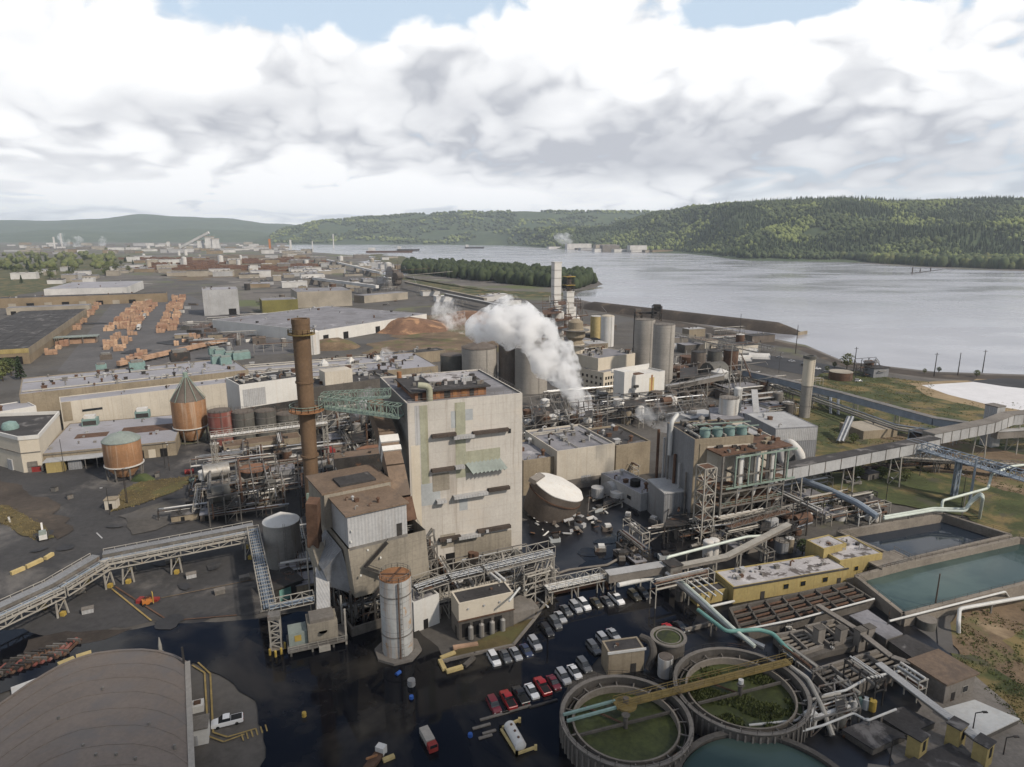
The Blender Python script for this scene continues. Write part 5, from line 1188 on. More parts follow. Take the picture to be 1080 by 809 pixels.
for i,(px,py) in enumerate(((226,374),(232,376),(229,383),(243,379),(251,379),(238,384),(258,378))):
    P=W(px,py,L1.rz)-L1.e.location; c,n=math.cos(-L1.a),math.sin(-L1.a); x,y=P.x*c-P.y*n,P.x*n+P.y*c
    o=L1.add('air_handler',MB().b(x-3,y-2.4,L1.rz,x+3,y+2.4,L1.rz+4.2),'teal'); L1.add('handler_hood',MB().b(x-2.4,y-2,L1.rz+4.203,x+2.6,y+2,L1.rz+5),'louvre',parent=o)
L2 = Block('mill_hall','right part of the long mill hall with a cluttered pale roof behind the smokestack','building',(262,403),(462,386),14,(455,370),'tan_wall','roof_pale',para=.4)
L2.vents(70,37,size=(.8,3)); L2.pipes(10,5,.3)
for i in range(3): L2.add('roof_tent',MB().lathe((L2.L*(.42+.02*i)+i*14,L2.D*.6,L2.rz),[(2.8,0),(2.6,1.5),(.2,4)],6),'tank_white')
b = Block('long_shed','long low dark roofed shed across the back of the mill','building',(335,383),(470,369),8,14,'tan_wall','roof_dark',para=.2); b.vents(14,6,size=(1,2.5))
b = Block('digester_house','white panelled house under a black cluttered roof behind the tank row','building',(252,406),(318,397),24,(310,389),'white_wall','roof_dark',para=.3)
b.vents(24,8,(1,1,b.L-1,b.D-1),(1,2.4)); b.patchf('lower_wall','f',b.L/2,0,b.L,13,'steel_dark',.1); b.patchf('panel','f',b.L*.22,13.5,b.L*.35,8,'grey_light',.1); b.pipes(4,2,.3)
b = Block('digester_house','dark roofed process house with a pink beige penthouse behind the green footbridge','building',(326,409),(420,397),20,(412,388),'concrete_dark','roof_dark',para=.3)
b.vents(26,9,(1,1,b.L-1,b.D-1),(1,2.4)); b.pipes(5,3,.3); o=b.add('penthouse',MB().b(b.L*.18,1,b.rz,b.L*.48,9,b.rz+6.5),'cream_panel')
# the hoppers and tank row
def hopper_tank(label,base,rp,top,m_,dome,n=8):
    P=W(*base); r=rp*mpp(P); h=hz(base[0],base[1],top); e=thing('hopper_tank',label,'tank',P)
    MB().lathe((0,0,0),[(r*.5,1.0),(r*.55,1.6),(r,h*.36),(r,h)],30).build('shell',m_,e,True)
    MB().ring((0,0,0),r,r+.35,h*.36,h*.36+.4,30).build('band','tank_white',e)
    m=MB(); 
    for i in range(n): a=6.2832*i/n; m=MB().beam((r*.93*math.cos(a),r*.93*math.sin(a),0),(r*.98*math.cos(a),r*.98*math.sin(a),h*.38),.4); m.build('leg','steel',e)
    if dome:
        MB().lathe((0,0,h),[(r*1.03,.003),(r*1.03,.3),(r*.9,r*.18),(r*.6,r*.36),(.3,r*.5)],30).build('roof','louvre',e,True)
        for i in range(14): a=6.2832*i/14; MB().beam((r*1.02*math.cos(a),r*1.02*math.sin(a),h+.4),(.3*math.cos(a),.3*math.sin(a),h+r*.5),.18,.3).build('roof_rib','steel_green',e)
    else:
        MB().lathe((0,0,h),[(r*1.0,.003),(r*.95,.6),(r*.35,r*.95),(.5,r*1.5)],16).build('roof','tank_grimy',e,True)
        m=MB()
        for i in range(10): a=6.2832*i/10; m.beam((r*1.05*math.cos(a),r*1.05*math.sin(a),h),(.5*math.cos(a),.5*math.sin(a),h+r*1.55),.2)
        m.cyl((0,0,h+r*1.4),1.0,2.2,10); m.build('roof_frame','steel_green',e)
    return e
hopper_tank('orange hopper tank with a teal ribbed dome in front of the pale mill roof',(133,503),17.8,464,'hopper_orange',True)
hopper_tank('orange hopper tank under a dark lattice cone behind the tank row',(203,465),16.6,421,'hopper_orange',False)
tank('storage_tank','dull red storage tank at the left end of the tank row','tank',(235,467),12*mpp(W(235,467)),hz(235,467,433),'tank_red','tank_grimy','flat',bands=3)
for i,(x,y,t_,r_) in enumerate(((259,465,434,11.5),(282,463,433,10.5),(304,460,436,11),(327,458,436,9))):
    tank('storage_tank',('dark ribbed tank next to the dull red tank','second dark ribbed tank from the dull red tank','third dark ribbed tank, just left of the smokestack','dark tank half hidden behind the smokestack')[i],'tank',(x,y),r_*mpp(W(x,y)),hz(x,y,t_),'tank_dark','tank_grimy','flat',bands=2,group='row of dark tanks')
bridge('pipe_bridge','rusty pipe rack over the tops of the tank row','pipe bridge',[(222,462,16.5),(345,447,16.5)],3,2,'steel_pale',deck='steel',tubes=5,tm='tank_white',legs=(.02,.98),legw=1.5)
unit('process_frame','pale open steel frame standing right of the smokestack','process unit',[(342,470),(375,464),(370,450),(340,455)],17,71,(2,1),3,2,6,'steel_pale')
unit('process_frame','dark maze of vessels and ducts between the smokestack and boiler house','process unit',[(372,480),(415,470),(412,445),(372,452)],15,72,(2,2),3,8,16,'steel_dark',vm=('tank_dark','tank_steel','rust'))
unit('evaporator_unit','dense maze of pipes and dark vessels left of the smokestack, around a red topped tank','process unit',[(222,556),(302,540),(292,505),(222,517)],10,73,(5,3),2,13,44,'steel',vm=('tank_dark','tank_steel','tank_grimy','rust'))
unit('evaporator_unit','dense maze of pipes and dark vessels just right of the smokestack','process unit',[(318,545),(356,538),(352,495),(315,502)],10,74,(3,3),2,10,30,'steel_dark',vm=('tank_dark','tank_steel','rust'))
unit('evaporator_unit','scattered pumps and small pipes at the edge of the asphalt near the evaporators','process unit',[(200,525),(245,515),(240,500),(205,508)],3,75,(3,1),1,7,14,'steel_dark',vm=('tank_white','rust','tank_dark'))
tank('storage_tank','tank with a red brown roof rising from the pipe maze','tank',(270,520),15*mpp(W(270,520)),hz(270,520,494),'steel_dark','brick','flat',rail=True)
tank('storage_tank','second flat tank with a red brown roof near the precipitator house','tank',(393,490),17*mpp(W(393,490)),6,'tank_grimy','brick','flat')
b = Block('long_shed','narrow brown roofed shed between the smokestack and the precipitator house','building',(347,485),(405,478),8,8,'steel_dark','roof_brown',para=.1); b.vents(5,4,size=(.5,1.2))
b = Block('long_shed','brown flat roofed strip building in front of the tank row','building',(236,472),(318,461),3.5,9,'tan_wall','roof_brown',para=.1); b.vents(8,4,size=(.5,1.2))
e = thing('box_trailer','red box trailer parked near the brown strip roofs','trailer',W(347,481),-.9); MB().b(-4,-1.3,1.1,4,1.3,3.8).build('body','red_paint',e)
for x in (-2.8,2.6): MB().tube([(x,-1.3,.5),(x,1.3,.5)],.5,10).build('wheel','rubber',e)
tank('silo','tall white silo behind the smokestack near the long sheds','silo',(329,373),8.5*mpp(W(329,373)),hz(329,373,350),'tank_white','tank_white','dome',1.5,rail=False)
tank('silo','slim white silo right beside the taller one behind the smokestack','silo',(321,372),5*mpp(W(321,372)),hz(321,372,352),'tank_white','tank_white','dome',1,rail=False)
for i,(x0,y0,x1,y1,x2,y2,x3,y3,h,s) in enumerate(((415,440,462,430,455,415,412,424,14,81),(552,470,600,462,590,440,548,446,13,82),(600,470,640,462,640,445,600,450,12,83))):
    unit('pipe_rack',('steel pipe racks behind the boiler house, left end','steel pipe racks just right of the boiler house roof','steel pipe racks below the big steam plume')[i],'process unit',[(x0,y0),(x1,y1),(x2,y2),(x3,y3)],h,s,(4,2),3,8,18,'steel',vm=('tank_grimy','rust','tank_white'))
# towers, silos and white buildings of the pulp mill
tank('silo','wide grey tank with a shallow cone roof behind the boiler house','silo',(506,408),18.5*mpp(W(506,408)),hz(506,408,366),'concrete_silo','tank_grimy','cone',4)
tank('storage_tank','low dark round tank left of the cone roofed tank','tank',(478,404),13*mpp(W(478,404)),hz(478,404,374),'tank_dark','tank_grimy','flat')
for i,(x,y,r_,t_) in enumerate(((538,408,12,362),(560,412,17,366),(549,398,9,360))):
    tank('silo',('dark tall silo partly behind the steam','pale tall concrete silo below the steam plume','narrow dark silo between two others under the steam')[i],'silo',(x,y),r_*mpp(W(x,y)),hz(x,y,t_),'concrete_silo' if i==1 else 'tank_grimy','concrete','flat')
for i,(x,y,r_,t_) in enumerate(((677.5,402,10.5,337),(697,416,11,342))):
    tank('silo',('tall grey concrete silo carrying the lift tower, left of the pair','tall grey concrete silo in front, right of the pair')[i],'silo',(x,y),r_*mpp(W(x,y)),hz(x,y,t_),'concrete_silo','concrete','flat',group='pair of tall concrete silos')
P=W(686,400); zz_=hz(686,400,338); e=thing('lift_tower','dark steel lift towers standing on the tall concrete silos','tower',(P.x,P.y,0)); 
MB().tower((2,0,zz_),5,5,9,3,.5).build('frame','steel_dark',e); MB().b(0,-2,zz_+6,4,2,zz_+10).build('head','steel_dark',e); MB().tower((-9,2,0),4,4,zz_+5,10,.5).build('frame','steel_dark',e); MB().b(-9,0,zz_+4,2,2.5,zz_+5.2).build('catwalk','steel_dark',e); MB().b(-11,0,zz_+3,-7.5,4,zz_+7).build('head','tank_grimy',e)
tank('storage_tank','white round tank in front of the twin concrete silos','tank',(708,398),6,8,'tank_white','tank_white','dome',1,rail=False)
e=tank('silo','tan rust stained silo left of the white one by the shore','silo',(629,360),5.5*mpp(W(629,360))+1,hz(629,362,335),'timber_yellow','tank_white','flat'); tank('silo','clean white silo right of the tan one by the shore','silo',(640,365),7*mpp(W(640,365)),hz(640,366,334),'tank_white','cream','dome',1)
def square_tower(label,base,wp,top,m_,name='bleach_tower'):
    P=W(*base); w=wp*mpp(P); h=hz(base[0],base[1],top); e=thing(name,label,'tower',P,GA); MB().b(-w/2,-w/2,0,w/2,w/2,h).build('shaft',m_,e); MB().b(-w/2-.3,-w/2-.3,h+.003,w/2+.3,w/2+.3,h+.8).build('cap','tank_white',e)
    m=MB()
    for k in range(8): m.b(-w/2-.12,-w/2-.12,h*k/8+.5,w/2+.12,w/2+.12,h*k/8+.9)
    m.build('band','concrete',e); return e,w,h
square_tower('slender white square tower, the taller one by the shore',(586,344),8,277,'white_wall')
e,w,h=square_tower('white square tower carrying a dark lattice head',(599,354),8.5,308,'white_wall')
MB().tower((0,0,h+.8),w*.9,w*.9,13,4,.6).build('lattice_head','steel_dark',e); MB().cyl((0,0,h+1),w*.3,14,12).build('vent','tank_grimy',e); MB().b(-w*.6,-w*.6,h+6,w*.6,w*.6,h+6.5).b(-w*.6,-w*.6,h+13.5,w*.6,w*.6,h+14).build('platform','yellow_paint',e); MB().b(w/2+.003,-w*.3,0,w*.95,w*.4,h*.66).build('side_shaft','white_wall',e)
unit('bleach_plant','brown steel structure wrapped round the foot of the white towers','process unit',[(572,366),(612,360),(606,346),(572,350)],34,91,(3,2),5,8,18,'rust',vm=('tank_grimy','rust','tank_white'),platm='rust')
P=W(605,405); e=tank('bleach_vessel','beige bulging process column beside the steam plume','vessel',(606,405),9.5*mpp(P),hz(606,405,362),'cream','tank_grimy','none',rail=False); h=hz(606,405,362); r_=9.5*mpp(P)
MB().lathe((0,0,h),[(r_,0.003),(r_*.7,2),(r_*1.05,4),(r_*1.05,8),(r_*.8,9),(r_*.8,13),(r_*.3,15)],18).build('head','tan_wall',e,True); MB().ring((0,0,0),r_,r_*1.5,h-1,h-.6,18).ring((0,0,0),r_,r_*1.5,h+8,h+8.4,18).build('platform','steel',e)
unit('pipe_rack','rusty stairs and pipes clinging round the beige process column','process unit',[(590,408),(604,404),(600,392),(588,396)],26,92,(1,1),5,2,8,'steel',vm=('tank_grimy','rust'))
b=Block('grey_roof_block','cream block with a grey roof full of vents behind the windowed building','building',(631,378),(670,372.5),20,24,'cream','roof_grey',para=.3); b.vents(22,5,size=(1,2.6))
b=Block('windowed_building','cream building with dark square windows in rows beside the white stained tower block','building',(636.6,393),(663,388),hz(636.6,416,393),18,'cream','roof_grey',para=.3)
for r_ in range(3):
    for c in range(5): b.win('f',2.2+c*2.2,1.4+r_*3.4,1.3,1.7,m='cream')
    for c in range(5): b.win('l',2+c*3.6,1.4+r_*3.4,1.5,1.6,m='cream')
b=Block('white_block','white tower block with a rust streak down its front','building',(670.5,396),(701.5,391),hz(701,428,391),12,'white_wall','tank_white',para=.9)
b.patchf('rust_streak','f',b.L*.55,.5,3.6,b.h-3,'timber_yellow',.05); b.patchf('rust_streak','f',b.L*.55,1.5,1.2,b.h-2.6,'rust_orange',.07); b.add('side_bay',MB().b(-6,2,0,-.01,b.D-2,b.h+2),'white_wall'); b.add('roof_rust',MB().b(3,3,b.rz+.003,9,7,b.rz+.4),'rust'); b.add('parapet',MB().b(-6,b.D-.4,b.h-.003,b.L,b.D+.02,b.h+2),'white_wall')
for z in (3,8,13): b.add('balcony',MB().b(-1.5,-1.4,z,1.2,-.01,z+1.2),'steel_dark')
b.add('low_roof',MB().b(-16,-6,0,-6.01,6,3.5),'cream_panel'); b.add('low_roof_top',MB().b(-16.2,-6.2,3.503,-5.9,6.2,3.8),'roof_pale')
for i in range(3): tank('silo',('dark squat silo by the pipe racks near the shore, left one','dark squat silo by the pipe racks near the shore, middle one','rust stained squat silo by the pipe racks near the shore')[i],'silo',(735+17*i,402-i),7.5*mpp(W(735,402)),hz(735,402,371),('tank_grimy','tank_dark','rust')[i],'steel_dark','flat',group='squat dark silos')
unit('pipe_rack','tall rusty pipe rack with masts near the shore road','process unit',[(700,425),(790,412),(775,385),(705,395)],13,94,(6,2),3,10,30,'steel',vm=('tank_grimy','rust','tank_dark','tank_white'))
unit('pipe_rack','long pipe rack behind the bark boiler roof','process unit',[(640,452),(745,440),(735,420),(640,436)],10,95,(6,2),2,12,26,'steel',vm=('tank_white','tank_grimy','rust','cream'))
for i,x in enumerate((768,779)): pole('one of two tall thin masts above the pipe rack near the shore road',(x,425),363,'steel_pale',.3,group='twin masts')
bridge('conveyor_bridge','long pale lattice conveyor running along the shore toward the twin silos','conveyor',[W(702,352,9),W(800,372,9)],3,2.5,'steel_pale',deck='steel_dark',legs=(.2,.5,.8))
gallery('conveyor_gallery','covered conveyor leading from the twin silos across the mill','conveyor',[W(702,412,6),W(762,400,9)],3,2.6,'concrete','grey_light',legs=(.3,.7))
for i,(x,y,l,m_) in enumerate(((700,362,26,'tank_white'),(716,367,30,'tank_white'),(787,372,16,'tank_white'),(800,378,15,'white_far'),(783,380,12,'tank_white'))):
    P=W(x,y); e=thing('white_cover',('white covered pile left of the other by the shore','white covered pile right of the other by the shore','white box building with slots by the shore road','long white trailer shed by the shore road','small white tank shed by the shore road')[i],'cover',P,GA-.55)
    n=8; m=MB(); 
    for k in range(n): 
        a0,a1=math.pi*k/n,math.pi*(k+1)/n; m.add([(-l/2,-4*math.cos(a0),4*math.sin(a0)),(l/2,-4*math.cos(a0),4*math.sin(a0)),(l/2,-4*math.cos(a1),4*math.sin(a1)),(-l/2,-4*math.cos(a1),4*math.sin(a1))],[(0,1,2,3)])
    m.build('cover',m_,e,True); MB().b(-l/2-.1,-4,0,-l/2,4,3.2).b(l/2,-4,0,l/2+.1,4,3.2).build('end_wall',m_,e)
# dark covered berm by the water
a,b_=W(612,324),W(846,353); d=b_-a; s_=Vector((-d.y,d.x,0)).normalized(); m=MB(); n=24
prof=[(-13,0),(-6,7),(0,9),(6,7),(13,0)]; vs=[]; fs=[]
for i in range(n+1):
    k=min(1,min(i,n-i)/1.6+.02); 
    for x,z in prof: p=a+d*i/n+s_*x*(.5+.5*k); vs.append((p.x,p.y,z*k))
for i in range(n):
    for j in range(4): fs.append((i*5+j,i*5+j+1,i*5+6+j,i*5+5+j))
tag(MB().add(vs,fs).build('chip_pile','berm',None,True),'long dark brown covered pile along the river edge','pile'); 
e=thing('pile_end_wall','tan timber end wall of the long dark pile by the river','wall',b_,math.atan2(d.y,d.x)); MB().b(-.5,-8,0,.5,8,3).build('boards','tan_wall',e)
# chip heaps
def heap(label,c,rx,ry,h,m_,seed,name='chip_heap',cat='heap',group=None):
    P=W(*c); q=random.Random(seed); n=26; vs=[]; fs=[]; R_=[1,.85,.62,.36,.12]; Zs=[0,.28,.62,.9,1]
    for k,(r,z) in enumerate(zip(R_,Zs)):
        for i in range(n):
            a=6.2832*i/n; j=1+.16*noise.noise((math.cos(a)*1.5+seed,math.sin(a)*1.5,k*.4))*2; vs.append((rx*r*j*math.cos(a),ry*r*j*math.sin(a),h*z*(1+.1*noise.noise((i*.3,k,seed)))))
    for k in range(4):
        for i in range(n): fs.append((k*n+i,k*n+(i+1)%n,(k+1)*n+(i+1)%n,(k+1)*n+i))
    fs.append(tuple(4*n+i for i in range(n))); o=MB().add(vs,fs).build(name,m_,None,True); o.location=P; return tag(o,label,cat,group)
heap('big orange brown chip heap in front of the white warehouse',(430,347),40,36,11,'chips',1); heap('second orange brown chip heap right of the first, near the steam',(494,338),38,38,10,'chips',2); heap('small grassy mound in front of the white warehouse',(350,366),26,20,7,'dirt',3); heap('low brown chip spread behind the two heaps',(455,336),44,24,3,'dirt',4)
# warehouses behind
b=Block('warehouse','big low warehouse with dark roof and white walls beside the chip heap','building',(335,349),(450,331),10.5,(385,318),'white_wall','roof_grey',para=.2); b.vents(20,3,size=(1,2.4))
for u in (.06,.22,.5,.62,.8): b.door('f',b.L*u,6,6,'opening','loading_door')
b=Block('warehouse','tall pale warehouse with a grey roof behind the white walled one','building',(313,308),(368,305),20,62,'beige_far','roof_grey',para=.2,ang=R(25)); b.vents(8,3,size=(1,2.4))
b=Block('warehouse','olive green sided low warehouse left of the tall pale one','building',(276,317),(313,315),15,34,'olive_far','roof_grey',para=.2,ang=R(25))
b=Block('warehouse','tall grey corrugated block standing beside the lumber yard','building',(213,306),(250,304),29,42,'grey_light','roof_pale',para=.3,ang=R(25)); b.vents(6,4,size=(1,2.4)); b.door('f',b.L*.8,8,7,'opening','loading_door')

b=Block('big_shed','wide tan shed with a dark roof at the left edge of the lumber yard','building',(-82,374),(37.5,362),11,285,'tan_far','roof_dark',para=.15,ang=R(25))
b.add('dark_bay',MB().b(b.L*.1,-.1,.1,b.L*.93,-.03,5.5),'opening'); b.add('eave_band',MB().b(0,-.25,8,b.L+.2,-.101,11.2),'yellow_wall'); b.add('eave_band',MB().b(b.L+.02,0,6,b.L+.2,b.D,11.2),'tan_wall')
for i in range(7): b.add('roof_seam',MB().b(b.L*i/7,1,b.rz+.002,b.L*i/7+.6,b.D-1,b.rz+.12),'roof_dark')
b=Block('long_shed','very long olive and tan shed along the far side of the lumber yard','building',(-4,315),(176,308),12,26,'tan_far','roof_dark',para=.1,ang=R(25)); b.vents(10,3,size=(1,2))
for i in range(9): b.door('f',b.L*(.08+.1*i),8,5,'opening' if i%2 else 'beige_far','loading_door')
b=Block('long_shed','pale shed with dock doors left of the very long olive shed','building',(6,325),(95,321),8,18,'beige_far','roof_grey',para=.1,ang=R(25))
for i in range(8): b.door('f',b.L*(.08+.12*i),5,4,'opening','loading_door')
b=Block('warehouse','broad warehouse with a pale grey roof and white end behind the long olive shed','building',(46,305),(146,298),13,150,'white_far','roof_pale',para=.1,ang=R(20)); b.vents(8,3,size=(1,2))
# open canopy in the yard
P=W(82,362); e=thing('open_canopy','pale green roofed open canopy between the lumber rows','canopy',P,GA); MB().b(-16,-5,5.5,16,5,6.2).build('roof','louvre',e); MB().b(-10,-3,0,14,4,4.5).build('stacked_boards','lumber',e)
for x in (-15,-5,5,15):
    for y in (-4.6,4.6): MB().b(x-.25,y-.25,0,x+.25,y+.25,5.5).build('post','steel',e)
# lumber: each stack a thing
st=MB(); q=random.Random(11)
def stack_mesh(k):
    m=MB(); q=random.Random(k)
    for i in range(3):
        for j in range(2):
            x=-4.6+i*3.2+q.uniform(-.2,.2); y=-2.4+j*2.5; h=q.choice((2.6,3.9,5.2)); m.b(x,y,.2,x+2.9,y+2.2,h)
    return m
protos=[]
ROWS=[('orange lumber stack in the row along the tan shed wall',[((54,374),(72,360),1),((80,348),(105,320),1)]),
 ('orange lumber stack in the two rows at the middle of the yard',[((110,371),(127,354),2),((114,349),(150,319),3)]),
 ('orange lumber stack in the right hand row by the parked lorries',[((166,355),(171,349),1),((170,349),(185,314),2)]),
 ('orange lumber stack in the loose group beside the mill roof',[((134,386),(150,374),1),((187,364),(206,358),1)])]
for lab,runs in ROWS:
    for A,B_,wd in runs:
        A,B_=W(*A),W(*B_); n=int((B_-A).length/12.0)
        for i in range(n+1):
            for j in range(wd):
                if q.random()<.22: continue
                P=A.lerp(B_,i/max(1,n))+U2*(j*9.5+q.uniform(-.6,.6))
                if len(protos)<4: o=stack_mesh(len(protos)).build('lumber_stack',('lumber','lumber_pale','lumber_red','lumber')[len(protos)]); protos.append(o)
                else: o=q.choice(protos).copy(); COL.objects.link(o)
                o.location=P; o.rotation_euler=(0,0,R(25)+q.uniform(-.05,.05)+(1.57 if q.random()<.2 else 0)); k_s=q.uniform(.72,.98); o.scale=(k_s,k_s,q.uniform(.7,1.15)); tag(o,lab,'lumber stack','lumber stacks in the yard')
bx=None
for i in range(15):
    f=i/14; P=W(131+104*f, 387-24*f); 
    if bx is None:
        bx=thing('rail_wagon','orange lumber wagon in the string along the mill hall','wagon',(0,0,0),0,'string of lumber wagons'); MB().b(-5,-1.5,1.3,5,1.5,1.7).build('bed','steel_dark',bx); MB().b(-4.6,-1.45,1.7,4.6,1.45,4.8).build('load','lumber',bx)
        for x in (-3.4,3.4): MB().b(x-1,-1.2,.1,x+1,1.2,1.3).build('bogie','steel_dark',bx)
        o=bx
    else: o=copy_tree(bx)
    d=W(235,363)-W(131,387); o.location=P; o.rotation_euler=(0,0,math.atan2(d.y,d.x))
# lorries in the yard
for i,(x,y,lab) in enumerate(((147,347,'long white trailer lorry parked mid yard, nearer one'),(153,335,'long silver trailer lorry parked mid yard behind the white one'),(159,326,'brown loaded lorry at the head of the parked lorries'))):
    d=W(162,320)-W(145,350); e=thing('lorry',lab,'lorry',W(x,y),math.atan2(d.y,d.x)); MB().b(-9,-1.4,1.2,6,1.4,4.2).build('trailer',('tank_white','tank_steel','rust')[i],e); MB().b(-11.6,-1.25,.8,-9.2,1.25,3.6).build('cab',('tank_white','white_wall','orange_paint')[i],e); MB().b(-11.65,-1.1,2.2,-11.55,1.1,3.2).build('windscreen','glass',e)
    for x2 in (-10.5,-6,4,5): MB().tube([(x2,-1.4,.55),(x2,1.4,.55)],.55,10).build('wheel','rubber',e)
# yard clutter: containers, scrap, machines
CL=[('steel_dark',(205,352)),('scrap',(212,356)),('tank_white',(200,342)),('scrap',(222,350)),('rust',(230,348)),('scrap',(236,345)),('tank_white',(262,352)),('grey_light',(270,348)),('rust',(207,363)),('steel_dark',(240,341)),('scrap',(255,346)),('tank_dark',(196,348)),('orange_paint',(249,337)),('white_wall',(266,360)),('tank_white',(191,330)),('grey_light',(198,326)),('tank_grimy',(204,322)),('white_wall',(294,345)),('tank_white',(300,352)),('white_wall',(288,338))]
for i,(m_,(x,y)) in enumerate(CL):
    e=thing('yard_container',('closed container or bin standing in the paved yard right of the lumber rows'),'container',W(x,y),q.uniform(-.4,.9),'containers in the paved yard'); l=q.uniform(3,7); h=q.uniform(2.4,4); MB().b(-l,-1.6,.15,l,1.6,h).build('body',m_,e); MB().b(-l*.9,-1.4,h+.003,l*.9,1.4,h+.2).build('lid','steel_dark',e)
    for xx in (-l*.7,l*.7): MB().b(xx-.2,-1.5,0,xx+.2,1.5,.147).build('foot','steel_dark',e)
for i,(x,y) in enumerate(((216,360),(226,344),(248,356),(212,345))): heap('dark heap of scrap metal in the yard right of the lumber rows',(x,y),9,7,4,'scrap',20+i,'scrap_heap','heap','scrap heaps in the yard')
# industrial buildings in the distance
q=random.Random(23); WM=('white_far','white_far','beige_far','beige_far','grey_light','tan_far','concrete'); RM=('roof_pale','roof_grey','white_far','roof_dark','beige_far')
def far_b(px,py,w,d,h,i,lab,group):
    P=W(px,py); e=thing('far_building',lab,'building',P,GA,group); wm=q.choice(WM); MB().b(-w/2,0,0,w/2,d,h).build('wall',wm,e); MB().b(-w/2-.5,-.5,h+.003,w/2+.5,d+.5,h+.5).build('roof',q.choice(RM),e)
    for k in range(2): MB().b(w*(-.3+.35*k),d*.3,h+.503,w*(-.3+.35*k)+w*.1,d*.5,h+2.5).build('roof_unit','steel',e)
ZONES=[(0,330,257.5,268,130,'low pale building in the distant town before the hills','buildings of the distant town'),(130,425,272,292,80,'small works building among the log yards behind the lumber yard','works buildings behind the yard'),(255,400,288,304,22,'small plant building beyond the warehouses','plant buildings beyond the warehouses'),(10,140,286,300,14,'low building beside the belt of trees','buildings by the belt of trees')]
for x0,x1,y0,y1,n,lab,g in ZONES:
    for i in range(n):
        px,py=q.uniform(x0,x1),q.uniform(y0,y1)
        if py<266 and px>300: py=q.uniform(266,272)
        P=W(px,py); k=P.y/1500
        far_b(px,py,q.uniform(14,50)*max(.8,k**.5),q.uniform(12,40),q.uniform(5,14)*max(.7,k**.3),i,lab,g)
for i in range(18):
    px,py=q.uniform(150,400),q.uniform(264,290); P=W(px,py); r=q.uniform(3,7)*(P.y/1500)**.5; tank('far_tank','pale cylindrical tank among the distant works','tank',P,r,r*q.uniform(1.2,3.5),q.choice(('tank_white','white_far','beige_far')),'white_far','cone',r*.3,'distant pale tanks',rail=False,ladder=False)
for i,(px,py,tp,w) in enumerate(((178,262,255,3),(222,262,250,9),(228,262,252,7),(212,262,254,6),(58,262,250,1.5),(285,265,252,2),(307,266,253,2),(66,262,246,1),(330,266,254,1),(352,262,247,1),(190,262,257,2))):
    P=W(px,py); h=hz(px,py,tp); e=thing('grain_elevator' if w>5 else 'far_chimney','pale grain elevator block on the skyline of the town' if w>5 else 'thin chimney or mast on the skyline of the town','elevator' if w>5 else 'chimney',P,GA,'grain elevators' if w>5 else 'thin distant chimneys'); s=w*mpp(P)/2; MB().b(-s,-s,0,s,s,h).build('shaft','white_far' if i!=5 else 'orange_paint',e); MB().b(-s*1.1,-s*1.1,h+.01,s*1.1,s*1.1,h+s*.2).build('cap','beige_far',e)
a,b_=W(190,263),W(222,263); e=thing('far_conveyor','long inclined conveyor climbing to the distant grain elevator','conveyor',a); MB().beam((0,0,10),Vector((b_.x-a.x,b_.y-a.y,100)),14,14).build('casing','white_far',e)
# log decks on the log yards
for i in range(46):
    px,py=q.uniform(138,345),q.uniform(271.5,286); P=W(px,py); w=q.uniform(25,70)*(P.y/1500)**.4
    o=MB().prism([(-w,-4),(w,-4),(w,4),(-w,4)],0,1).build('log_deck','logs') if i==0 else lg.copy()
    if i==0: lg=o
    else: COL.objects.link(o)
    o.location=P; o.rotation_euler=(0,0,GA-.15); o.scale=(w/40,q.uniform(.8,1.6),q.uniform(4,8)); tag(o,'long reddish log deck stacked on the log yards beyond the sheds','log deck','log decks')
me=lg.data; w=40
m=MB(); 
for x0 in range(-40,40,10): m.b(x0+.3,-4,0,x0+9.7,4,.8+.2*((x0//10)%2))
me.clear_geometry(); me.from_pydata(m.v,[],m.f); me.update()
# ships and far mill
for i,(px,py,l) in enumerate(((430,264.5,60),(500,262,60),(410,266.5,110))):
    P=W(px,py); e=thing('cargo_ship',('small cargo ship moored mid river before the hills','distant cargo ship at anchor right of the first','long red hulled ship at the wharf by the spit')[i],'ship',P,.1); m=MB(); m.add([(-l,-9,0),(l*.9,-9,0),(l*1.05,0,0),(l*.9,9,0),(-l,9,0),(-l,-10,9),(l*.92,-10,9),(l*1.12,0,11),(l*.92,10,9),(-l,10,9)],[(0,1,6,5),(1,2,7,6),(2,3,8,7),(3,4,9,8),(4,0,5,9),(5,6,7,8,9)]); m.build('hull','rust' if i==2 else 'steel_dark',e); MB().b(-l*.9,-7,9.01,-l*.6,7,24).build('deckhouse','white_far',e)
    for x in (-.2,.3): MB().beam((l*x,0,9),(l*x,0,30),1.2).build('mast','steel',e)
for i in range(16):
    px=q.uniform(590,706); P=W(px,interp(BANK if px>640 else [(590,262.5),(640,265)],px)-.6); far_b(px,interp(BANK if px>640 else [(590,262.5),(640,265)],px)-.3,q.uniform(60,170),30,q.uniform(9,17) if i%5 else 34,i,'white building of the mill on the far bank','buildings of the far bank mill')
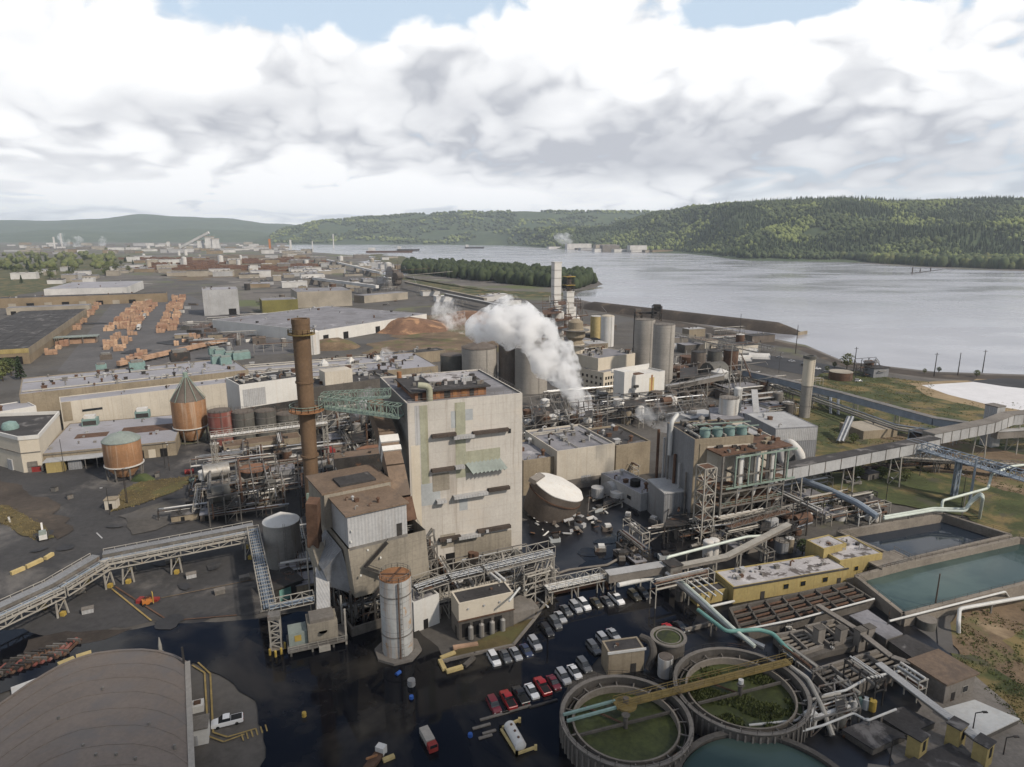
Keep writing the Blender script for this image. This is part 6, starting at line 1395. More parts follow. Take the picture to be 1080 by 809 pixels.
# long conveyors behind
gallery('conveyor_gallery','long white conveyor running to the distant steaming plant','conveyor',[W(345,275,10),W(402,289,10)],6,4,'white_far','white_far',legs=(.3,.6))
gallery('conveyor_gallery','nearer white conveyor running to the steaming plant left of the spit','conveyor',[W(331,295,9),W(398,304,12)],5,4,'white_far','white_far',legs=(.3,.7))
gallery('conveyor_gallery','long pale conveyor crossing the grass below the island wood','conveyor',[W(428,299,9),W(512,317,9)],4,3,'concrete','beige_far',legs=(.2,.4,.6,.8))
gallery('conveyor_gallery','grey conveyor behind the chip heaps toward the white towers','conveyor',[W(470,312,8),W(575,334,8)],4,3,'concrete','grey_light',legs=(.2,.5,.8))
unit('power_plant','dark power plant with white steam near the slough','process unit',[(398,308),(424,305),(420,291),(402,293)],34,101,(3,2),3,8,10,'steel_dark',vm=('tank_grimy','tank_white','steel_dark'))
b=Block('plant_shed','pale low shed in front of the dark steaming plant','building',(384,312),(430,308),10,22,'beige_far','roof_grey',para=.1)
for i,(x,y) in enumerate(((512,318),(526,316),(540,322),(455,312),(470,318))): far_b(x,y,26,14,7,i,'small pale shed on the grass below the island wood','sheds below the island wood')
# ---------------------------------------------------------------- left conveyor bridge
Z=6.0
def deck_bridge(label,pts,w,legs):
    P=[W(*p) for p in pts]; off=Vector((P[0].x,P[0].y,0)); e=thing('conveyor_bridge',label,'conveyor',off); P=[p-off for p in P]
    for a,b in zip(P,P[1:]):
        d=(b-a).normalized(); s=Vector((-d.y,d.x,0)).normalized(); 
        MB().beam(a-Vector((0,0,.3)),b-Vector((0,0,.3)),w,.3).build('deck','steel',e)
        m=MB(); k=max(2,int((b-a).length/3))
        for g in (-1,1):
            o=s*g*w/2; m.beam(a+o-Vector((0,0,1.6)),b+o-Vector((0,0,1.6)),.28).beam(a+o-Vector((0,0,.1)),b+o-Vector((0,0,.1)),.3,.45)
            for i in range(k+1): c=a+(b-a)*i/k+o; m.beam(c-Vector((0,0,1.6)),c,.2); 
            for i in range(k): m.beam(a+(b-a)*i/k+o-Vector((0,0,1.6 if i%2 else 0)),a+(b-a)*(i+1)/k+o-Vector((0,0,0 if i%2 else 1.6)),.16)
        m.build('girder','steel_pale',e)
        for g in (-1,1): MB().rail([a+s*g*w/2,b+s*g*w/2],1.3,.14,2.5).build('railing','steel_pale',e)
        MB().beam(a+s*w*.25+Vector((0,0,.45)),b+s*w*.25+Vector((0,0,.45)),w*.28,.9).build('belt_cover','steel',e)
        MB().beam(a+s*w*.25+Vector((0,0,.96)),b+s*w*.25+Vector((0,0,.96)),w*.32,.1).build('belt_roof','grey_wall',e)
        for i in range(3): MB().tube([a-s*w*(.1+.13*i)+Vector((0,0,.4)),b-s*w*(.1+.13*i)+Vector((0,0,.4))],.2+.06*i,7).build('pipe',('pipe_silver','steel_blue','steel_pale')[i],e,True)
        m=MB()
        for i in range(k): c=a+(b-a)*(i+.5)/k-s*w*.3; m.beam(c-s*w*.18+Vector((0,0,.1)),c+s*w*.22+Vector((0,0,.1)),.25,1.0)
        m.build('pipe_saddle','steel_pale',e)
    for i,f in legs:
        c=P[i].lerp(P[i+1],f); d=(P[i+1]-P[i]).normalized(); s=Vector((-d.y,d.x,0)).normalized()*(w*.42); lg=MB()
        for g in (-1,1):
            for h in (-1,1): lg.beam(Vector((c.x,c.y,0))+s*g*1.15+d*h*1.3,c+s*g+d*h*.9-Vector((0,0,1.6)),.32)
            lg.beam(Vector((c.x,c.y,1.2))+s*g*1.1-d*1.2,c+s*g*1.02+d-Vector((0,0,2.2)),.18)
        lg.beam(Vector((c.x,c.y,c.z*.45))-s*1.1,Vector((c.x,c.y,c.z*.45))+s*1.1,.22); o=lg.build('leg','steel_pale',e)
        for g in (-1,1): MB().b(c.x+s.x*g*1.15-.5,c.y+s.y*g*1.15-.5,-.02,c.x+s.x*g*1.15+.5,c.y+s.y*g*1.15+.5,1.1).build('footing','yellow_paint',o)
    return e
deck_bridge('long pale conveyor bridge with railings and pipes striding in from the left edge',[(-60,675,Z),(58,620,Z),(108,590,Z+.5),(190,574,Z+.8),(268,559,Z+1)],7.5,((0,.95),(1,.85),(2,.3),(2,.92),(3,.9)))
bridge('pipe_bridge','blue grey pipe bridge turning off the conveyor bridge toward the flood','pipe bridge',[(267,560,7.2),(284,643,7.4)],3.0,1.6,'steel_pale',deck='steel_dark',tubes=5,tm='steel_blue',legs=(.45,),legw=1.4)
bridge('pipe_bridge','short lattice pipe bridge from the braced tower to the fan house','pipe bridge',[(284,643,7.4),(331,633,7.4)],2.6,1.9,'steel_pale',deck='steel_dark',tubes=3,tm='steel_blue')
P=W(292,683); e=thing('truss_tower','pale braced lattice tower with yellow bollards standing in the flood','tower',P,GA-.1); MB().tower((0,0,.4),2.2,2.2,7.2,5,.3).build('frame','steel_pale',e); MB().b(-1.6,-1.6,-.1,1.6,1.6,.4).build('footing','kerb',e); MB().b(-1.3,-1.3,7.6,1.3,1.3,8.4).build('head','steel',e)
for i,(x,y) in enumerate(((285,692),(291,694),(297,691),(301,685))): o=MB().cyl((0,0,0),.28,1.7,10).lathe((0,0,1.7),[(.28,0),(.05,.2)],10).build('bollard','yellow_paint',None,True); o.location=W(x,y); tag(o,'yellow bollard in the flood at the foot of the braced tower','bollard','yellow bollards')
b=Block('tank_annex','low dark shed under the storage tank beside the pipe bridge','building',(290,622),(318,612),4,8,'steel_dark','steel_dark',para=0); b.add('green_panel',MB().b(1,-.1,.3,4,-.02,3.4),'teal_pipe')
# big barrel vaulted store at the bottom left
A=W(196,699,7); e=thing('vaulted_store','huge store with a weathered brown grey barrel vault roof at the bottom left','building',(A.x,A.y,0)); o_=Vector((A.x,A.y,0))
EDGE=[W(*p,7)-o_ for p in ((196,699),(184,693.5),(168,690),(150,689),(126,690.5),(100,694),(80,700),(60,708),(30,725),(0,745),(-60,792))]
D_=(W(200,809,7)-W(196,699,7)).normalized(); n=30
def epos(f):
    k=f*(len(EDGE)-1); i=min(int(k),len(EDGE)-2); return EDGE[i].lerp(EDGE[i+1],k-i)
def ez(f): return .9*math.sin(math.pi*f)
vs=[]; fs=[]; mrow=24
for i in range(n+1):
    p=epos(i/n)
    for j in range(mrow+1):
        c=p+D_*(58*j/mrow); vs.append((c.x,c.y,7+ez(i/n)+.7*math.sin(math.pi*i/n)*math.sin(math.pi*j/mrow)))
for i in range(n):
    for j in range(mrow): a_=i*(mrow+1)+j; fs.append((a_,a_+1,a_+mrow+2,a_+mrow+1))
MB().add(vs,fs).build('roof','roof_vault',e,True)
m=MB()
for j in range(1,12):
    w_=[epos(i/n)+D_*(58*j/12)+Vector((0,0,ez(i/n)+.7*math.sin(math.pi*i/n)*math.sin(math.pi*j/12)+.04)) for i in range(n+1)]
    for a_,b_ in zip(w_,w_[1:]): m.beam(a_,b_,.28,.08)
m.build('roof_seam','roof_vault',e)
m=MB(); P=[epos(i/n)+Vector((0,0,ez(i/n))) for i in range(n+1)]
m.add([(p.x,p.y,p.z-.1) for p in P]+[(p.x,p.y,0) for p in P],[(i,i+1,n+2+i,n+1+i) for i in range(n)]); m.build('end_wall','concrete_dark',e)
m=MB(); S_=D_.cross(Vector((0,0,1)))
m.beam((0,0,3.4),D_*58+Vector((0,0,3.4)),.4,6.6); m.build('side_wall','concrete',e); MB().beam(-S_*.3+Vector((0,0,7.05)),D_*58-S_*.3+Vector((0,0,7.05)),.95,.45).build('gutter','concrete_silo',e)
m=MB()
for a_,b_ in zip(P,P[1:]): m.beam(a_+Vector((0,0,.05)),b_+Vector((0,0,.05)),.5,.35)
m.build('verge','roof_vault',e)
q=random.Random(6)
for k in range(9): f=q.uniform(.1,.8); c=epos(f)+D_*q.uniform(4,40); MB().cyl((c.x,c.y,7+ez(f)),.22,1.1,8).build('vent','steel',e)
MB().beam((-.2,-.3,6.8),(-.4,.0,10.5),.3).build('mast','steel_dark',e); MB().lathe((epos(.2).x,epos(.2).y+.6,6),[(.35,0),(.35,2.6),(.1,4.4)],8).build('mast','steel_pale',e)
P_=[W(*p,5) for p in ((147,692),(172,683),(174,694),(150,698))]; tag(MB().prism([(p.x,p.y) for p in P_],0,4.4).build('lean_to_shed','roof_grey'),'low pale shed edge behind the vaulted roof','shed')
e=thing('white_kiosk','white flat roofed kiosk beside the vaulted store','kiosk',W(211,779),GA-.04); MB().b(-1.6,-1.8,0,1.6,1.8,3.2).build('wall','white_wall',e); MB().b(-1.75,-1.95,3.203,1.75,1.95,3.45).build('roof','concrete',e); MB().b(-1,-1.86,.1,-.1,-1.8,2.1).build('door','grey_light',e)
e=thing('pallet_box','white crate with a rusty frame beside the vaulted store','crate',W(209,748),GA); MB().b(-1.1,-1.1,0,1.1,1.1,1.4).build('box','white_wall',e); MB().b(-.6,-.5,1.403,.6,.5,1.7).build('frame','rust',e)
tag(MB().prism([(p.x,p.y) for p in [W(*p) for p in ((12,729),(42,718),(44,722),(14,742))]],.05,.9).build('white_sheet','tank_white'),'pale sheet covered pile beside the vaulted store at the left','pile')
# yellow painted lines, arrows and barriers
def line(label,pts,w=.35,m_='line_yellow',z=.10,name='road_marking'):
    P=[W(*p) for p in pts]; mb=MB()
    for a,b in zip(P,P[1:]):
        d=(b-a).normalized(); s=Vector((-d.y,d.x,0))*w/2; mb.add([a-s+Vector((0,0,z)),b-s+Vector((0,0,z)),b+s+Vector((0,0,z)),a+s+Vector((0,0,z))],[(0,1,2,3)])
    o=mb.build(name,m_); return tag(o,kind='structure')
line('',((203,703),(216,711),(220,778),(236,784),(258,776)),z=.36); line('',((209,700),(222,712),(225,774),(240,779),(270,770)),z=.365)
for i in range(6): line('',((255+i*5,776-i*2),(257+i*5,783-i*2)),.25,z=.37)
line('',((118,622),(160,656)),.4,z=.36); line('',((122,620),(178,656),(250,650)),.4,'rust',z=.37); line('',((170,632),(270,612)),.3,'dirt',z=.375)
line('',((5,551),(14,546)),.5,'tank_white',z=.36); line('',((9,546),(11,552)),.5,'tank_white',z=.365); line('',((102,563),(108,569)),.4,'grey_light',z=.37)
for i,(a,b) in enumerate((((12,607),(26,601)),((28,600),(45,592)),((48,591),(56,586)))):
    P,Q=W(*a),W(*b); o=MB().beam((0,0,.55),Q-P+Vector((0,0,.55)),.9,1.1).build('jersey_barrier','timber_yellow'); o.location=P; tag(o,'pale yellow barrier block on the asphalt under the grassy bank','barrier','yellow barrier blocks on the asphalt')
for i,(a,b) in enumerate((((62,705),(79,698)),((81,697),(97,692)))):
    P,Q=W(*a),W(*b); o=MB().beam((0,0,.6),Q-P+Vector((0,0,.6)),1.2,1.2).build('timber_beam','timber_yellow'); o.location=P; tag(o,'long pale yellow beam in the water beside the vaulted store','beam','yellow beams by the vaulted store')
for i,(a,b) in enumerate((((465,697),(480,691)),((464,699),(469,709)),((471,711),(488,706)),((490,705),(500,696)))):
    P,Q=W(*a),W(*b); o=MB().beam((0,0,.45),Q-P+Vector((0,0,.45)),.9,1.0).build('jersey_barrier','timber_yellow' if i!=3 else 'concrete_dark'); o.location=P; tag(o,('pale yellow barrier nearest the cream topped pump house','short barrier closing the left end of the flooded barrier square','pale barrier along the front of the flooded barrier square','dark barrier at the right of the flooded barrier square')[i],'barrier')
tag(MB().beam(W(478,686)+Vector((0,0,.6)),W(504,682)+Vector((0,0,.6)),1.0,.8).build('timber_stack','lumber'),'orange stack of timber beside the cream topped pump house','timber')
# rusty rack piles in the water, left edge
q=random.Random(41)
for i in range(10):
    P=W(4+i*7.6,708-i*2.6); e=thing('pipe_rack_pallet','rusty pallet of reddish pipes half sunk at the left edge','pallet',P,GA+1.2,'rusty pallets in the water'); 
    for k in range(3): MB().tube([(-3,-.8+.8*k,.4+.3*(k%2)),(3,-.8+.8*k,.4+.3*(k%2))],.36,8).build('tube',q.choice(('rust','tank_red','steel_dark','rust')),e,True)
    for x in (-2,2): MB().b(x-.15,-1.4,-.1,x+.15,1.4,1.3).build('bearer',q.choice(('steel','steel_dark','concrete_dark')),e)
for i,(x,y) in enumerate(((93,646),(202,609),(180,594),(232,626),(258,612),(85,625))): e=thing('equipment_box','small grey equipment box on the asphalt under the conveyor bridge','box',W(x,y),.5,'small equipment boxes'); MB().b(-1.2,-.8,0,1.2,.8,1.2).build('casing','grey_light' if i<2 else 'steel',e); MB().b(-1.3,-.9,1.203,1.3,.9,1.3).build('lid','concrete',e)
e=thing('forklift','small red and yellow forklift on the asphalt by the conveyor bridge','forklift',W(158,637),.6); MB().b(-1.6,-.8,.4,.6,.8,1.5).build('body','orange_paint',e); MB().b(-.9,-.75,2.4,.5,.75,2.5).b(-.9,-.75,1.5,-.8,-.65,2.4).b(-.9,.65,1.5,-.8,.75,2.4).b(.4,-.75,1.5,.5,-.65,2.4).b(.4,.65,1.5,.5,.75,2.4).build('cab_frame','steel_dark',e); MB().b(.7,-.6,.2,.9,.6,3.0).build('mast','yellow_paint',e); MB().b(.9,-.5,.15,2.2,-.3,.25).b(.9,.3,.15,2.2,.5,.25).build('fork','steel_dark',e)
for x in (-1.2,.3):
    for y in (-.85,.85): MB().tube([(x,y-.15,.4),(x,y+.15,.4)],.4,10).build('wheel','rubber',e)
tag(MB().box((0,0,.5),(3,2,1)).box((2.6,.5,.4),(1.6,1.4,.8)).build('red_sheeting','red_paint'),'red sheeting bundle lying beside the small forklift','bundle')['category']='bundle'; bpy.data.objects['red_sheeting'].location=W(152,635)
# things round the hopper tank and grass bank
heap('dark green bush like heap beside the orange hopper tank',(151,506),4.5,3,2.4,'leaf_dark',51,'shrub_heap','heap')
e=thing('red_tank','small red tank lying on the paved apron right of the orange hopper tank','tank',W(200,500),.4); MB().tube([(-1.6,0,1),(-1.4,0,1),(1.4,0,1),(1.6,0,1)],1,12).build('shell','red_paint',e,True); MB().b(-1,-.7,0,-.7,.7,.6).b(.7,-.7,0,1,.7,.6).build('cradle','steel_dark',e)
e=thing('red_skip','small red skip at the corner of the cream corner building','skip',W(38,497),.3); MB().b(-2,-1.2,.1,2,1.2,2.2).build('body','red_paint',e); MB().b(-2.1,-1.3,2.2,2.1,1.3,2.35).build('rim','steel_dark',e)
e=thing('tan_hut','small tan hut on the weedy island below the orange hopper tank','hut',W(119,536),.2); MB().b(-1.8,-1.5,0,1.8,1.5,3.4).build('wall','cream_panel',e); MB().b(-2,-1.7,3.403,2,1.7,3.7).build('roof','tan_wall',e); MB().b(-.5,-1.58,.1,.5,-1.5,2.2).build('door','opening',e)
for i,(x,y,m_) in enumerate(((12,0,0),)): pass
e=thing('white_loader','white and green loader parked on the dry grass bank','loader',W(46,569),2.2); MB().b(-1.8,-1,.6,1.2,1,1.9).build('body','tank_white',e); MB().b(-1.2,-.9,1.9,.3,.9,3).build('cab','louvre',e); MB().beam((1,0,1.2),(4.6,0,3.6),.5).beam((4.6,0,3.6),(6.6,0,1.6),.4).build('arm','tank_white',e)
for x in (-1.2,.7):
    for y in (-1.05,1.05): MB().tube([(x,y-.2,.55),(x,y+.2,.55)],.55,10).build('wheel','rubber',e)
for i,(x,y) in enumerate(((212,522),(203,508),(166,503),(58,518),(74,526))): 
    e=thing('waste_bin','small teal bin standing alone on the asphalt','bin',W(x,y),i,'small bins on the asphalt'); MB().b(-.9,-.7,.1,.9,.7,1.6).build('body','teal' if i<2 else 'steel',e); MB().b(-1,-.8,1.603,1,.8,1.75).build('lid','steel_dark',e)

A,B_=W(962,288.3),W(993,284.6); e=thing('log_boom','thin dark log boom lying on the river off the far bank','boom',A); MB().beam((0,0,.4),B_-A+Vector((0,0,.4)),5,1.2).build('logs','steel_dark',e)
for f in (0,.25,.6): c=(B_-A)*f; MB().cyl((c.x,c.y,0),1.2,9 if f else 14,8).build('pile','wood_pole',e)
# ================================================================ cars
def loft(secs):
    "secs: (x, half width low, half width high, z low, z high)"
    m=MB(); vs=[]; fs=[]
    for x,wl,wh,z0,z1 in secs: vs+=[(x,-wl,z0),(x,wl,z0),(x,wl,z0+(z1-z0)*.55),(x,wh,z1),(x,-wh,z1),(x,-wl,z0+(z1-z0)*.55)]
    n=len(secs)
    for k in range(n-1):
        for i in range(6): j=(i+1)%6; fs.append((k*6+i,k*6+j,(k+1)*6+j,(k+1)*6+i))
    fs.append((5,4,3,2,1,0)); fs.append(tuple((n-1)*6+i for i in range(6))); return m.add(vs,fs)
def car_proto(kind):
    e=thing('parked_car','car','car')
    if kind=='sedan':
        loft([(-2.25,.72,.66,.35,.78),(-2.1,.86,.78,.25,.92),(-1.2,.9,.8,.22,.95),(.75,.9,.8,.22,.93),(1.9,.88,.78,.22,.80),(2.2,.76,.66,.3,.66)]).build('body','car_white',e,True)
        loft([(-1.75,.78,.70,.9,.93),(-1.05,.76,.60,.9,1.36),(.15,.76,.60,.9,1.38),(1.05,.78,.72,.9,.94)]).build('window_glass','glass',e,True)
        loft([(-1.0,.62,.58,1.355,1.42),(-.5,.63,.6,1.37,1.47),(.12,.62,.58,1.37,1.43)]).build('roof_panel','car_white',e,True); wb=1.35; rx=2.21
    elif kind=='suv':
        loft([(-2.3,.8,.74,.4,1.0),(-2.2,.92,.84,.3,1.1),(-1.2,.94,.86,.28,1.1),(.8,.94,.86,.28,1.08),(2.0,.92,.82,.28,1.0),(2.3,.82,.72,.36,.8)]).build('body','car_white',e,True)
        loft([(-2.2,.84,.76,1.05,1.15),(-1.95,.82,.68,1.05,1.62),(.35,.82,.68,1.05,1.64),(1.15,.84,.76,1.05,1.1)]).build('window_glass','glass',e,True)
        loft([(-1.98,.7,.66,1.6,1.66),(-.8,.71,.68,1.63,1.75),(.3,.7,.66,1.63,1.69)]).build('roof_panel','car_white',e,True); wb=1.4; rx=2.31
    else:
        loft([(-2.8,.86,.84,.45,1.0),(-2.7,.96,.92,.35,1.1),(-.6,.96,.92,.32,1.1),(-.5,.96,.9,.32,1.12),(1.4,.96,.9,.32,1.14),(2.5,.94,.84,.34,1.06),(2.8,.86,.74,.42,.86)]).build('body','car_white',e,True)
        MB().b(-2.6,-.78,1.105,-.7,.78,1.15).build('cargo_bed','rubber',e)
        loft([(-.62,.84,.76,1.1,1.2),(-.45,.82,.70,1.1,1.72),(.75,.82,.70,1.1,1.74),(1.5,.84,.78,1.1,1.16)]).build('window_glass','glass',e,True)
        loft([(-.5,.72,.68,1.7,1.76),(.1,.73,.7,1.72,1.84),(.7,.72,.68,1.72,1.78)]).build('roof_panel','car_white',e,True); wb=1.65; rx=2.81
    for x in (-wb,wb):
        for y in (-.86,.86):
            MB().tube([(x,y-.1,.32),(x,y+.1,.32)],.33,14).build('wheel','rubber',e)
    for y in (-.6,.6): MB().b(rx-.12,y-.16,.6,rx+.01,y+.16,.74).build('headlight','lamp_glass',e)
    for y in (-.62,.62): MB().b(-rx-.05,y-.14,.68,-rx+.12,y+.14,.84).build('tail_light','tail_red',e)
    return e
PROT={k:car_proto(k) for k in ('sedan','suv','pickup')}; USED=set()
def put_car(kind,col,px,py,label,flip=False,rz=None,group=None):
    P=W(px,py+1.5); a=(GA-math.pi/2 if rz is None else rz)+(math.pi if flip else 0)
    M_={'body':M['car_'+col],'roof_panel':M['car_'+col]}
    if kind not in USED:
        USED.add(kind); o=PROT[kind]; o.location=P; o.rotation_euler=(0,0,a); o['label']=label
        for ch in o.children:
            if ch.name.split('.')[0] in M_: ch.material_slots[0].link='OBJECT'; ch.material_slots[0].material=M_[ch.name.split('.')[0]]
    else: o=copy_tree(PROT[kind],P,a,label,mats=M_)
    o['group']=group or 'cars in the flooded car park'; return o
for k,c,x,y,l in (
 ('suv','white',521,696,'white car nearest the barrier square, first in the row below the pump house'),
 ('sedan','grey',533,693,'grey car second in the row below the pump house'),
 ('sedan','silver',544,690.5,'silver car third in the row below the pump house'),
 ('sedan','navy',555,687,'dark navy car fourth in the row below the pump house'),
 ('suv','silver',564,679.5,'silver grey car at the corner of the low retaining wall'),
 ('suv','black',577,666,'black car just past the retaining wall corner'),
 ('suv','grey',585.5,658,'dark grey car second past the retaining wall corner'),
 ('sedan','silver',591,651.5,'silver car between dark ones along the pale curb'),
 ('sedan','grey',597,644.5,'dark grey car before the pale pair at the top row'),
 ('suv','silver',607,641,'silver car left of the bright white one in the top row'),
 ('suv','white',616,638.5,'bright white car in the top row left of two dark cars'),
 ('sedan','bronze',629,636.5,'dark bronze car in the top row right of the white one'),
 ('sedan','grey',640,635,'dark grey car in the top row beside the big white one'),
 ('pickup','white',650,632,'big white pickup in the top row near the brown elbow pipe'),
 ('suv','bronze',669,629,'dark brown car right of the big white pickup'),
 ('suv','black',679,627.5,'black car at the right end of the top row'),
 ('sedan','silver',647,670,'pale car behind the square brown block building'),
 ('suv','silver',636.5,676,'silver car half hidden by the square brown block building'),
 ('suv','grey',626,684.5,'grey car standing alone left of the square brown block building'),
 ('sedan','red',706,664.5,'bright red car near the wall on posts by the small round tank'),
 ('sedan','black',718,662,'black car beside the bright red one near the wall on posts'),
 ('suv','grey',616,703,'dark grey car nearest the dry clarifier in the lower row'),
 ('sedan','white',606,709.5,'white car next to the dark grey one by the dry clarifier'),
 ('suv','silver',594,715,'silver car in the lower row between the white and maroon ones'),
 ('sedan','maroon',584,721,'maroon car beside the red pickup in the lower row'),
 ('pickup','red',572,725,'red pickup with pale load beside the maroon car in the lower row'),
 ('sedan','white',561,730,'white car between the red and black pickups in the lower row'),
 ('pickup','black',549,735,'black pickup in the lower row right of the leftmost red pickup'),
 ('pickup','red',536,739.5,'red pickup near the left end of the lower row'),
 ('suv','maroon',521,745,'dark maroon car at the left end of the lower row')):
    put_car(k,c,x,y,l,flip=(k=='pickup' and c!='white'))
o=put_car('pickup','white',240,762,'white flatbed pickup alone on the asphalt by the vaulted store',rz=GA+math.pi,group='work vehicles')
for i,(x,y,c,k) in enumerate(((862,388,'white','sedan'),(848,384,'black','suv'),(835,380,'silver','sedan'),(872,392,'grey','suv'),(905,401,'silver','suv'),(822,376,'grey','sedan'))): put_car(k,c,x,y,'small car parked along the shore road beyond the short smokestack',rz=GA-.5,group='cars on the shore road')
put_car('sedan','white',1063,494,'white car on the track by the meadow under the lattice conveyor',rz=.3,group='cars near the basins')
# tankers and oddments in the flood
P=W(543,784); e=thing('tank_trailer','white cylindrical tank trailer inside a yellow barrier frame in the flood','trailer',P,GA-math.pi/2); MB().lathe((0,0,0),[(.4,-3.6),(1.3,-3.3),(1.3,3.3),(.4,3.6)],18).build('tank','tank_white',e,True)
ch=list(e.children)[0]; ch.rotation_euler=(0,math.pi/2,0); ch.location=(0,0,2.2); MB().b(-3.2,-1,.5,3.4,1,.95).build('chassis','steel_dark',e)
for x in (-2.6,-1.4,2.2):
    for y in (-.9,.9): MB().tube([(x,y-.15,.45),(x,y+.15,.45)],.45,10).build('wheel','rubber',e)
for i in range(3): MB().cyl((-2+i*2,0,3.45),.28,.25,10).build('hatch','rust',e)
e.scale=(.85,.8,.75)
for a,b_,l in (((528,772),(548,763),'yellow rail closing the upper end of the tank trailer frame'),((528,772),(545,799),'long yellow rail beside the white tank trailer'),((545,799),(565,792),'yellow rail closing the lower end of the tank trailer frame')):
    A,B_=W(*a),W(*b_); tag(MB().beam((0,0,.8),B_-A+Vector((0,0,.8)),.4,.4).beam((0,0,0),(0,0,1.2),.5).beam(B_-A,B_-A+Vector((0,0,1.2)),.5).build('barrier_rail','timber_yellow'),l,'barrier').location=A
P=W(452,785); e=thing('tanker_lorry','small pale tanker lorry with a red cab standing in the flood','lorry',P,GA-math.pi/2+.1); MB().b(-3.4,-1.1,1.1,1.6,1.1,2.7).build('tank','concrete_silo',e); MB().b(1.8,-1.1,.6,3.6,1.1,2.5).build('cab','red_paint',e); MB().b(3.6,-.9,1.9,3.65,.9,2.7).build('windscreen','glass',e); MB().b(-3.4,-.9,.5,3.4,.9,1.05).build('chassis','steel_dark',e)
for x in (-2.6,-1.5,2.7):
    for y in (-1,1): MB().tube([(x,y-.15,.5),(x,y+.15,.5)],.5,10).build('wheel','rubber',e)
e.scale=(.75,.75,.7)
P=W(395,806); e=thing('crane_lorry','rusty lorry with a pale boom at the bottom edge of the flood','lorry',P,1.2); MB().b(-3,-1.1,.6,2,1.1,1.6).build('bed','rust',e); MB().b(2.1,-1.1,.6,3.8,1.1,2.8).build('cab','tank_white',e); MB().beam((1.2,0,1.6),(-2.4,.4,3.6),.4).build('boom','rust_orange',e)
for x in (-2,2.8):
    for y in (-1,1): MB().tube([(x,y-.15,.5),(x,y+.15,.5)],.5,10).build('wheel','rubber',e)
e.scale=(.75,.75,.7)
o=MB().beam((0,0,.4),W(416,800)-W(404,805)+Vector((0,0,.4)),.8,.8).build('timber_beam','timber_yellow'); o.location=W(404,805); tag(o,'pale yellow beam beside the rusty boom lorry','beam')
def barrel(label,px,py,m_,r=.45,h=1.0,lying=False):
    e=thing('barrel',label,'barrel',W(px,py),random.uniform(0,3)); 
    if lying: MB().tube([(-h/2,0,r),(h/2,0,r)],r,14).build('drum',m_,e,True); 
    else: MB().cyl((0,0,0),r,h,14).build('drum',m_,e,True); MB().ring((0,0,0),r,r+.05,h*.3,h*.36,14).ring((0,0,0),r,r+.05,h*.66,h*.72,14).build('hoop',m_,e,True)
barrel('blue barrel floating lying down off the rusty silo',420,712,'blue_paint',.42,1.2,True); barrel('blue barrel standing in the flood below the floating one',434,738,'blue_paint',.42,.9); barrel('blue barrel near the left end of the lower car row',496,778,'blue_paint',.42,.9); barrel('dark grey barrel standing between the two blue ones',434,724,'grey_wall',.8,1.6); barrel('small yellow barrel alone in the flood',321,757,'yellow_paint',.4,1.2)
q=random.Random(77)
for i,(x,y,l) in enumerate(((508,768,3.5),(522,757,6),(545,750,6),(573,744,6),(516,774,2.6),(512,779,2.6))): tag(MB().box((0,0,.3),(l,.5,.5),0).build('wheel_stop','concrete' if i!=3 else 'steel_dark'),('short pale kerb block left of the tank trailer','long kerb block behind the leftmost maroon car','long kerb block behind the black pickup','dark kerb block behind the white car in the lower row','pale slab beside the tank trailer frame','second pale slab beside the tank trailer frame')[i],'kerb block'); o=[o for o in bpy.data.objects if o.name.startswith('wheel_stop')][-1]; o.location=W(x,y); o.rotation_euler=(0,0,GA)
for i in range(22):
    x,y=q.uniform(205,350),q.uniform(640,800)
    if q.random()<.5: x,y=q.uniform(440,620),q.uniform(745,805)
    o=MB().box((0,0,.15),(q.uniform(.5,1.6),q.uniform(.3,.9),.25),q.uniform(0,3)).build('floating_debris',q.choice(('timber_yellow','steel','tank_white','concrete_dark','rust'))); o.location=W(x,y); tag(o,'small piece of debris floating in the dark flood water','debris','floating debris')
for i,(x,y) in enumerate(((585,572),(640,560),(662,548),(633,582),(690,552),(612,556),(655,590),(700,590),(630,540),(668,560))):
    e=thing('parked_machine','dark machine or skip standing in the black yard behind the car park','machine',W(x,y),q.uniform(0,3),'machines in the black yard'); MB().b(-1.6,-.9,.25,1.6,.9,1.5).build('body',q.choice(('steel','tank_grimy','grey_light','blue_grey_panel')),e); MB().b(-.6,-.8,1.503,1.2,.8,2.3).build('hood',q.choice(('steel_dark','tank_white')),e)
    for xx in (-1,1): MB().b(xx-.35,-1,0,xx+.35,1,.25).build('track','rubber',e)
# ================================================================ trees that stand alone
def tree_mesh(seed,conifer=False):
    q=random.Random(seed); e=thing('tree','tree','tree'); m=MB(); m.lathe((0,0,0),[(.35,0),(.25,2.5),(.12,6)],7)
    for k in range(6): a=q.uniform(0,6.28); z=q.uniform(2.2,4.5); m.beam((0,0,z),(1.8*math.cos(a),1.8*math.sin(a),z+1.6),.14)
    m.build('trunk','bark',e); c=MB()
    for k in range(420):
        if conifer: z=q.uniform(1,11); r=2.6*(1-z/11.5)*q.random()**.4
        else: z=q.uniform(2.5,9.5); r=3.6*math.sqrt(max(0,1-((z-6)/3.8)**2))*q.random()**.4*(1+.3*math.sin(z*3+seed))
        a=q.uniform(0,6.28); p=Vector((r*math.cos(a),r*math.sin(a),z)); u=Vector((q.uniform(-1,1),q.uniform(-1,1),q.uniform(-.6,.6))).normalized()*q.uniform(.35,.7); v=u.orthogonal().normalized()*q.uniform(.3,.6); v=Matrix.Rotation(q.uniform(0,6.28),3,u) @ v
        c.add([p-u-v*.3,p+v*.8,p+u+v*.2,p-v*.9],[(0,1,2,3)])
    c.build('crown','leaf_conifer' if conifer else ('leaf_dark','leaf_light')[seed%2],e); return e
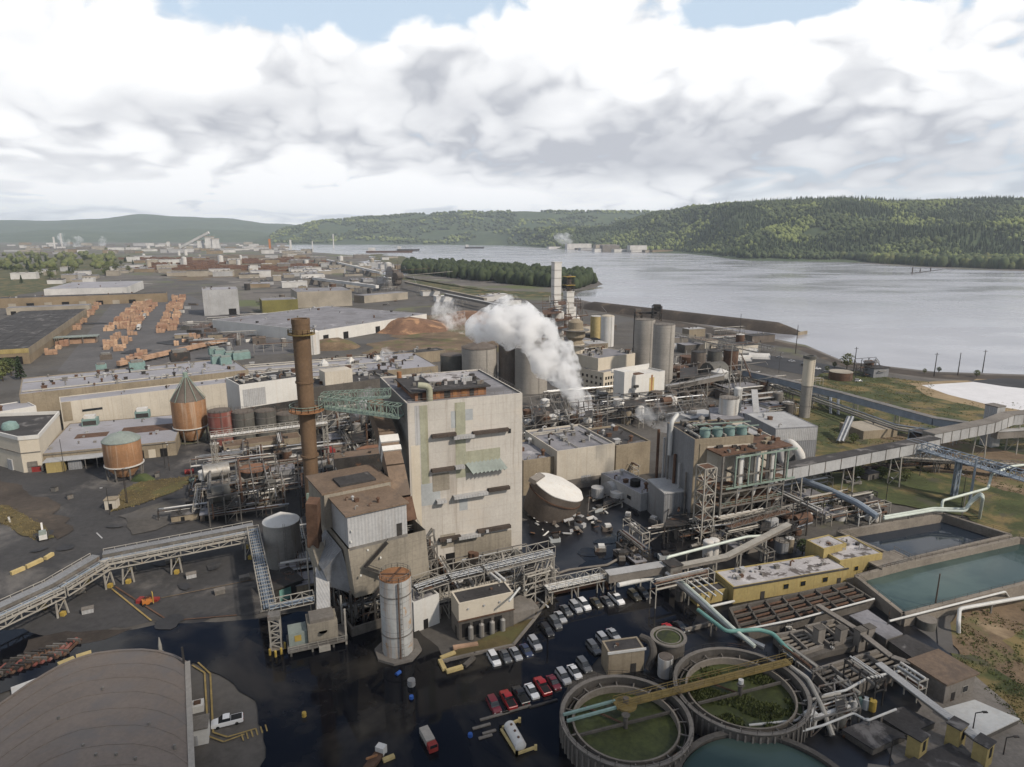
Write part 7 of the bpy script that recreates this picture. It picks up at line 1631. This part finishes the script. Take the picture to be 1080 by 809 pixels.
TP=[tree_mesh(1),tree_mesh(2),tree_mesh(3),tree_mesh(4,True)]; tu=set()
def plant(i,px,py,s,label,group=None):
    if i not in tu: tu.add(i); o=TP[i]; o.location=W(px,py); o.scale=(s,s,s); o['label']=label; 
    else: o=copy_tree(TP[i],W(px,py),random.uniform(0,6),label,scale=s)
    if group: o['group']=group
    return o
for i,(x,y,s,k) in enumerate(((3,402,1.3,0),(12,396,1.2,1),(22,400,1.35,3),(-6,408,1.3,2),(8,392,1.0,1))): plant(k,x,y,s,('dense dark tree at the corner of the big tan shed','tall pale green tree in the clump by the big tan shed','pointed dark conifer right of the clump by the big tan shed','dark tree cut by the left edge below the big tan shed','small tree at the back of the clump by the big tan shed')[i])
plant(2,893,389,1.1,'leafy green tree alone on the river bank beside the short smokestack')
for i,(x,y,s) in enumerate(((872,392,.4),(880,388,.45),(865,400,.35),(1030,398,.5),(990,393,.4),(975,394,.35),(800,398,.4),(806,412,.45),(796,404,.4),(720,424,.4),(884,430,.35),(900,468,.5),(930,505,.5),(940,498,.55),(955,508,.5),(920,500,.45),(968,497,.5),(850,520,.45),(865,540,.4),(846,585,.5),(860,500,.4),(905,505,.5))): plant(i%3,x,y,s,'low scrubby bush growing in the rough grass between the conveyors','bushes in the rough grass')
for i in range(70):
    x=q.uniform(-40,150); y=q.uniform(272,300)-max(0,(x-60)*.16); P=W(x,y)
    plant(q.randint(0,3),x,y,q.uniform(1.2,2.3),'tree of the loose belt between the lumber yard and the town','trees of the loose belt')
# ================================================================ steam
def at(px,py,Y):
    tt=(py-404.5)/F; z=HC-Y*(ST+tt*CT)/(CT-tt*ST); return Vector(((px-540)/F*(Y*CT+(HC-z)*ST),Y,z))
m=bpy.data.materials.new('steam'); m.use_nodes=True; M['steam']=m
def steam_mat(name,dens,scale,lo):
    m=bpy.data.materials.new(name); m.use_nodes=True; M[name]=m; t=NT(m.node_tree); t.n.remove(t.n['Principled BSDF'])
    pv=t.new('ShaderNodeVolumePrincipled'); pv.inputs['Color'].default_value=(.985,.985,.985,1); pv.inputs['Anisotropy'].default_value=.25
    pos=t.new('ShaderNodeNewGeometry').outputs['Position']; n_=t.noise(pos,scale,4,.6,.5)
    n2=t.noise(pos,scale*3.3,3,.6); n_=t.math('ADD',t.math('MULTIPLY',n_,.7),t.math('MULTIPLY',n2,.3)); t.set(pv.inputs['Density'],t.ramp(n_,lo,lo+.16,0,dens)); t.l.new(pv.outputs[0],t.n['Material Output'].inputs['Volume']); return m
steam_mat('steam_thick',.42,.095,.43); steam_mat('steam_thin',.15,.10,.46); steam_mat('steam_far',.022,.016,.46)
def fixn(o):
    import bmesh
    bm=bmesh.new(); bm.from_mesh(o.data); bmesh.ops.recalc_face_normals(bm,faces=bm.faces); bm.to_mesh(o.data); bm.free()
def plume(label,pts,m_,seed=0,lump=.4,n=36):
    "pts: (px,py,Y,radius px)"
    P=[at(x,y,Y) for x,y,Y,r in pts]; Rr=[r*1.25*mpp(p) for p,(x,y,Y,r) in zip(P,pts)]
    C=[];K=[]
    for i in range(len(P)-1):
        for k in range(8): f=k/8; C.append(P[i].lerp(P[i+1],f)); K.append(Rr[i]*(1-f)+Rr[i+1]*f)
    C.append(P[-1]); K.append(Rr[-1]); N=len(C); off=P[0].copy(); vs=[]; fs=[]; up=Vector((0,1,0))
    for i,c in enumerate(C):
        d=(C[min(N-1,i+1)]-C[max(0,i-1)]).normalized(); a=(up-d*up.dot(d)).normalized(); b=a.cross(d).normalized(); e_f=min(1,.35+.65*min(i,N-1-i)/3)
        for j in range(n):
            g=6.2832*j/n; dr=a*math.cos(g)+b*math.sin(g); s=K[i]/max(1e-3,max(K)); w=c+dr*K[i]; l=1+lump*1.4*(noise.noise(w/(max(K)*.9)+Vector((seed,0,0)))+.4*noise.noise(w/(max(K)*.4)))
            vs.append(c-off+dr*K[i]*l*e_f)
    for i in range(N-1):
        for j in range(n): k=(j+1)%n; fs.append((i*n+j,i*n+k,(i+1)*n+k,(i+1)*n+j))
    fs.append(tuple(range(n-1,-1,-1))); fs.append(tuple((N-1)*n+j for j in range(n)))
    o=MB().add(vs,fs).build('steam_plume',m_,None,True); o.location=off; fixn(o); return tag(o,label,'steam')
plume('big white steam plume drifting up left from the pipe racks beside the white tower block',[(620,440,322,5),(615,428,323,8),(607,413,325,10),(598,397,327,13),(586,379,329,16),(572,361,331,19),(556,348,333,20),(538,341,335,19),(520,341,337,16),(504,347,339,12),(492,354,341,7)],'steam_thick',1)
plume('round white steam puff over the second chip heap',[(492,352,560,4),(484,343,560,7),(476,333,560,10),(469,323,560,13),(463,314,560,10)],'steam_thin',2)
plume('low white steam drifting off the bark boiler roof',[(724,454,215,6),(715,447,217,9),(704,441,219,11),(693,436,221,12),(682,435,222,10),(670,437,223,6)],'steam_thin',3)
plume('thin steam wisp hanging in the dark frames beside the green footbridge',[(392,446,225,6),(386,434,226,9),(388,420,227,9),(396,408,228,6)],'steam_thin',4)
plume('thin steam wisp on the long mill roof behind the boiler house',[(413,382,370,4),(408,374,371,6),(410,366,372,5)],'steam_thin',5)
plume('white steam over the dark plant by the slough',[(412,304,1090,4),(406,298,1090,7),(398,293,1090,6),(392,290,1090,3)],'steam_far',6)
for i,pts in enumerate((((72,262,4800,2),(69,256,4800,3.5),(65,250,4800,4),(63,246,4800,3)),((80,262,4900,3),(81,257,4900,5),(82,252,4900,5),(83,249,4900,3)),((108,262,5000,2),(108,257,5000,3),(109,252,5000,3),(110,249,5000,2)))): plume(('leftmost slanting steam plume over the distant town','squat steam cloud over the distant town','faint third steam plume over the distant town')[i],pts,'steam_far',7+i)
plume('white steam lying over the far bank mill',[(606,253,3650,3),(598,251,3650,4.5),(590,250,3650,4.5),(584,247,3650,3)],'steam_far',11)
# ================================================================ the crowd of small plant between the big pieces
q=random.Random(99)
MATS=('steel','tank_grimy','tank_dark','rust','tank_steel','concrete_dark','steel_dark','tan_wall','grey_wall','tank_white','concrete','roof_dark')
def small(kind,P,s,lab,group):
    m_=q.choice(MATS)
    if kind=='equipment_shed':
        e=thing(kind,lab,'shed',P,GA,group); w,d,h=s*q.uniform(.8,2.2),s*q.uniform(.7,1.5),s*q.uniform(.6,1.2); MB().b(-w,-d,0,w,d,h).build('wall',q.choice(('tan_wall','concrete','grey_wall','cream_panel','concrete_dark','tank_grimy')),e); MB().b(-w-.15,-d-.15,h+.003,w+.15,d+.15,h+.25).build('roof',q.choice(('roof_dark','roof_grey','roof_brown','roof_pale','grey_light')),e)
        for i in range(q.randint(1,4)): x,y=q.uniform(-w*.7,w*.7),q.uniform(-d*.7,d*.7); MB().b(x-.4,y-.4,h+.253,x+.5,y+.4,h+.25+q.uniform(.4,1.3)).build('roof_vent',q.choice(('steel','tank_steel','steel_dark')),e)
        MB().b(-w*.3,-d-.06,.05,-w*.3+1.1,-d,min(h*.8,2.2)).build('door','opening',e)
    elif kind=='small_tank':
        r,h=s*q.uniform(.35,.8),s*q.uniform(.8,2.0); e=thing(kind,lab,'tank',P,0,group); MB().cyl((0,0,0),r,h,18).build('shell',m_,e,True); MB().lathe((0,0,h),[(r*1.02,.003),(r*1.02,.12),(.1,r*.3)],18).build('roof',q.choice(('tank_grimy','concrete','tank_white','steel')),e,True)
        MB().tube(round_path([Vector((r,0,h*.7)),Vector((r+.8,0,h*.7)),Vector((r+.8,0,0))],.5),.16,6).build('pipe','steel_pale',e,True); MB().rail([(r*.95*math.cos(k*.7854),r*.95*math.sin(k*.7854),h+.1) for k in range(8)],1,.08,3,True).build('railing','steel',e)
    elif kind=='pipe_rack':
        l=s*q.uniform(2,5); h=q.uniform(2.5,6.5); e=thing(kind,lab,'pipe rack',P,GA+(1.571 if q.random()<.35 else 0),group)
        m=MB(); n=max(2,int(l*2/6))
        for k in range(n+1):
            x=-l+2*l*k/n; m.beam((x,-1.2,0),(x,-1.2,h),.22).beam((x,1.2,0),(x,1.2,h),.22).beam((x,-1.4,h),(x,1.4,h),.25).beam((x,-1.4,h*.62),(x,1.4,h*.62),.2)
        for y in (-1.2,1.2): m.beam((-l,y,h),(l,y,h),.16)
        m.build('frame',q.choice(('steel','steel_pale','steel_dark')),e)
        for k in range(q.randint(4,8)): y=-1.1+2.2*q.random(); z=(h if q.random()<.6 else h*.62)+.35; MB().tube([(-l*q.uniform(.8,1.05),y,z),(l*q.uniform(.7,1.05),y,z)],q.uniform(.1,.32),7).build('pipe',q.choice(('steel_pale','pipe_silver','steel','tank_white','rust')),e,True)
    else:
        e=thing(kind,lab,'machine',P,GA+q.uniform(-.2,.2),group); w=s*q.uniform(.4,1); MB().b(-w,-w*.5,0,w,w*.5,.3).build('skid','steel_dark',e); MB().tube([(-w*.8,0,.9),(w*.3,0,.9)],.55,12).build('motor',m_,e,True); MB().b(w*.35,-.5,.3,w*.9,.5,1.5).build('pump','steel',e); MB().tube(round_path([Vector((w*.6,0,1.5)),Vector((w*.6,0,3)),Vector((w*.6-1.6,0,3.2))],.5),.2,7).build('pipe',q.choice(('steel_pale','rust','pipe_silver')),e,True)
# zones: photo box, count, size, kinds, label tail
ZN=[((560,376,690,384),10,5,'among the silos behind the steam plume'),
 ((590,418,650,436),16,4,'in the crowded pulp mill below the steam plume'),
 ((640,428,760,448),26,4,'in the crowded strip behind the bark boiler roof'),
 ((700,382,780,420),30,5,'in the crowded strip by the squat dark silos'),
 ((705,352,800,372),18,6,'along the shore behind the twin concrete silos'),
 ((560,344,640,372),22,6,'round the foot of the white towers'),
 ((552,440,600,462),14,4,'between the boiler house and the beige block'),
 ((600,478,655,492),9,4,'behind the broken tank yard'),
 ((340,442,418,500),34,3,'in the tangle between smokestack and boiler house'),
 ((225,470,330,500),30,2.6,'in front of the tank row left of the smokestack'),
 ((195,500,300,548),30,2.4,'round the evaporators left of the smokestack'),
 ((300,560,350,625),16,2.4,'round the storage tank beside the smokestack'),
 ((715,548,840,585),22,2.6,'at the foot of the bark boiler and cyclone tower'),
 ((830,495,915,548),26,3,'between the grey conveyor and the blue basin'),
 ((770,400,850,440),18,4,'beside the long conveyor by the short smokestack'),
 ((710,596,760,640),10,1.8,'between the car park tee and the yellow shed'),
 ((845,735,920,790),6,1.2,'round the pump station by the ramp'),
 ((820,655,960,735),6,1.2,'between the filter beds'),
 ((630,570,700,596),5,1.4,'scattered over the black yard behind the car park'),
 ((440,600,560,640),10,2.0,'under the pipe bridges before the boiler house'),
 ((355,605,440,660),14,2.2,'among the legs under the precipitator hoppers'),
 ((190,336,305,372),30,4,'in the paved yard right of the lumber rows'),
 ((255,300,420,322),26,7,'among the warehouses beyond the lumber yard')]
for (x0,y0,x1,y1),n,s,tail in ZN:
    for i in range(n):
        k=q.random(); kind='pipe_rack' if k<.34 else 'equipment_shed' if k<.56 else 'small_tank' if k<.80 else 'pump_skid'
        lab={'pipe_rack':'short steel pipe rack ','equipment_shed':'small flat roofed equipment shed ','small_tank':'small upright process tank ','pump_skid':'pump and motor on a skid '}[kind]+tail
        P=W(q.uniform(x0,x1),q.uniform(y0,y1)); small(kind,P,s,lab,{'pipe_rack':'pipe racks ','equipment_shed':'equipment sheds ','small_tank':'small tanks ','pump_skid':'pump skids '}[kind]+tail)
# rooftop steam pipes and lamp poles over the mill
for i in range(26):
    x,y=q.choice(((q.uniform(60,330),q.uniform(470,560)),(q.uniform(560,700),q.uniform(380,470)),(q.uniform(700,880),q.uniform(380,480)),(q.uniform(850,1060),q.uniform(470,540))))
    P=W(x,y); h=q.uniform(9,15); e=thing('lamp_post','thin grey lamp post standing among the sheds and racks of the mill','lamp post',P,q.uniform(0,6),'mill lamp posts'); MB().cyl((0,0,0),.14,h,8,.09).build('shaft','steel_dark',e); MB().beam((0,0,h),(1.4,0,h+.2),.12).build('arm','steel_dark',e); MB().b(1.0,-.2,h+.08,1.8,.2,h+.26).build('lamp_head','grey_light',e)
# rough grass tufts and weeds
def tufts(name,label,boxes,n,m_,size=(.5,1.3),test=None,z=0.0):
    vs=[];fs=[];q2=random.Random(len(label))
    while len(fs)<n*5:
        b=q2.choice(boxes); P=W(q2.uniform(b[0],b[2]),q2.uniform(b[1],b[3]),z)
        if test and not test(P): continue
        if not test and noise.noise((P.x/14,P.y/14,2))<-.05: continue
        s=q2.uniform(*size)
        for k in range(5):
            a=q2.uniform(0,6.28); d=Vector((math.cos(a),math.sin(a),0))*s*.5; o=P+Vector((q2.uniform(-s,s)*.6,q2.uniform(-s,s)*.6,0)); o_=len(vs)
            vs+=[o-d,o+d,o+d*.6+Vector((q2.uniform(-.3,.3)*s,q2.uniform(-.3,.3)*s,s*q2.uniform(.5,1)))]; fs.append((o_,o_+1,o_+2))
    o=MB().add(vs,fs).build(name,m_); tag(o,label,'grass',None,'stuff')
mat('weed',(.13,.15,.05),.95,var=.5,scale=.3); mat('weed_dry',(.24,.19,.09),.95,var=.5,scale=.3)
GB=[(800,425,1080,470),(830,495,1080,540),(1003,640,1080,800),(860,395,985,425)]
pm=[W(*p) for p in [(800,420),(880,390),(990,405),(1100,420),(1300,470),(1300,640),(1100,560),(960,520),(860,500),(820,470)]]; ps=[W(*p) for p in [(1010,650),(1100,620),(1200,809),(1120,809),(1010,700)]]
tufts('grass_tufts','rough green tufts in the meadow and slope at the right',GB,3600,'weed',(.25,.7),lambda P: (inside(P,pm) or inside(P,ps)) and noise.noise((P.x/9,P.y/9,2))>-.1)
tufts('dry_tufts','dry yellow tufts in the meadow and slope at the right',GB,3600,'weed_dry',(.25,.65),lambda P: (inside(P,pm) or inside(P,ps)) and noise.noise((P.x/9,P.y/9,6))>0)
tufts('clarifier_weeds','weeds grown over the floor of the dry clarifiers',[(600,700,850,800)],1500,'weed',(.35,.9),lambda P: any((Vector((P.x,P.y))-Vector((c.x,c.y))).length<r*.74 and noise.noise((P.x/4,P.y/4,1.37))>.0 for c,r in ((P1,r1),(P2,r2))),2.55)
tufts('bank_weeds','dry weeds on the weedy islands and banks left of the hopper tank',[(0,500,215,570),(465,655,590,700)],1500,'weed_dry',(.3,.8),lambda P: inside(P,[W(*p) for p in [(128,518),(150,508),(212,502),(190,516),(150,532),(118,540)]]) or inside(P,[W(*p) for p in [(-40,530),(10,534),(40,552),(58,568),(40,570),(0,552)]]) )
# wear on the paving
def stains(name,boxes,n,m_,z0,size):
    q2=random.Random(n)
    for i in range(n):
        b=q2.choice(boxes); P=W(q2.uniform(b[0],b[2]),q2.uniform(b[1],b[3])); r=q2.uniform(*size); a0=q2.uniform(0,3); e_=q2.uniform(.25,1)
        pts=[]
        for k in range(18):
            a=6.2832*k/18; rr_=r*(1+.45*noise.noise((math.cos(a)*1.3+i,math.sin(a)*1.3,i))); x,y=rr_*math.cos(a),rr_*math.sin(a)*e_; pts.append((P.x+x*math.cos(a0)-y*math.sin(a0),P.y+x*math.sin(a0)+y*math.cos(a0)))
        structure(name,MB().sheet(pts,z0+i*.002),m_)
stains('asphalt_patch',[(60,500,330,660),(190,470,340,560)],10,'asphalt_dark',.40,(2,8)); stains('paving_patch',[(0,500,330,650),(20,560,260,650)],8,'asphalt_dark',.45,(2,6)); stains('wet_patch',[(560,560,700,600),(640,540,760,590)],10,'flood',.42,(2,7)); stains('yard_patch',[(90,330,300,382)],16,'asphalt_dark',.45,(6,22)); stains('works_patch',[(130,276,420,300),(250,296,330,330)],30,'ground_far',.06,(25,80)); stains('works_mud',[(130,276,420,300)],16,'dirt',.15,(20,60))
